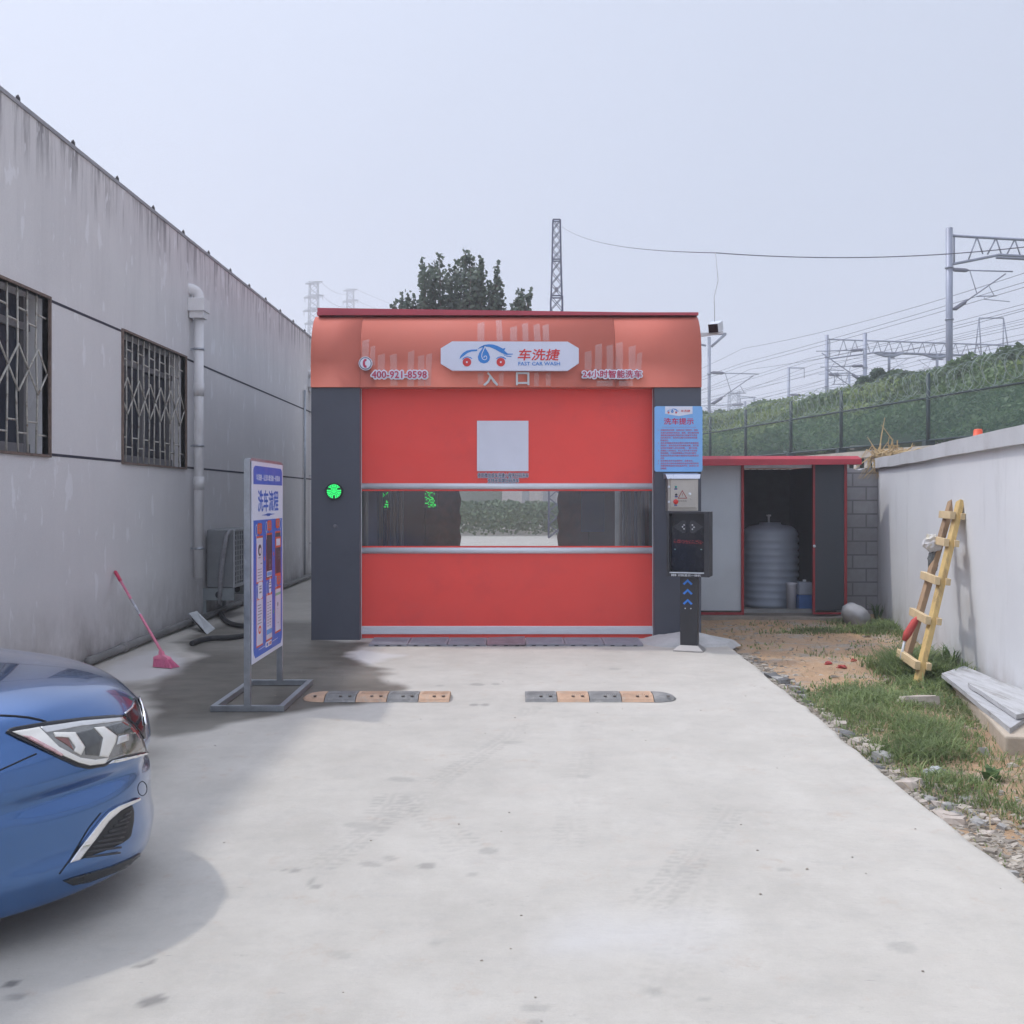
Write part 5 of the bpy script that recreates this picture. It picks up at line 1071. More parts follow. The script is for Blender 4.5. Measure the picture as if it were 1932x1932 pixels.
# gravel: too many to count
V, Fq = [], []
for k in range(6200):
    if k < 5400: Y = random.uniform(3.2, 10.6); x = float(edge_x(Y)) + abs(random.gauss(0, .09 + .26 * math.exp(-((Y - 5.2) / .6) ** 2))) + .01
    else: Y = random.uniform(4.5, 13.4); x = random.uniform(2.2, 4.6)
    s_ = random.uniform(.004, .013) * (2 if random.random() < .12 else 1); z = gz(x, Y); b0 = len(V)
    if k >= 5400 and x > WALL_A + WALL_K * Y - .05: continue
    pts = [(random.uniform(-1, 1) * .4 + dx, random.uniform(-1, 1) * .4 + dy, dz_ + random.uniform(-.3, .3)) for dx, dy, dz_ in ((-1, -1, 0), (1, -1, 0), (1, 1, 0), (-1, 1, 0), (-.6, -.6, .9), (.6, -.6, .9), (.6, .6, .9), (-.6, .6, .9))]
    V += [(x + p_[0] * s_ * 1.4, Y + p_[1] * s_, z + p_[2] * s_ * .8) for p_ in pts]; Fq += [[b0 + i for i in q] for q in ((4, 5, 6, 7), (0, 1, 5, 4), (1, 2, 6, 5), (2, 3, 7, 6), (3, 0, 4, 7))]
for k in range(70):                        # grit and chips lying on the concrete
    Y = random.uniform(2.9, 11); x = random.uniform(-2.2, 2.2) if Y > 4 else random.uniform(-1.2, 2); s_ = random.uniform(.0015, .004); b0 = len(V)
    V += [(x + px * s_ * 1.5, Y + py * s_, .001 + pz * s_) for px, py, pz in ((-1, -1, 0), (1, -1, 0), (1, 1, 0), (-1, 1, 0), (-.5, -.6, .9), (.6, -.5, .9), (.5, .6, .9), (-.6, .5, .9))]; Fq += [[b0 + i for i in q] for q in ((4, 5, 6, 7), (0, 1, 5, 4), (1, 2, 6, 5), (2, 3, 7, 6), (3, 0, 4, 7))]
m, n, l, b = nodes('mixed_gravel'); g = n.new('ShaderNodeNewGeometry'); l.new(mixc(n, l, g.outputs['Random Per Island'], (.19, .165, .135), (.47, .42, .36)), b.inputs['Base Color']); b.inputs['Roughness'].default_value = .95
o = np_mesh('gravel', V, Fq, m); tag(o, 'loose grey gravel scattered along the driveway edge', 'gravel', kind='stuff')
# dry palm bundle and orange cap on the wall
c0 = wallp(14.35, -.18, 2.09); V = []
dbm = M('dry_straw', (.50, .37, .20), .9, 0, .3, 20); mb = MB()
for k in range(85):
    a_ = random.uniform(-.5, 3.6); L = random.uniform(.2, .58); p0 = c0 + Vector((random.uniform(-.22, .12), random.uniform(-.1, .1), random.uniform(0, .07))); d_ = Vector((math.cos(a_) * random.uniform(.3, 1), random.uniform(-.5, .3), random.uniform(.1, 1.0) * (.35 + math.sin(min(max(a_, 0), 3.1)))))
    p1 = p0 + d_ * L * .5; p2 = p0 + d_ * L * .9 + Vector((random.uniform(-.12, .12), 0, -.28 * random.random())); mb.tube([p0, p1, p2], [.012, .009, .003], 4, 0, False)
for k in range(16):
    p0 = c0 + Vector((-.25 + random.uniform(-.1, .1), -.05, .0)); mb.tube([p0, p0 + Vector((random.uniform(-.15, .05), -.03, -.1)), p0 + Vector((random.uniform(-.2, .05), -.04, -.27))], [.006, .005, .002], 4, 0, False)
o = mb.build('dry_branches', dbm, origin=c0); tag(o, 'tangle of dry straw-coloured branches on the corner of the wall', 'branches')
c0 = P(1816, 826, 9.32); oc = thing('orange_cap', c0, 'small orange plastic cap left on the boundary wall coping', 'cap')
zc = wallp(9.4, -.12, 2.098); orr = M('orange_plastic', (.72, .09, .03), .5); MB().lathe(zc, [(.045, 0), (.055, .012), (.042, .015), (.038, .075), (.03, .085), (.005, .086)], 16).build('crown', orr, oc)
MB().tube([zc + Vector((.03, -.03, .02)), zc + Vector((.06, -.10, .03)), zc + Vector((.04, -.16, .012))], [.02, .012, .004], 8).build('brim', orr, oc)
# ================================================================== RAILWAY FENCE
FA = 15.9
fence = thing('mesh_fence', R(FA, 32, 2.85), 'dark green railway mesh fence with razor wire coils on top', 'fence')
post_m = M('dark_green_post', (.022, .042, .045), .5, .2, .15)
fy = [17.6, 21.8, 26.0, 30.2, 33.3, 36.7, 39.9] + [43.1 + 3.3 * k for k in range(12)]
for Y in fy:
    mb = MB(); p = R(FA, Y, 2.72); mb.tube([p, p + Vector((0, 0, 2.0))], .055, 8); mb.box(p.x - .12, p.x + .12, Y - .12, Y + .12, 2.84, 3.0); mb.build('post', post_m, fence)
mb = MB()
for z in (3.02, 4.10): mb.tube([R(FA, fy[0], z), R(FA, fy[-1], z)], .028, 6)
mb.build('rail', post_m, fence)
m, n, l, b = nodes('green_wire_mesh'); b.inputs['Base Color'].default_value = (.07, .14, .11, 1); b.inputs['Roughness'].default_value = .6; b.inputs['Alpha'].default_value = .34
mb = MB(); mb.add([R(FA + .01, fy[0], 3.0), R(FA + .01, fy[-1], 3.0), R(FA + .01, fy[-1], 4.1), R(FA + .01, fy[0], 4.1)], [[0, 1, 2, 3]]); mb.build('mesh_panel', m, fence)
razor = M('razor_wire_steel', (.30, .36, .34), .5, .5, .15)
ddir = Vector((RK, 1, 0)).normalized(); px_ = Vector((ddir.y, -ddir.x, 0))
for hand in (1, -1):
    mb = MB(); pts = []; L = (R(0, 58, 0) - R(0, 17.6, 0)).length; turns = int(L / .36); k_ = turns * 12
    for i in range(k_ + 1):
        q = i / k_; a_ = hand * 2 * math.pi * turns * q; c0 = R(FA, 17.6 + (58 - 17.6) * q, 4.47 + .05 * math.sin(q * 60)); rr_ = .36 * (1 + .12 * math.sin(q * 133) + .10 * math.sin(q * 411 + hand))
        pts.append(c0 + px_ * (rr_ * math.cos(a_)) + Vector((0, 0, rr_ * math.sin(a_))))
    mb.tube(pts, .005, 4, 0, False); mb.build('razor_wire', razor, fence)
cop = M('weathered_coping', (.40, .37, .33), .9, 0, .2, 3); dark_rec = M('dark_recess', (.03, .03, .035), .9)
rw = thing('retaining_wall', R(FA, 30, 0), 'concrete retaining wall with a pierced top under the mesh fence', 'wall')
def along(mb, a0, a1, Y0, Y1, z0, z1): 
    V = [R(a0, Y0, z0), R(a1, Y0, z0), R(a1, Y1, z0), R(a0, Y1, z0), R(a0, Y0, z1), R(a1, Y0, z1), R(a1, Y1, z1), R(a0, Y1, z1)]
    mb.add(V, [[3, 2, 1, 0], [4, 5, 6, 7], [0, 1, 5, 4], [1, 2, 6, 5], [2, 3, 7, 6], [3, 0, 4, 7]])
mb = MB(); along(mb, 15.62, 15.90, 8, 80, -.3, 2.35); mb.build('wall', M('retaining_concrete', (.34, .33, .32), .9, 0, .2, 2, .3), rw)
mb = MB(); along(mb, 15.55, 15.95, 8, 80, 2.68, 2.86); mb.build('coping', cop, rw)
mb = MB()
Y = 8.0
while Y < 79: along(mb, 15.64, 15.74, Y, Y + .14, 2.352, 2.678); Y += .55
mb.build('baluster', M('pale_baluster', (.46, .45, .43), .9), rw)
for (u, v, Y, s_) in ((1605, 846, 30.6, .42), (1743, 832, 26.6, .42), (1507, 868, 34.5, .45)):
    c0 = P(u, v, Y); bx = R(16.7, Y, 0); z_ = c0.z - .1; mb = MB(); mb.box(bx.x - s_ / 2, bx.x + s_ / 2, Y, Y + .4, 2.6, z_ + .2, bev=.02)
    o = mb.build('concrete_block', cop, origin=bx); tag(o, {1605: 'grey concrete block behind the fence, above the shed roof end', 1743: 'grey concrete block behind the fence, farthest right', 1507: 'grey concrete block behind the fence, above the shed roof middle'}[u], 'block')
for (u, v0, v1, Y, lean) in ((1578, 803, 845, 32, .05), (1480, 850, 872, 36, -.25)):
    p0, p1 = R(17.2, Y, 2.9), R(17.2, Y, EYE + (HV - v0) / F * Y); p1.x += lean
    p0.x = p1.x - lean; o = MB().tube([p0, p1], .045, 8).build('marker_stake', M('pale_stake', (.42, .44, .46), .7), origin=p0); tag(o, 'upright pale marker stake behind the mesh fence' if lean > 0 else 'leaning pale marker stake behind the mesh fence', 'stake')

# ================================================================== CATENARY MASTS, GANTRIES, WIRES
steelm = M('galvanised_mast', (.27, .29, .36), .5, .35, .12, 2); insul = M('grey_insulator', (.16, .16, .20), .5)
def mast_tube(mb, p, z0, z1, r): mb.tube([Vector((p.x, p.y, z0)), Vector((p.x, p.y, z1))], r, 14)
def truss(mb, A, B, h, n_, r=.07, drop=True):
    A, B = Vector(A), Vector(B); dn = Vector((0, 0, -h)); mb.tube([A, B], r, 6)
    e = .10 if drop else 0
    low = [A + dn * 1.75, A.lerp(B, .02) + dn * 1.6, A.lerp(B, e) + dn, B + dn] if drop else [A + dn, B + dn]
    mb.tube(low, r, 6); mb.tube([p + Vector((.12, .5, 0)) for p in low[-2:]], r, 6)
    for i in range(1, n_):
        t0 = i / n_; p = A.lerp(B, t0); mb.tube([p + dn * (1.4 if drop and t0 < e * .6 else 1), p.lerp(A.lerp(B, (i + .45) / n_), 1)], r * .55, 5); mb.tube([A.lerp(B, (i + .45) / n_), A.lerp(B, (i + .75) / n_) + dn], r * .5, 5)
    mb.tube([A.lerp(B, .25 / n_), A.lerp(B, .25 / n_) + dn * 1.6], r * .6, 5)
def bracket(par, p, z, side, k=1.0, depth=None):
    """hinged cantilever that carries the contact wire, reaching to one side of a mast"""
    q = lambda x, dz_: Vector((p.x + side * x * k, p.y, z + dz_ * k)); ins, ins2 = MB(), MB(); ins.tube([q(.1, 0), q(.25, 0), q(.8, -.03), q(.95, -.03)], [.04 * k, .10 * k, .10 * k, .04 * k], 8); ins2.tube([q(.1, -1.95), q(.3, -1.9), q(.75, -1.6), q(.85, -1.5)], [.04 * k, .10 * k, .10 * k, .04 * k], 8)
    mb = MB(); mb.tube([q(.9, -.03), q(3.1, -.09)], .035 * k, 6); mb.tube([q(.85, -1.52), q(2.75, -.2)], .035 * k, 6); mb.tube([q(1.0, -.04), q(1.35, -1.17)], .022 * k, 5); mb.tube([q(1.33, -1.3), q(2.3, -1.28)], .028 * k, 5); mb.tube([q(1.95, -.82), q(2.2, -1.28)], .02 * k, 5)
    mb.tube([q(1.7, -1.3), q(1.72, -1.45), q(2.95, -1.56)], .02 * k, 5)
    o = mb.build('cantilever', steelm, par); ins.build('insulator', insul, o); ins2.build('insulator', insul, o)
BED = 5.65
def gantry(label, A, wdt, h, r, ny, drops, brk, z1, n_, aframes=(), cols=()):
    t = thing('catenary_gantry', (A.x, A.y, BED), label, 'gantry'); B = A + Vector((1, .205, 0)).normalized() * wdt
    for p in (A, B): mb = MB(); mast_tube(mb, p, BED - 1.2, z1, r); mb.lathe((p.x, p.y, z1 - 1.9), [(r + .01, 0), (r + .04, .02), (r + .04, .08), (r + .01, .1)], 14); mb.lathe((p.x, p.y, z1 - 4.3), [(r + .01, 0), (r + .04, .02), (r + .04, .08), (r + .01, .1)], 14); mb.build('mast', steelm, t)
    mb = MB(); truss(mb, Vector((A.x, A.y, z1 - .35)), Vector((B.x, B.y, z1 - .35)), h, n_); mb.build('truss', steelm, t)
    for q in drops:
        p = A.lerp(B, q); mb = MB(); mb.tube([Vector((p.x, p.y, z1 - .3 - h)), Vector((p.x, p.y, z1 - 3.0))], r * .75, 10); mb.tube([Vector((p.x - 1.25, p.y, z1 - .38 - h)), Vector((p.x - .35, p.y, z1 - .62 - h)), Vector((p.x + .35, p.y, z1 - .62 - h)), Vector((p.x + 1.25, p.y, z1 - .38 - h))], [.08, .14, .14, .08], 8); d_ = mb.build('dropper', steelm, t)
        bracket(t, p, z1 - 1.75, 1, .55); bracket(t, p, z1 - 1.75, -1, .55) if q > .2 else None
    for (q, z, s_, k) in brk: bracket(t, A.lerp(B, q), z, s_, k)
    for q in aframes:
        p = A.lerp(B, q); w2, hh = 1.05, 1.95; mb = MB()
        for s_ in (-1, 1): mb.tube([Vector((p.x + s_ * w2 * 1.15 - .2, p.y, z1 - 1.2)), Vector((p.x + s_ * w2, p.y, z1 + hh))], .05, 6); mb.tube([Vector((p.x + s_ * w2 * 1.15 + .35, p.y, z1 - 1.2)), Vector((p.x + s_ * w2, p.y, z1 + hh))], .05, 6)
        mb.tube([Vector((p.x - w2, p.y, z1 + hh)), Vector((p.x + w2, p.y, z1 + hh))], .06, 6); mb.build('wire_frame', steelm, t)
    return t
pA = P(1791, 700, 47.5); gantry('nearest and tallest catenary gantry, mast standing above the bushes', Vector((pA.x, pA.y, 0)), 26, .78, .155, 12, [], [(0, 12.15, 1, .95)], P(0, 430, 47.5).z, 26)
pB = P(1560, 700, 85); gantry('second catenary gantry with hanging droppers, stretching behind the tallest mast', Vector((pB.x, pB.y, 0)), 46, .95, .15, 12, [.124, .222, .32, .42, .52, .62], [(0, 11.2 + .6, 1, 1.15)], P(0, 632, 85).z, 44, (.335, .49))
def small_mast(label, u, vt, Y, r, arm=0, brk=None, hang=0):
    p = P(u, vt, Y); t = thing('catenary_mast', (p.x, p.y, BED), label, 'mast'); mb = MB(); mast_tube(mb, p, BED - 1.5, p.z, r)
    for zz in (.35, .68): mb.lathe((p.x, p.y, BED + (p.z - BED) * zz), [(r + .01, 0), (r + .06, .03), (r + .06, .12), (r + .01, .15)], 12)
    mb.build('mast', steelm, t)
    if arm:
        mb = MB(); mb.tube([Vector((p.x, p.y, p.z - .05)), Vector((p.x + arm, p.y, p.z - .08))], .07, 6); mb.tube([Vector((p.x + arm, p.y, p.z - .08)), Vector((p.x + arm, p.y, p.z - .08 - hang))], .045, 6); mb.build('arm', steelm, t)
    for (z_v, s_, k) in (brk or []): bracket(t, p, EYE + (HV - z_v) / F * Y, s_, k)
    return t
small_mast('single catenary mast inside the second gantry, its bracket pointing left', 1632, 628, 78, .15, 0, [(660, -1, 1.2), (690, -1, 1.1)])
t = small_mast('tall catenary mast just right of the car wash roof', 1338, 636, 96, .15, 0, [(703, 1, 1.5)])
mb = MB(); p = P(1338, 636, 96); mb.tube([p + Vector((-2.5, 0, .3)), p + Vector((1.6, 0, .3))], .12, 6); mb.tube([p + Vector((-2.6, .3, -.3)), p + Vector((-.3, 0, -.8))], .1, 6); mb.tube([p + Vector((1.5, 0, .25)), p + Vector((.2, 0, -.9))], .14, 6); mb.build('head_beam', steelm, t)
small_mast('slim catenary mast with a right-hand hook arm, left of the second gantry', 1488, 693, 112, .15, 1.7, [(745, 1, 1.5)], 1.1)
small_mast('slim catenary mast with a left-hand hook arm, under the second gantry', 1602, 703, 112, .14, -1.6, None, 1.1)
small_mast('short catenary mast with a bracket to the left, above the fence', 1406, 757, 150, .16, 0, [(763, -1, 2.1)])
small_mast('short catenary mast with a left-hand hook arm, above the fence', 1423, 750, 150, .15, -2.0, None, .6)
wire_m = M('dark_overhead_wire', (.13, .135, .17), .6, .3, .1)
for k, (a_, sl) in enumerate([(31, .340), (31, .307), (31, .300), (31.5, .288), (35.5, .276), (35.5, .270), (36, .262), (40, .254), (40, .247), (40.5, .238), (44, .231), (44.5, .224), (45, .218), (48, .247), (50, .21)]):
    pts = []; z_ = EYE + sl * a_
    for i in range(61):
        Y = 24 + (230 - 24) * i / 60; ph = ((Y - 24) % 48) / 48; sag = (.9 if k in (0, 3, 6, 9) else .25) * 4 * ph * (1 - ph); pts.append(R(a_, Y, z_ - sag))
    o = MB().tube(pts, .012, 4, 0, False).build('overhead_wire', wire_m, origin=pts[0]); tag(o, 'thin overhead railway wire running between the catenary masts', 'wire', 'railway overhead wires')
# lattice mast behind the car wash and the cable that leaves it
def lattice(mb, c, z0, z1, w0, w1, step, r, legs=4):
    c = Vector(c); n_ = max(2, int((z1 - z0) / step)); w = lambda q: w0 + (w1 - w0) * q
    cr = [(-1, -1), (1, -1), (1, 1), (-1, 1)]; pt = lambda i, k: c + Vector((cr[k][0] * w(i / n_) / 2, cr[k][1] * w(i / n_) / 2, z0 + (z1 - z0) * i / n_))
    for k in range(4): mb.tube([pt(0, k), pt(n_, k)], r, 5, 0, False)
    for i in range(n_):
        for k in range(4):
            j = (k + 1) % 4; mb.tube([pt(i, k), pt(i + 1, j)], r * .5, 4, 0, False); mb.tube([pt(i, j), pt(i + 1, k)], r * .5, 4, 0, False)
mstm = M('blue_grey_lattice_steel', (.075, .085, .15), .55, .3, .15)
mp0 = P(1050, 600, 40); zt = P(0, 416, 40).z; lm = thing('lattice_mast', (mp0.x, mp0.y, 0), 'blue-grey lattice mast rising behind the car wash roof', 'mast')
for (za, zb_, wa_, wb_, st_) in ((0, P(0, 560, 40).z, .62, .45, .5), (P(0, 560, 40).z + .02, P(0, 491, 40).z, .42, .34, .42), (P(0, 491, 40).z + .02, zt, .34, .29, .37)):
    mb = MB(); lattice(mb, (mp0.x, mp0.y, 0), za, zb_, wa_, wb_, st_, .028)
    for s_ in (-1, 1): mb.tube([(mp0.x - wb_ / 2, mp0.y + s_ * wb_ / 2, zb_), (mp0.x + wb_ / 2, mp0.y + s_ * wb_ / 2, zb_)], .03, 5)
    mb.build('lattice_section', mstm, lm)
mb = MB(); mb.box(mp0.x - .08, mp0.x + .04, mp0.y - .3, mp0.y - .2, P(0, 553, 40).z, P(0, 545, 40).z); mb.build('junction_box', insul, lm)
c1 = P(1060, 428, 40); c2 = Vector(((1350 - CU) / F * 12.1, 12.1, EYE + (HV - 477) / F * 12.1)); c3 = P(1990, 459, 12.0)
pts = [c1.lerp(c2, q) + Vector((0, 0, -.9 * q * (1 - q))) for q in np.linspace(0, 1, 24)] + [c2.lerp(c3, q) + Vector((0, 0, -.42 * q * (1 - q))) for q in np.linspace(.04, 1, 20)]
o = MB().tube(pts, .006, 5, 0, False).build('overhead_cable', wire_m, origin=pts[0]); tag(o, 'long sagging cable from the lattice mast across the sky', 'cable')
# far transmission pylons
farm = M('far_pylon_steel', (.13, .15, .19), .6, .2, .1)
def pylon(u, vt, Y, k, label):
    p = P(u, vt, Y); c0 = (p.x, p.y, 0); t = thing('transmission_pylon', c0, label, 'pylon'); H_ = p.z; mb = MB(); lattice(mb, c0, H_ * .35, H_, 11 * k, 6.2 * k, 5.0 * k, .30 * k); lattice(mb, c0, -1, H_ * .35, 17 * k, 11 * k, 8 * k, .34 * k); mb.build('tower', farm, t)
    for (q, sp, up) in ((0, 9.5, 0), (11.8 * k, 11, 1), (22.5 * k, 12, 1), (33 * k, 10.5, 1)):
        z = H_ - q; mb = MB()
        for s_ in (-1, 1):
            tip = Vector((p.x + s_ * sp * k * .85, p.y - s_ * sp * k * .5, z - (.6 * k if up == 0 else 0)))
            for (dx, dy) in ((-3, -3), (3, -3), (3, 3), (-3, 3)): mb.tube([Vector((p.x + dx * k, p.y + dy * k, z + (1.4 * k if up else 0))), tip], .2 * k, 4, 0, False); mb.tube([Vector((p.x + dx * k, p.y + dy * k, z - (1.6 * k if up == 0 else .3))), tip], .2 * k, 4, 0, False)
            if up: mb.tube([tip + Vector((-s_ * 1.2 * k, 0, 0)), tip + Vector((-s_ * 1.2 * k, 0, -3.4 * k))], .22 * k, 5, 0, False)
        mb.build('crossarm', farm, t)
    return p
pyA = pylon(592, 532, 255, .31, 'nearer of two transmission pylons above the left roofline'); pyB = pylon(661, 546, 330, .32, 'farther transmission pylon to the right of its twin')
pyC = thing('lattice_tower', P(1385, 780, 300) - Vector((0, 0, 26)), 'faint distant lattice tower above the fence beside the car wash', 'tower')
mb = MB(); p = P(1385, 738, 300); lattice(mb, (p.x, p.y, 0), 0, p.z, 5.5, 2.6, 3, .2); mb.build('tower', M('faint_tower_steel', (.3, .32, .38), .6), pyC)
for k, (vz, dx) in enumerate(((0, 6), (7, 8), (14, 8))):
    a_ = pyA + Vector((dx * .3, 0, -vz * .52)); b_ = pyB + Vector((dx * .3, 0, -vz * .55)); c_ = b_ + Vector((190, 330, 4))
    pts = [a_.lerp(b_, q) - Vector((0, 0, 9 * q * (1 - q))) for q in np.linspace(0, 1, 14)] + [b_.lerp(c_, q) - Vector((0, 0, 40 * q * (1 - q))) for q in np.linspace(.06, 1, 14)]
    o = MB().tube(pts, .055, 4, 0, False).build('power_line', farm, origin=a_); tag(o, 'faint sagging power line between the far pylons', 'power line', 'power lines of the far pylons')

# ---- floodlight on its arm, with its feed cable
fl = thing('security_floodlight', P(1350, 620, 11.7), 'white box floodlight on an arm beside the car wash roof', 'floodlight')
c0 = P(1350, 617, 11.72); rot = Matrix.Translation(c0) @ Matrix.Rotation(math.radians(-28), 4, 'Z') @ Matrix.Rotation(math.radians(18), 4, 'X')
mb = MB(); mb.box(-.062, .062, -.09, .10, -.055, .055, 0, .008, rot); hs = mb.build('housing', M('lamp_white', (.62, .65, .70), .4), fl)
mb = MB(); mb.box(-.055, .055, -.096, -.0905, -.048, .048, 0, .002, rot); mb.build('front_glass', black_gl, fl)
mb = MB(); a_, b_ = P(1318, 634, 11.72), P(1364, 627, 11.72); mb.beam(a_, b_, .03, .03); mb.beam(P(1352, 630, 11.72), P(1352, 622, 11.72), .06, .02, up=(1, 0, 0)); mb.beam(P(1318, 629, 11.74), P(1362, 628.5, 11.74), .015, .012); mb.build('arm', M('arm_steel', (.55, .56, .58), .4, .5), fl)
o = MB().tube([c2, c2 + Vector((.01, -.1, -.35)), P(1347.5, 560, 11.9), P(1348.5, 609, 11.75)], .0045, 5).build('feed_cable', M('pale_cable', (.4, .4, .42), .6), origin=c2); tag(o, 'thin cable hanging from the overhead cable to the floodlight', 'cable')

# ================================================================== TREES BEHIND THE CAR WASH
leafA = leaf_mat('poplar_leaf', (.09, .125, .095), (.18, .23, .165), .4, .7); bark = M('grey_bark', (.10, .09, .075), .9, 0, .25, 8, .4)
def poplar(c, h, shoots, seed, label, leaf=.11, dens=60):
    r_ = random.Random(seed); t = thing('poplar_tree', c, label, 'tree'); c = Vector(c); trunk = MB(); zt_ = h * .5
    trunk.tube([c, c + Vector((.03, 0, h * .25)), c + Vector((0, .02, zt_)), c + Vector((0, 0, h * .82))], [.16, .13, .08, .02], 8); V, Fq = [], []
    def leaf_at(p, s_):
        b0 = len(V); n_ = Vector((r_.uniform(-1, 1), r_.uniform(-1, 1), r_.uniform(-.5, 1))).normalized(); a_ = n_.cross(Vector((r_.uniform(-1, 1), r_.uniform(-1, 1), r_.uniform(-1, 1)))).normalized(); b_ = n_.cross(a_)
        V.extend([tuple(p - a_ * s_ * .5), tuple(p + b_ * s_ * .42 - a_ * s_ * .12), tuple(p + a_ * s_ * .6), tuple(p - b_ * s_ * .42 - a_ * s_ * .12)]); Fq.append((b0, b0 + 1, b0 + 2, b0 + 3))
    for (dx, dy, z0_, z1_, rad) in shoots:
        p0 = c + Vector((dx * .15, dy * .15, min(z0_, zt_))); p1 = c + Vector((dx, dy, z1_)); mid = p0.lerp(p1, .5) + Vector((dx * .25, dy * .25, -.1))
        trunk.tube([p0, mid, p1], [.045, .03, .008], 5); L = (p1 - p0).length
        for k in range(int(L * dens * (1 + rad * 3))):
            q = r_.random() ** .85; pc_ = p0.lerp(mid, q * 2) if q < .5 else mid.lerp(p1, q * 2 - 1); rr_ = rad * 1.3 * (1.15 - .8 * max(0, q - .35)) 
            a_ = r_.uniform(0, 6.28); d_ = rr_ * math.sqrt(r_.random()); leaf_at(pc_ + Vector((d_ * math.cos(a_), d_ * math.sin(a_), r_.uniform(-.12, .14))), leaf * r_.uniform(.7, 1.25))
    trunk.build('trunk', bark, t); np_mesh('crown', V, Fq, leafA, t)
YT = 25.0; tx = lambda u: (u - CU) / F * YT; tz = lambda v: EYE + (HV - v) / F * YT
def shoots_from(lst, cx, r_):
    out = []
    for (u, v, rad) in lst: out.append((tx(u) - cx, r_.uniform(-.5, .5), 2.8, tz(v), rad))
    return out
rr0 = random.Random(5); CXM = cx = tx(850)
MAINSH = (shoots_from([(878, 464, .16), (886, 468, .14), (895, 482, .16), (868, 478, .2), (858, 490, .24), (845, 492, .2), (832, 486, .12), (820, 486, .12), (808, 490, .11), (796, 484, .08), (792, 500, .1), (803, 508, .15), (815, 515, .22), (830, 520, .28), (850, 520, .32), (870, 515, .34), (890, 505, .28), (903, 500, .2), (909, 484, .08), (912, 500, .12), (905, 520, .26), (918, 540, .22), (932, 520, .12), (940, 495, .08), (942, 510, .1), (935, 545, .18), (925, 560, .26), (900, 550, .35), (875, 560, .4), (850, 560, .4), (828, 565, .32), (945, 530, .09), (948, 560, .12), (880, 585, .5), (910, 590, .45), (845, 590, .45), (940, 585, .3), (960, 588, .25)], cx, rr0))
cx = tx(768); poplar((cx, YT, -.1), tz(552), shoots_from([(742, 560, .1), (744, 572, .13), (756, 556, .1), (760, 553, .06), (759, 570, .12), (772, 551, .08), (770, 565, .14), (783, 558, .1), (780, 572, .18), (792, 565, .1), (800, 572, .14), (806, 562, .1), (790, 582, .25), (765, 585, .25), (812, 585, .22)], cx, rr0), 8, 'low poplar tree left of the tallest poplar')
EXTRA = shoots_from([(985, 540, .07), (978, 552, .1), (990, 551, .08), (1000, 543, .06), (998, 552, .09), (972, 562, .14), (985, 570, .18), (996, 568, .12), (965, 575, .2), (980, 588, .25), (1000, 582, .1)], CXM, rr0); MAINSH += EXTRA
poplar((CXM, YT, -.1), tz(466), MAINSH, 7, 'tallest dark poplar tree behind the middle of the car wash')

# ================================================================== EMBANKMENT GREENERY (uncountable)
def foliage(name, pts, size, mat, label, upb=.3):
    pts = np.asarray(pts); N = len(pts); d = rng.normal(size=(N, 3)); d[:, 2] = np.abs(d[:, 2]) * .8 + upb; d /= np.linalg.norm(d, axis=1)[:, None]
    r_ = rng.normal(size=(N, 3)); a_ = np.cross(d, r_); a_ /= np.linalg.norm(a_, axis=1)[:, None]; b_ = np.cross(d, a_); s_ = (np.asarray(size) * rng.uniform(.6, 1.35, N))[:, None]
    V = np.stack([pts - a_ * s_ * .6, pts + b_ * s_ * .38, pts + a_ * s_ * .6, pts - b_ * s_ * .38], 1).reshape(-1, 3); o = np_mesh(name, V, np.arange(N * 4).reshape(N, 4), mat); tag(o, label, name, kind='stuff'); return o
def prof_z(a_): return np.interp(a_, [p[0] for p in prof[1:]], [p[1] for p in prof[1:]])
N = 270000
a_ = rng.uniform(16.1, 25.5, N); Yv = 14 + (150 - 14) * rng.random(N) ** 1.7
bumpz = .18 + .72 * np.clip(vnoise(a_, Yv * .9, .55, 201) * 1.5 - .35, 0, 1) + .35 * vnoise(a_, Yv, 1.9, 202) + .15 * np.clip((a_ - 22) / 2, 0, 1) * vnoise(a_, Yv, .8, 203)
h_ = bumpz * (1 - .65 * rng.random(N) ** 1.6)
pts = np.stack([a_ + RK * Yv, Yv, prof_z(a_) + h_], -1); sz_ = .055 + .0028 * Yv
foliage('shrub_cover', pts, sz_, leaf_mat('embankment_leaf', (.075, .135, .06), (.215, .305, .135), .45, .35), 'dense green shrubs and creepers covering the embankment')
N = 34000                                   # paler creeper and reed patches among the shrubs
ca = rng.uniform(16.3, 24.5, 60); cy = 16 + 80 * rng.random(60) ** 1.5; ci = rng.integers(0, 60, N); aa = ca[ci] + rng.normal(0, .45, N); yy_ = cy[ci] + rng.normal(0, .9, N); aa = np.clip(aa, 16.1, 25.5)
foliage('pale_creeper', np.stack([aa + RK * yy_, yy_, prof_z(aa) + .35 + .75 * rng.random(N)], -1), .05 + .0024 * yy_, leaf_mat('pale_creeper_leaf', (.16, .22, .07), (.30, .38, .14), .45, .8), 'paler yellow-green creepers in patches on the embankment')
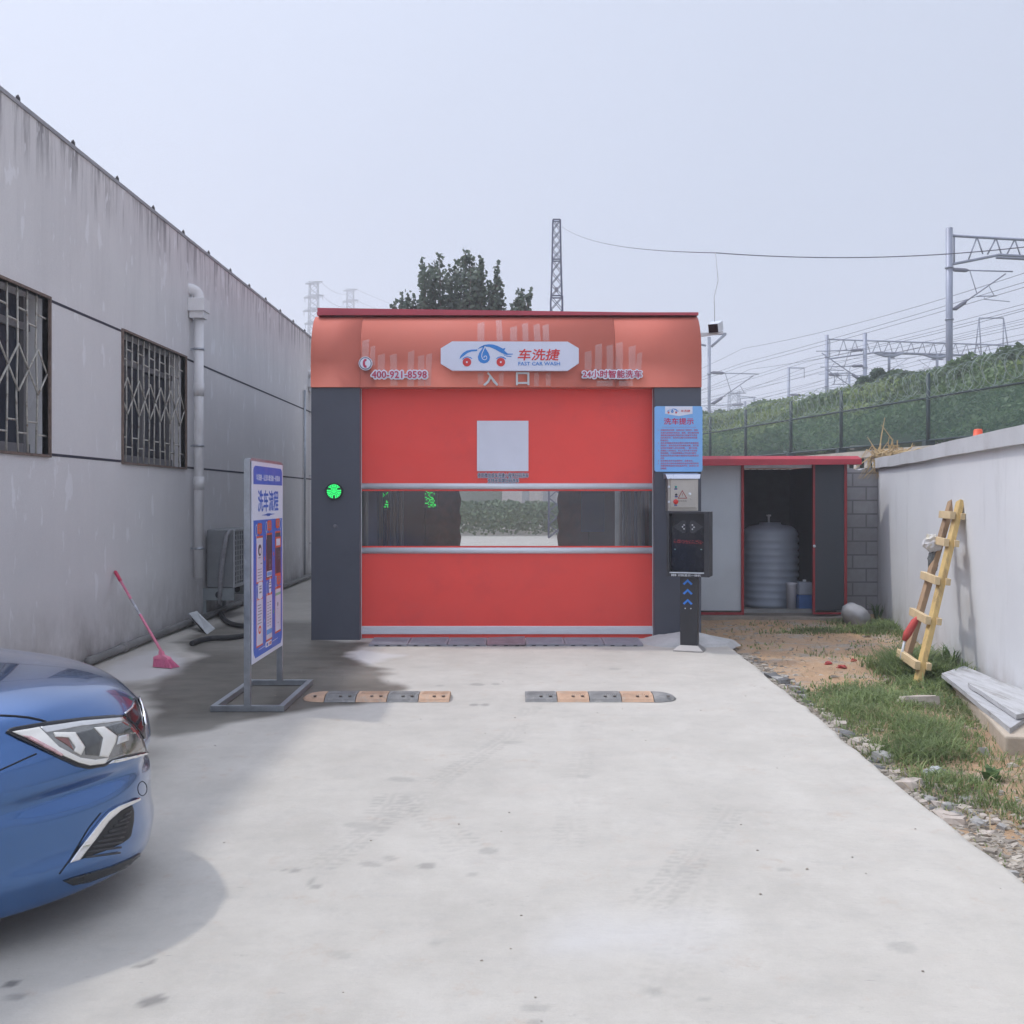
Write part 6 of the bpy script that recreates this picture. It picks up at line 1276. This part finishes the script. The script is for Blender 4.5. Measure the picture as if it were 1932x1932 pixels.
# taller bushes one can tell apart on the skyline
def bush(u, vtop, Y, hw, label, mat, dens=1900):
    c0 = P(u, vtop, Y); a0 = c0.x - RK * Y; zb = float(prof_z(np.array(a0))); hgt = c0.z - zb; t = thing('bush', (c0.x, Y, zb), label, 'bush'); V, Fq = [], []; r_ = random.Random(int(u)); k = 0
    lobes = [(r_.uniform(-.7, .7) * hw, r_.uniform(-.6, .6) * hw, r_.uniform(.35, .95) * hgt, r_.uniform(.25, .5) * hw) for _ in range(10)] + [(0, 0, hgt * .85, hw * .3), (hw * .3, 0, hgt * .92, hw * .12)]
    for i in range(int(dens * 3)):
        lx, ly, lz, lr = lobes[i % len(lobes)]; d_ = Vector((r_.gauss(0, 1), r_.gauss(0, 1), r_.gauss(0, 1))).normalized() * lr * r_.uniform(.55, 1.05); p = Vector((c0.x + lx, Y + ly, zb + min(lz, hgt)) ) + d_
        if p.z < zb - .2: p.z = zb + r_.random() * hgt * .5
        s_ = .03 + .0021 * Y; n_ = Vector((r_.uniform(-1, 1), r_.uniform(-1, 1), r_.uniform(-.3, 1))).normalized(); x_ = n_.cross(Vector((r_.uniform(-1, 1), r_.uniform(-1, 1), r_.uniform(-1, 1)))).normalized() * s_; y_ = n_.cross(x_) * .7; b0 = len(V)
        V += [tuple(p - x_), tuple(p + y_), tuple(p + x_), tuple(p - y_)]; Fq.append((b0, b0 + 1, b0 + 2, b0 + 3))
    np_mesh('crown', V, Fq, mat, t); mb = MB()
    for q in range(5): mb.tube([Vector((c0.x, Y, zb - .3)), Vector((c0.x + r_.uniform(-.6, .6) * hw, Y + r_.uniform(-.5, .5) * hw, zb + hgt * .75))], [.06, .015], 5)
    mb.build('stem', bark, t)
bm1 = leaf_mat('bush_leaf', (.065, .12, .052), (.18, .255, .115), .42, .5); bm2 = leaf_mat('dark_bush_leaf', (.065, .11, .07), (.14, .205, .12), .42, .5)
for u, v, Y, hw, lb, m_ in ((1672, 700, 42, .75, 'dark pointed bush on the skyline right of the second gantry', bm2), (1652, 712, 42, .8, 'round bush on the skyline left of the pointed bush', bm2), (1703, 702, 42, .8, 'low bush on the skyline between pointed bush and tallest mast', bm1), (1885, 682, 36, 1.5, 'big leafy bush at the embankment top right of the tallest mast', bm1), (1925, 668, 34, 1.5, 'big leafy bush at the far right of the embankment top', bm1), (1600, 742, 48, .8, 'pale green bush at the foot of the second gantry', bm1), (1575, 748, 48, .7, 'small bush left of the second gantry foot', bm1), (1400, 775, 66, 1.0, 'low bush on the skyline near the short masts', bm1), (1345, 778, 70, 1.1, 'low bush beside the car wash roof corner mast', bm1), (1740, 705, 40, .8, 'flat bush behind the tall fence post', bm1), (1830, 695, 38, 1.1, 'rounded bush just right of the tallest mast foot', bm1)): bush(u, v + (6 if u < 1780 else 14), Y, hw, lb, m_)
# far greenery and pier seen through the car wash, beyond its exit
N = 42000; xv = rng.uniform(-14, 12, N); yv = rng.uniform(42, 52, N); hv = (.9 + .6 * vnoise(xv, yv, .5, 211)) * rng.random(N) ** .6
foliage('far_shrubs', np.stack([xv, yv, hv], -1), np.full(N, .15), bm1.copy() if False else leaf_mat('far_shrub_leaf', (.07, .13, .055), (.17, .25, .11), .2, .4), 'rank green growth beyond the car wash exit')
for x_, w_, lb in ((1.7, .75, 'broad grey concrete pier seen through the door band'), (.55, .4, 'narrow grey concrete pier seen through the door band')):
    mb = MB(); mb.box(x_, x_ + w_, 56, 57, 0, 6); mb.box(x_ - .1, x_ + w_ + .1, 55.9, 57.1, 5.6, 6.2); tag(mb.build('concrete_pier', M('pier_concrete', (.42, .42, .42), .8), origin=(x_, 56, 0)), lb, 'pier')

# ================================================================== GRASS
def density(x, y):
    g_ = lambda cx, cy, rx, ry: np.exp(-(((x - cx) / rx) ** 2 + ((y - cy) / ry) ** 2) ** 1.5)
    d = 1.0 * g_(2.72, 7.65, .50, .95) + 1.0 * g_(2.5, 6.55, .36, .7) + .8 * g_(3.4, 7.75, .36, .5) + .35 * g_(2.45, 5.7, .25, .5) + 1.1 * g_(3.0, 5.45, .32, .75) + .8 * g_(2.75, 4.75, .22, .4) + .9 * g_(4.55, 12.9, .45, .6) + .5 * g_(3.6, 12.5, .6, .18) + 1.0 * g_(3.75, 9.35, .3, .75) + .8 * g_(3.55, 8.7, .3, .35)
    wd_ = WALL_A + WALL_K * y - x; d = d + .35 * np.exp(-(wd_ / .14) ** 2) * (vnoise(x, y, 1.6, 221) > .42)
    return d * (.15 + 1.1 * np.clip(vnoise(x, y, 2.6, 222) * 2.0 - .5, 0, 1)) + .035 * (vnoise(x, y, 1.5, 223) > .5)
N = 420000
x = rng.uniform(2.0, 5.1, N); y = rng.uniform(3.3, 13.6, N); ok = (x > edge_x(y) + .06) & (x < WALL_A + WALL_K * y - .02); x, y = x[ok], y[ok]
dn_ = density(x, y); ok = rng.random(len(x)) < dn_ * .42; x, y, dn_ = x[ok], y[ok], dn_[ok]; K = len(x)
hgt = (.028 + .042 * np.clip(dn_, 0, 1)) * rng.uniform(.5, 1.5, K) * (1 + 1.4 * (np.hypot(x - 3.85, y - 9.6) < .7) + .7 * (rng.random(K) < .05)); w_ = rng.uniform(.0025, .0055, K) * (1 + (y > 8) * .6)
az = rng.uniform(0, 6.283, K); lean = rng.uniform(.4, 1.7, K) * hgt; zz = ground_z(x, y); dx, dy = np.cos(az), np.sin(az); px, py = -dy * w_, dx * w_
b0 = np.stack([x, y, zz - .01], -1); m1 = np.stack([x + dx * lean * .35, y + dy * lean * .35, zz + hgt * .6], -1); tp = np.stack([x + dx * lean, y + dy * lean, zz + hgt * .95], -1); pv = np.stack([px, py, np.zeros(K)], -1)
V = np.stack([b0 - pv, b0 + pv, m1 + pv * .75, m1 - pv * .75, tp + pv * .15, tp - pv * .15], 1).reshape(-1, 3); bi = np.arange(K)[:, None] * 6
Fq = np.concatenate([bi + np.array([[0, 1, 2, 3]]), bi + np.array([[3, 2, 4, 5]])])
o = np_mesh('grass', V, Fq, leaf_mat('grass_blade', (.14, .21, .075), (.36, .44, .18), .5, 2.2)); tag(o, 'tufted green grass on the strip beside the driveway', 'grass', kind='stuff')
print('grass blades', K)
N = 26000; x = rng.uniform(2.0, 5.0, N); y = rng.uniform(3.4, 13.4, N); ok = (x > edge_x(y) + .04) & (x < WALL_A + WALL_K * y - .03) & (rng.random(N) < .10 + .8 * np.clip(density(x, y), 0, 1)); x, y = x[ok], y[ok]; K = len(x)
hgt = rng.uniform(.05, .14, K); az = rng.uniform(0, 6.283, K); dx, dy = np.cos(az), np.sin(az); zz = ground_z(x, y); w_ = rng.uniform(.0015, .0035, K); px, py = -dy * w_, dx * w_; pv = np.stack([px, py, np.zeros(K)], -1); up = rng.uniform(.05, .5, K)
b0 = np.stack([x, y, zz + .004], -1); m1 = np.stack([x + dx * hgt * .5, y + dy * hgt * .5, zz + .006 + hgt * up], -1); tp = np.stack([x + dx * hgt, y + dy * hgt, zz + .01 + hgt * up * .9], -1)
V = np.stack([b0 - pv, b0 + pv, m1 + pv, m1 - pv, tp + pv * .3, tp - pv * .3], 1).reshape(-1, 3); bi = np.arange(K)[:, None] * 6
o = np_mesh('dry_grass', V, np.concatenate([bi + np.array([[0, 1, 2, 3]]), bi + np.array([[3, 2, 4, 5]])]), leaf_mat('dry_grass_blade', (.30, .22, .12), (.56, .45, .27), .3, 2.0)); tag(o, 'dead straw-coloured grass stalks lying among the green tufts', 'dry grass', kind='stuff')
weed_m = leaf_mat('weed_leaf', (.08, .15, .05), (.18, .28, .10), .45, 2)
for k, (u, v, hh, lb) in enumerate(((1852, 1262, .26, 'tall grassy weed against the white wall behind the planks'), (1888, 1278, .18, 'short weed against the white wall above the upper plank'), (1818, 1250, .22, 'thin weed at the wall foot inside the ladder shadow'), (1870, 1470, .09, 'leafy broad weed in the grass at lower right'), (1655, 1166, .30, 'bushy weed growing beside the stuffed sack'))):
    c0 = G(u, v, -.06); c0.z = gz(c0.x, c0.y); wx = WALL_A + WALL_K * c0.y - .06; c0.x = min(c0.x, wx); V, Fq = [], []; r_ = random.Random(k)
    for i in range(34 if k in (0, 4) else 18):
        a_ = r_.uniform(0, 6.28); L = hh * r_.uniform(.5, 1.1); w2 = .007 if k != 3 else .016; d_ = Vector((math.cos(a_), math.sin(a_), 0)); s_ = Vector((-d_.y, d_.x, 0)) * w2; base = c0 + d_ * r_.uniform(0, .05); p1 = base + d_ * L * .25 + Vector((0, 0, L * .65)); p2 = base + d_ * L * .7 + Vector((0, 0, L * .8))
        for p in (p1, p2): p.x = min(p.x, WALL_A + WALL_K * p.y - .012)
        b0_ = len(V); V += [tuple(base - s_ * .6), tuple(base + s_ * .6), tuple(p1 + s_), tuple(p1 - s_), tuple(p2 + s_ * .1), tuple(p2 - s_ * .1)]; Fq += [(b0_, b0_ + 1, b0_ + 2, b0_ + 3), (b0_ + 3, b0_ + 2, b0_ + 4, b0_ + 5)]
    o = np_mesh('weed', V, Fq, weed_m, origin=tuple(c0)); tag(o, lb, 'weed')
# ================================================================== HAZE
mb = MB(); mb.box(-420, 520, -60, 760, -4, 80); m = bpy.data.materials.new('haze_air'); m.use_nodes = True; nn, ll = m.node_tree.nodes, m.node_tree.links; nn.remove(nn['Principled BSDF'])
pvn = nn.new('ShaderNodeVolumePrincipled'); pvn.inputs['Color'].default_value = (.86, .89, .96, 1); pvn.inputs['Density'].default_value = .0026; pvn.inputs['Anisotropy'].default_value = .2; ll.new(pvn.outputs[0], nn['Material Output'].inputs['Volume'])
hz_ = mb.build('haze', m); tag(hz_, 'pale summer haze hanging over the yard and railway', 'haze', kind='stuff')
# ================================================================== BLUE CAR, nose to the right
XN, YC, HWc = -1.45, 4.0, .93
def interp(t_, tab):
    for (a_, va), (b_, vb) in zip(tab[:-1], tab[1:]):
        if t_ <= b_: q = (t_ - a_) / (b_ - a_); q = max(0, min(1, q)); return va + (vb - va) * q
    return tab[-1][1]
# nose profile on the centre line: (x back from the nose, height)
PROF = [(-.34, .128), (-.12, .128), (-.032, .136), (-.008, .155), (.0, .19), (.002, .24), (-.002, .30), (-.004, .36), (-.002, .44), (.002, .52), (-.008, .60), (-.022, .66), (-.045, .70), (-.075, .735), (-.115, .768), (-.17, .80), (-.25, .828), (-.36, .856), (-.50, .880), (-.70, .905), (-.95, .928), (-1.15, .945), (-1.32, .958)]
def car_pt(t_, r_):
    k = r_ * (len(PROF) - 1); i = min(int(k), len(PROF) - 2); f = k - i
    p0, p1, p2, p3 = PROF[max(i - 1, 0)], PROF[i], PROF[i + 1], PROF[min(i + 2, len(PROF) - 1)]
    cr = lambda a, b, c, d: .5 * (2 * b + (c - a) * f + (2 * a - 5 * b + 4 * c - d) * f * f + (3 * b - a - 3 * c + d) * f ** 3)
    x, z = cr(p0[0], p1[0], p2[0], p3[0]), cr(p0[1], p1[1], p2[1], p3[1])
    at = abs(t_); d = .60 * at ** 2 + .52 * at ** 9
    g = 1.0 if z < .74 else max(0, 1 - (z - .74) / .225) ** .7
    d = d * g
    hump = .0 if z < .76 else .012 * math.exp(-((at - .66) / .12) ** 2) * min(1, (z - .76) / .06)
    zz = z - (.10 * at ** 2.4 if z > .70 else .10 * at ** 2.4 * max(0, (z - .56) / .14)) + hump
    # crease under the headlight and scoop round the lower intake
    sc = -.05 * math.exp(-((z - .50) / .035) ** 2) * math.exp(-((at - .35) / .28) ** 2) + .014 * math.exp(-((z - .25) / .05) ** 2) * math.exp(-((at - .5) / .3) ** 2)
    w = HWc * (1 - .03 * max(0, (.35 - z) / .2)) * (1 - .10 * max(0, (z - .72) / .24))
    return Vector((XN + x + sc - d, YC + t_ * w, zz))
m, n, l, b = nodes('metallic_blue_paint'); fk = pos_noise(n, l, 900, 2)
l.new(mixc(n, l, rampf(n, l, fk, .35, .65), (.042, .12, .31), (.062, .16, .38)), b.inputs['Base Color']); b.inputs['Metallic'].default_value = .85; b.inputs['Roughness'].default_value = .22; b.inputs['Coat Weight'].default_value = 1; b.inputs['Coat Roughness'].default_value = .03
paint = m
car = thing('blue_car', (XN - 2.2, YC, 0), 'metallic blue sedan whose front corner enters from the left', 'car')
NT, NR = 121, 127
V = [car_pt(-1 + 2 * i / (NT - 1), j / (NR - 1)) for j in range(NR) for i in range(NT)]
Fq = [(j * NT + i, (j + 1) * NT + i, (j + 1) * NT + i + 1, j * NT + i + 1) for j in range(NR - 1) for i in range(NT - 1)]
hood_o = np_mesh('front_body', [tuple(v) for v in V], Fq, paint, car, True)
bvh = BVHTree.FromPolygons(V, Fq)
# rest of the body: sides, tail, cabin, wheels
REAR = XN - 4.6
mb = MB(); rows_r = [j for j in range(NR) if V[j * NT].z < .86 and j < NR - 1]
for s_ in (0, NT - 1):
    vs = []; 
    for j in rows_r:
        p = V[j * NT + s_]; q = [p]
        for k in range(1, 25):
            t_ = k / 24; x_ = p.x + (REAR + .25 - p.x) * t_; bulge = .02 * math.sin(math.pi * t_) ; taper = -.10 * max(0, t_ - .82) / .18; y_ = p.y + (1 if s_ else -1) * (bulge + taper); q.append(Vector((x_, y_, p.z + (.10 * t_ if p.z > .6 else 0))))
        vs += q
    c_ = 25; mb.add(vs, [[j * c_ + k, (j + 1) * c_ + k, (j + 1) * c_ + k + 1, j * c_ + k + 1] for j in range(len(rows_r) - 1) for k in range(24)], 0, True)
mb.build('side_body', paint, car)
y0_, y1_ = YC - .84, YC + .84
mb = MB(); mb.box(REAR, REAR + .26, y0_, y1_, .3, .93, bev=.1); mb.box(REAR + .05, XN - 1.25, y0_ + .02, y1_ - .02, .20, .905, bev=.02); mb.build('rear_body', paint, car)
glass = M('car_glass', (.02, .025, .03), .05, 0, .05)
def hoop(mb, secs, mi=0):
    vs = []
    for (x_, z_, w_) in secs: vs += [(x_, YC - w_, z_), (x_, YC - w_ * .6, z_ + .02), (x_, YC, z_ + .03), (x_, YC + w_ * .6, z_ + .02), (x_, YC + w_, z_)]
    mb.add(vs, [[i * 5 + k, i * 5 + k + 1, (i + 1) * 5 + k + 1, (i + 1) * 5 + k] for i in range(len(secs) - 1) for k in range(4)], mi, True)
mb = MB(); hoop(mb, [(XN - 1.28, .94, .80), (XN - 1.7, 1.22, .68), (XN - 2.0, 1.38, .62)]); mb.build('windscreen', glass, car)
mb = MB(); hoop(mb, [(XN - 2.0, 1.385, .62), (XN - 2.3, 1.44, .60), (XN - 2.9, 1.45, .60), (XN - 3.4, 1.40, .60)]); mb.build('roof', paint, car)
mb = MB(); hoop(mb, [(XN - 3.4, 1.395, .60), (XN - 3.9, 1.15, .68), (XN - 4.2, .95, .76)]); mb.build('rear_window', glass, car)
for s_ in (-1, 1):
    mb = MB(); prf_ = [(XN - 1.28, .9, .82), (XN - 2.0, 1.375, .625), (XN - 3.4, 1.39, .605), (XN - 4.2, .94, .77), (XN - 4.2, .88, .83), (XN - 1.28, .88, .84)]
    mb.add([(x_, YC + s_ * w_, z_) for x_, z_, w_ in prf_], [[0, 1, 2, 3, 4, 5] if s_ > 0 else [5, 4, 3, 2, 1, 0]]); mb.build('side_window', glass, car)
    for xw in (XN - .98 - .02, XN - 3.62):
        mb = MB(); yw = YC + s_ * .83; mb.lathe((xw, yw - (.11 if s_ > 0 else -.0) + (0 if s_ > 0 else 0), .325), [(.2, 0), (.325, .01), (.33, .05), (.33, .17), (.325, .21), (.2, .22)], 36, 0, 'y'); wh = mb.build('wheel', black_rub, car)
        mb = MB(); mb.lathe((xw, yw + (.115 if s_ > 0 else -.006), .325), [(.2, 0), (.21, .0), (.05, -.02 * s_), (.03, -.02 * s_)], 24, 0, 'y'); mb.build('rim', alu, wh)
mb = MB(); mb.box(XN - 4.3, XN - .5, YC - .8, YC + .8, .16, .22); mb.build('underbody', black_pl, car)
# ---- pieces set on the skin of the nose
CP = Vector((0, 0, EYE))
def on_skin(u, v):
    d = Vector(((u - CU) / F, 1, (HV - v) / F)).normalized(); h = bvh.ray_cast(CP, d)
    if h[0] is None: return None, None
    nrm = h[1]; nrm = nrm if nrm.dot(d) < 0 else -nrm; return h[0], nrm
def skin_piece(name, poly, off, mat, parent=car, cuts=3, depth=.01, smooth=True):
    """a piece with its own thickness that follows the body surface"""
    bm = bmesh.new(); vs = [bm.verts.new((p[0], p[1], 0)) for p in poly]; bm.faces.new(vs); bmesh.ops.triangulate(bm, faces=bm.faces[:])
    for _ in range(6):
        ed = [e for e in bm.edges if e.calc_length() > 5.0]
        if not ed: break
        bmesh.ops.subdivide_edges(bm, edges=ed, cuts=1); bmesh.ops.triangulate(bm, faces=bm.faces[:])
    bm.verts.index_update(); out, low, last = [], [], None; keep = {}
    for v in bm.verts:
        h, nr = on_skin(v.co.x, v.co.y)
        if h is None: continue
        keep[v.index] = len(out); out.append(h + nr * off); low.append(h + nr * (off - depth))
    mb = MB(); fs = [[keep[v.index] for v in f.verts] for f in bm.faces if all(v.index in keep for v in f.verts)]
    def orient(f):
        a_, b_, c_ = (out[i] for i in f[:3]); nn_ = (b_ - a_).cross(c_ - a_); return f if nn_.dot(CP - a_) > 0 else f[::-1]
    fs = [orient(f) for f in fs]; ec = {}
    for f in fs:
        for i in range(len(f)): ec[(f[i], f[(i + 1) % len(f)])] = 1
    n0 = len(out); sk = [[a_, n0 + a_, n0 + b_, b_] for (a_, b_) in ec if (b_, a_) not in ec]
    mb.add(out + low, fs, 0, smooth); mb.add([], [], 0); 
    for f in sk: mb.f.append(f); mb.m.append(0); mb.sm.append(False)
    bm.free(); return mb.build(name, mat, parent)
def seam(name, line, r_, mat, parent=car, off=.0):
    pts = []
    for (u0, v0), (u1, v1) in zip(line[:-1], line[1:]):
        for q in np.linspace(0, 1, 6, endpoint=False):
            h, nr = on_skin(u0 + (u1 - u0) * q, v0 + (v1 - v0) * q)
            if h is not None: pts.append(h + nr * off)
    if len(pts) > 1: return MB().tube(pts, r_, 6).build(name, mat, parent)
c8 = lambda *pp: [(p[0] * .2315, 1201.9 + p[1] * .2315) for p in pp]
c3_ = lambda *pp: [(p[0] * .3472, 1173.9 + p[1] * .3472) for p in pp]
chrome = M('chrome_trim', (.80, .80, .82), .08, 1, .02); bezel = M('gloss_black_bezel', (.012, .012, .016), .12); silver = M('lamp_silver', (.62, .62, .62), .22, .35, .06, coat=1); drl = M('lamp_white_guide', (.74, .72, .67), .15, 0, .04, coat=1); lensd = M('lamp_dark_lens', (.06, .062, .06), .04, 0, .3, 30, coat=1); gap = M('panel_gap', (.008, .01, .02), .8)
lampg = M('lamp_grey_reflector', (.26, .255, .24), .10, .6, .25, 14, coat=1); redr = M('lamp_red_reflector', (.20, .07, .06), .2, 0, .2, coat=1)
hl = skin_piece('headlight', c8((44, 778), (70, 752), (110, 740), (380, 695), (700, 660), (985, 640), (1030, 668), (1075, 715), (1120, 770), (1158, 840), (1190, 935), (1150, 955), (1000, 990), (905, 1025), (840, 1055), (720, 1078), (620, 1056), (500, 1000), (300, 902), (140, 830)), .006, bezel)
skin_piece('lens_body', c8((92, 782), (310, 742), (650, 694), (985, 662), (1045, 716), (1095, 772), (1135, 838), (1165, 912), (1165, 932), (1000, 966), (880, 1005), (830, 1036), (720, 1050), (630, 1028), (480, 962), (300, 872)), .0085, lampg, hl)
skin_piece('reflector_wing', c8((92, 782), (310, 746), (385, 820), (470, 905), (640, 985), (760, 1002), (868, 985), (840, 1030), (720, 1046), (630, 1024), (480, 958), (300, 868)), .0105, drl, hl)
skin_piece('light_guide', c8((318, 745), (650, 697), (985, 668), (1002, 690), (660, 735), (370, 790)), .0105, silver, hl)
skin_piece('projector_lens', c8((598, 792), (750, 752), (822, 826), (790, 970), (682, 962), (678, 902), (650, 850)), .0105, lensd, hl)
skin_piece('light_guide', c8((428, 792), (598, 788), (676, 902), (642, 966), (588, 936), (600, 905), (548, 830), (440, 824)), .012, drl, hl)
skin_piece('light_guide', c8((752, 750), (832, 742), (932, 812), (920, 862), (862, 982), (792, 974), (822, 828)), .012, drl, hl)
skin_piece('reflector', c8((438, 828), (540, 830), (586, 926), (560, 905)), .0105, redr, hl)
skin_piece('reflector', c8((838, 742), (985, 700), (1040, 730), (1090, 790), (960, 802), (934, 806)), .0105, lensd, hl)
skin_piece('reflector', c8((950, 815), (1028, 795), (1030, 845), (935, 880)), .0105, silver, hl)
skin_piece('side_reflector', c8((170, 812), (240, 822), (330, 868), (420, 915), (500, 962), (490, 975), (400, 930), (280, 868)), .0125, M('rose_reflector', (.62, .38, .38), .3, 0, .3, 80, coat=1), hl)
skin_piece('grille', c8((1000, 640), (1035, 600), (1075, 560), (1090, 500), (1112, 500), (1140, 560), (1160, 640), (1172, 740), (1178, 830), (1165, 830), (1120, 762), (1060, 695)), .006, bezel)
seam('grille_frame', c8((1118, 505), (1142, 570), (1158, 640), (1168, 735)), .006, chrome, off=.010)
seam('grille_frame', c8((1005, 632), (1060, 590), (1085, 545)), .004, chrome, off=.008)
skin_piece('lamp_trim', c8((858, 1036), (895, 1006), (1000, 985), (1190, 938), (1196, 950), (1000, 1006)), .0135, chrome)
skin_piece('intake_trim', c8((552, 1842), (640, 1712), (740, 1580), (810, 1490), (870, 1425), (950, 1375), (1040, 1340), (1122, 1308), (1126, 1328), (1040, 1370), (965, 1410), (865, 1500), (765, 1645), (632, 1818)), .012, chrome)
ik = skin_piece('lower_intake', c8((642, 1816), (765, 1655), (872, 1512), (970, 1420), (1072, 1372), (1086, 1420), (1085, 1500), (1062, 1618), (1040, 1645), (990, 1680), (860, 1740)), .004, M('matt_black_mesh', (.022, .022, .024), .6))
for k in range(9):
    v0 = 1430 + k * 42; seam('mesh_bar', c8((max(690, 1000 - k * 42), v0 + 30), (1070 - k * 6, v0 - 18)), .0035, M('mesh_bar_black', (.05, .05, .055), .4), ik, .006)
skin_piece('lip_strip', c3_((342, 1406), (392, 1388), (520, 1352), (600, 1328), (700, 1286), (792, 1236), (798, 1262), (780, 1285), (640, 1350), (480, 1412), (392, 1430)), .005, M('dark_lip', (.02, .022, .026), .3))
seam('body_crease', c3_((322, 1368), (380, 1290), (480, 1120), (560, 1020)), .003, gap)
seam('panel_gap', c8((0, 640), (120, 645), (230, 656), (330, 676), (385, 694)), .0045, gap)
seam('panel_gap', c8((385, 694), (700, 656), (985, 634)), .003, gap)
seam('panel_gap', c8((0, 1085), (110, 1035), (220, 985), (312, 945)), .003, gap)
circ = [(1160 + 37 * math.cos(q), 1235 + 58 * math.sin(q)) for q in np.linspace(0, 2 * math.pi, 25)]
seam('tow_cover', c8(*circ), .0018, gap)
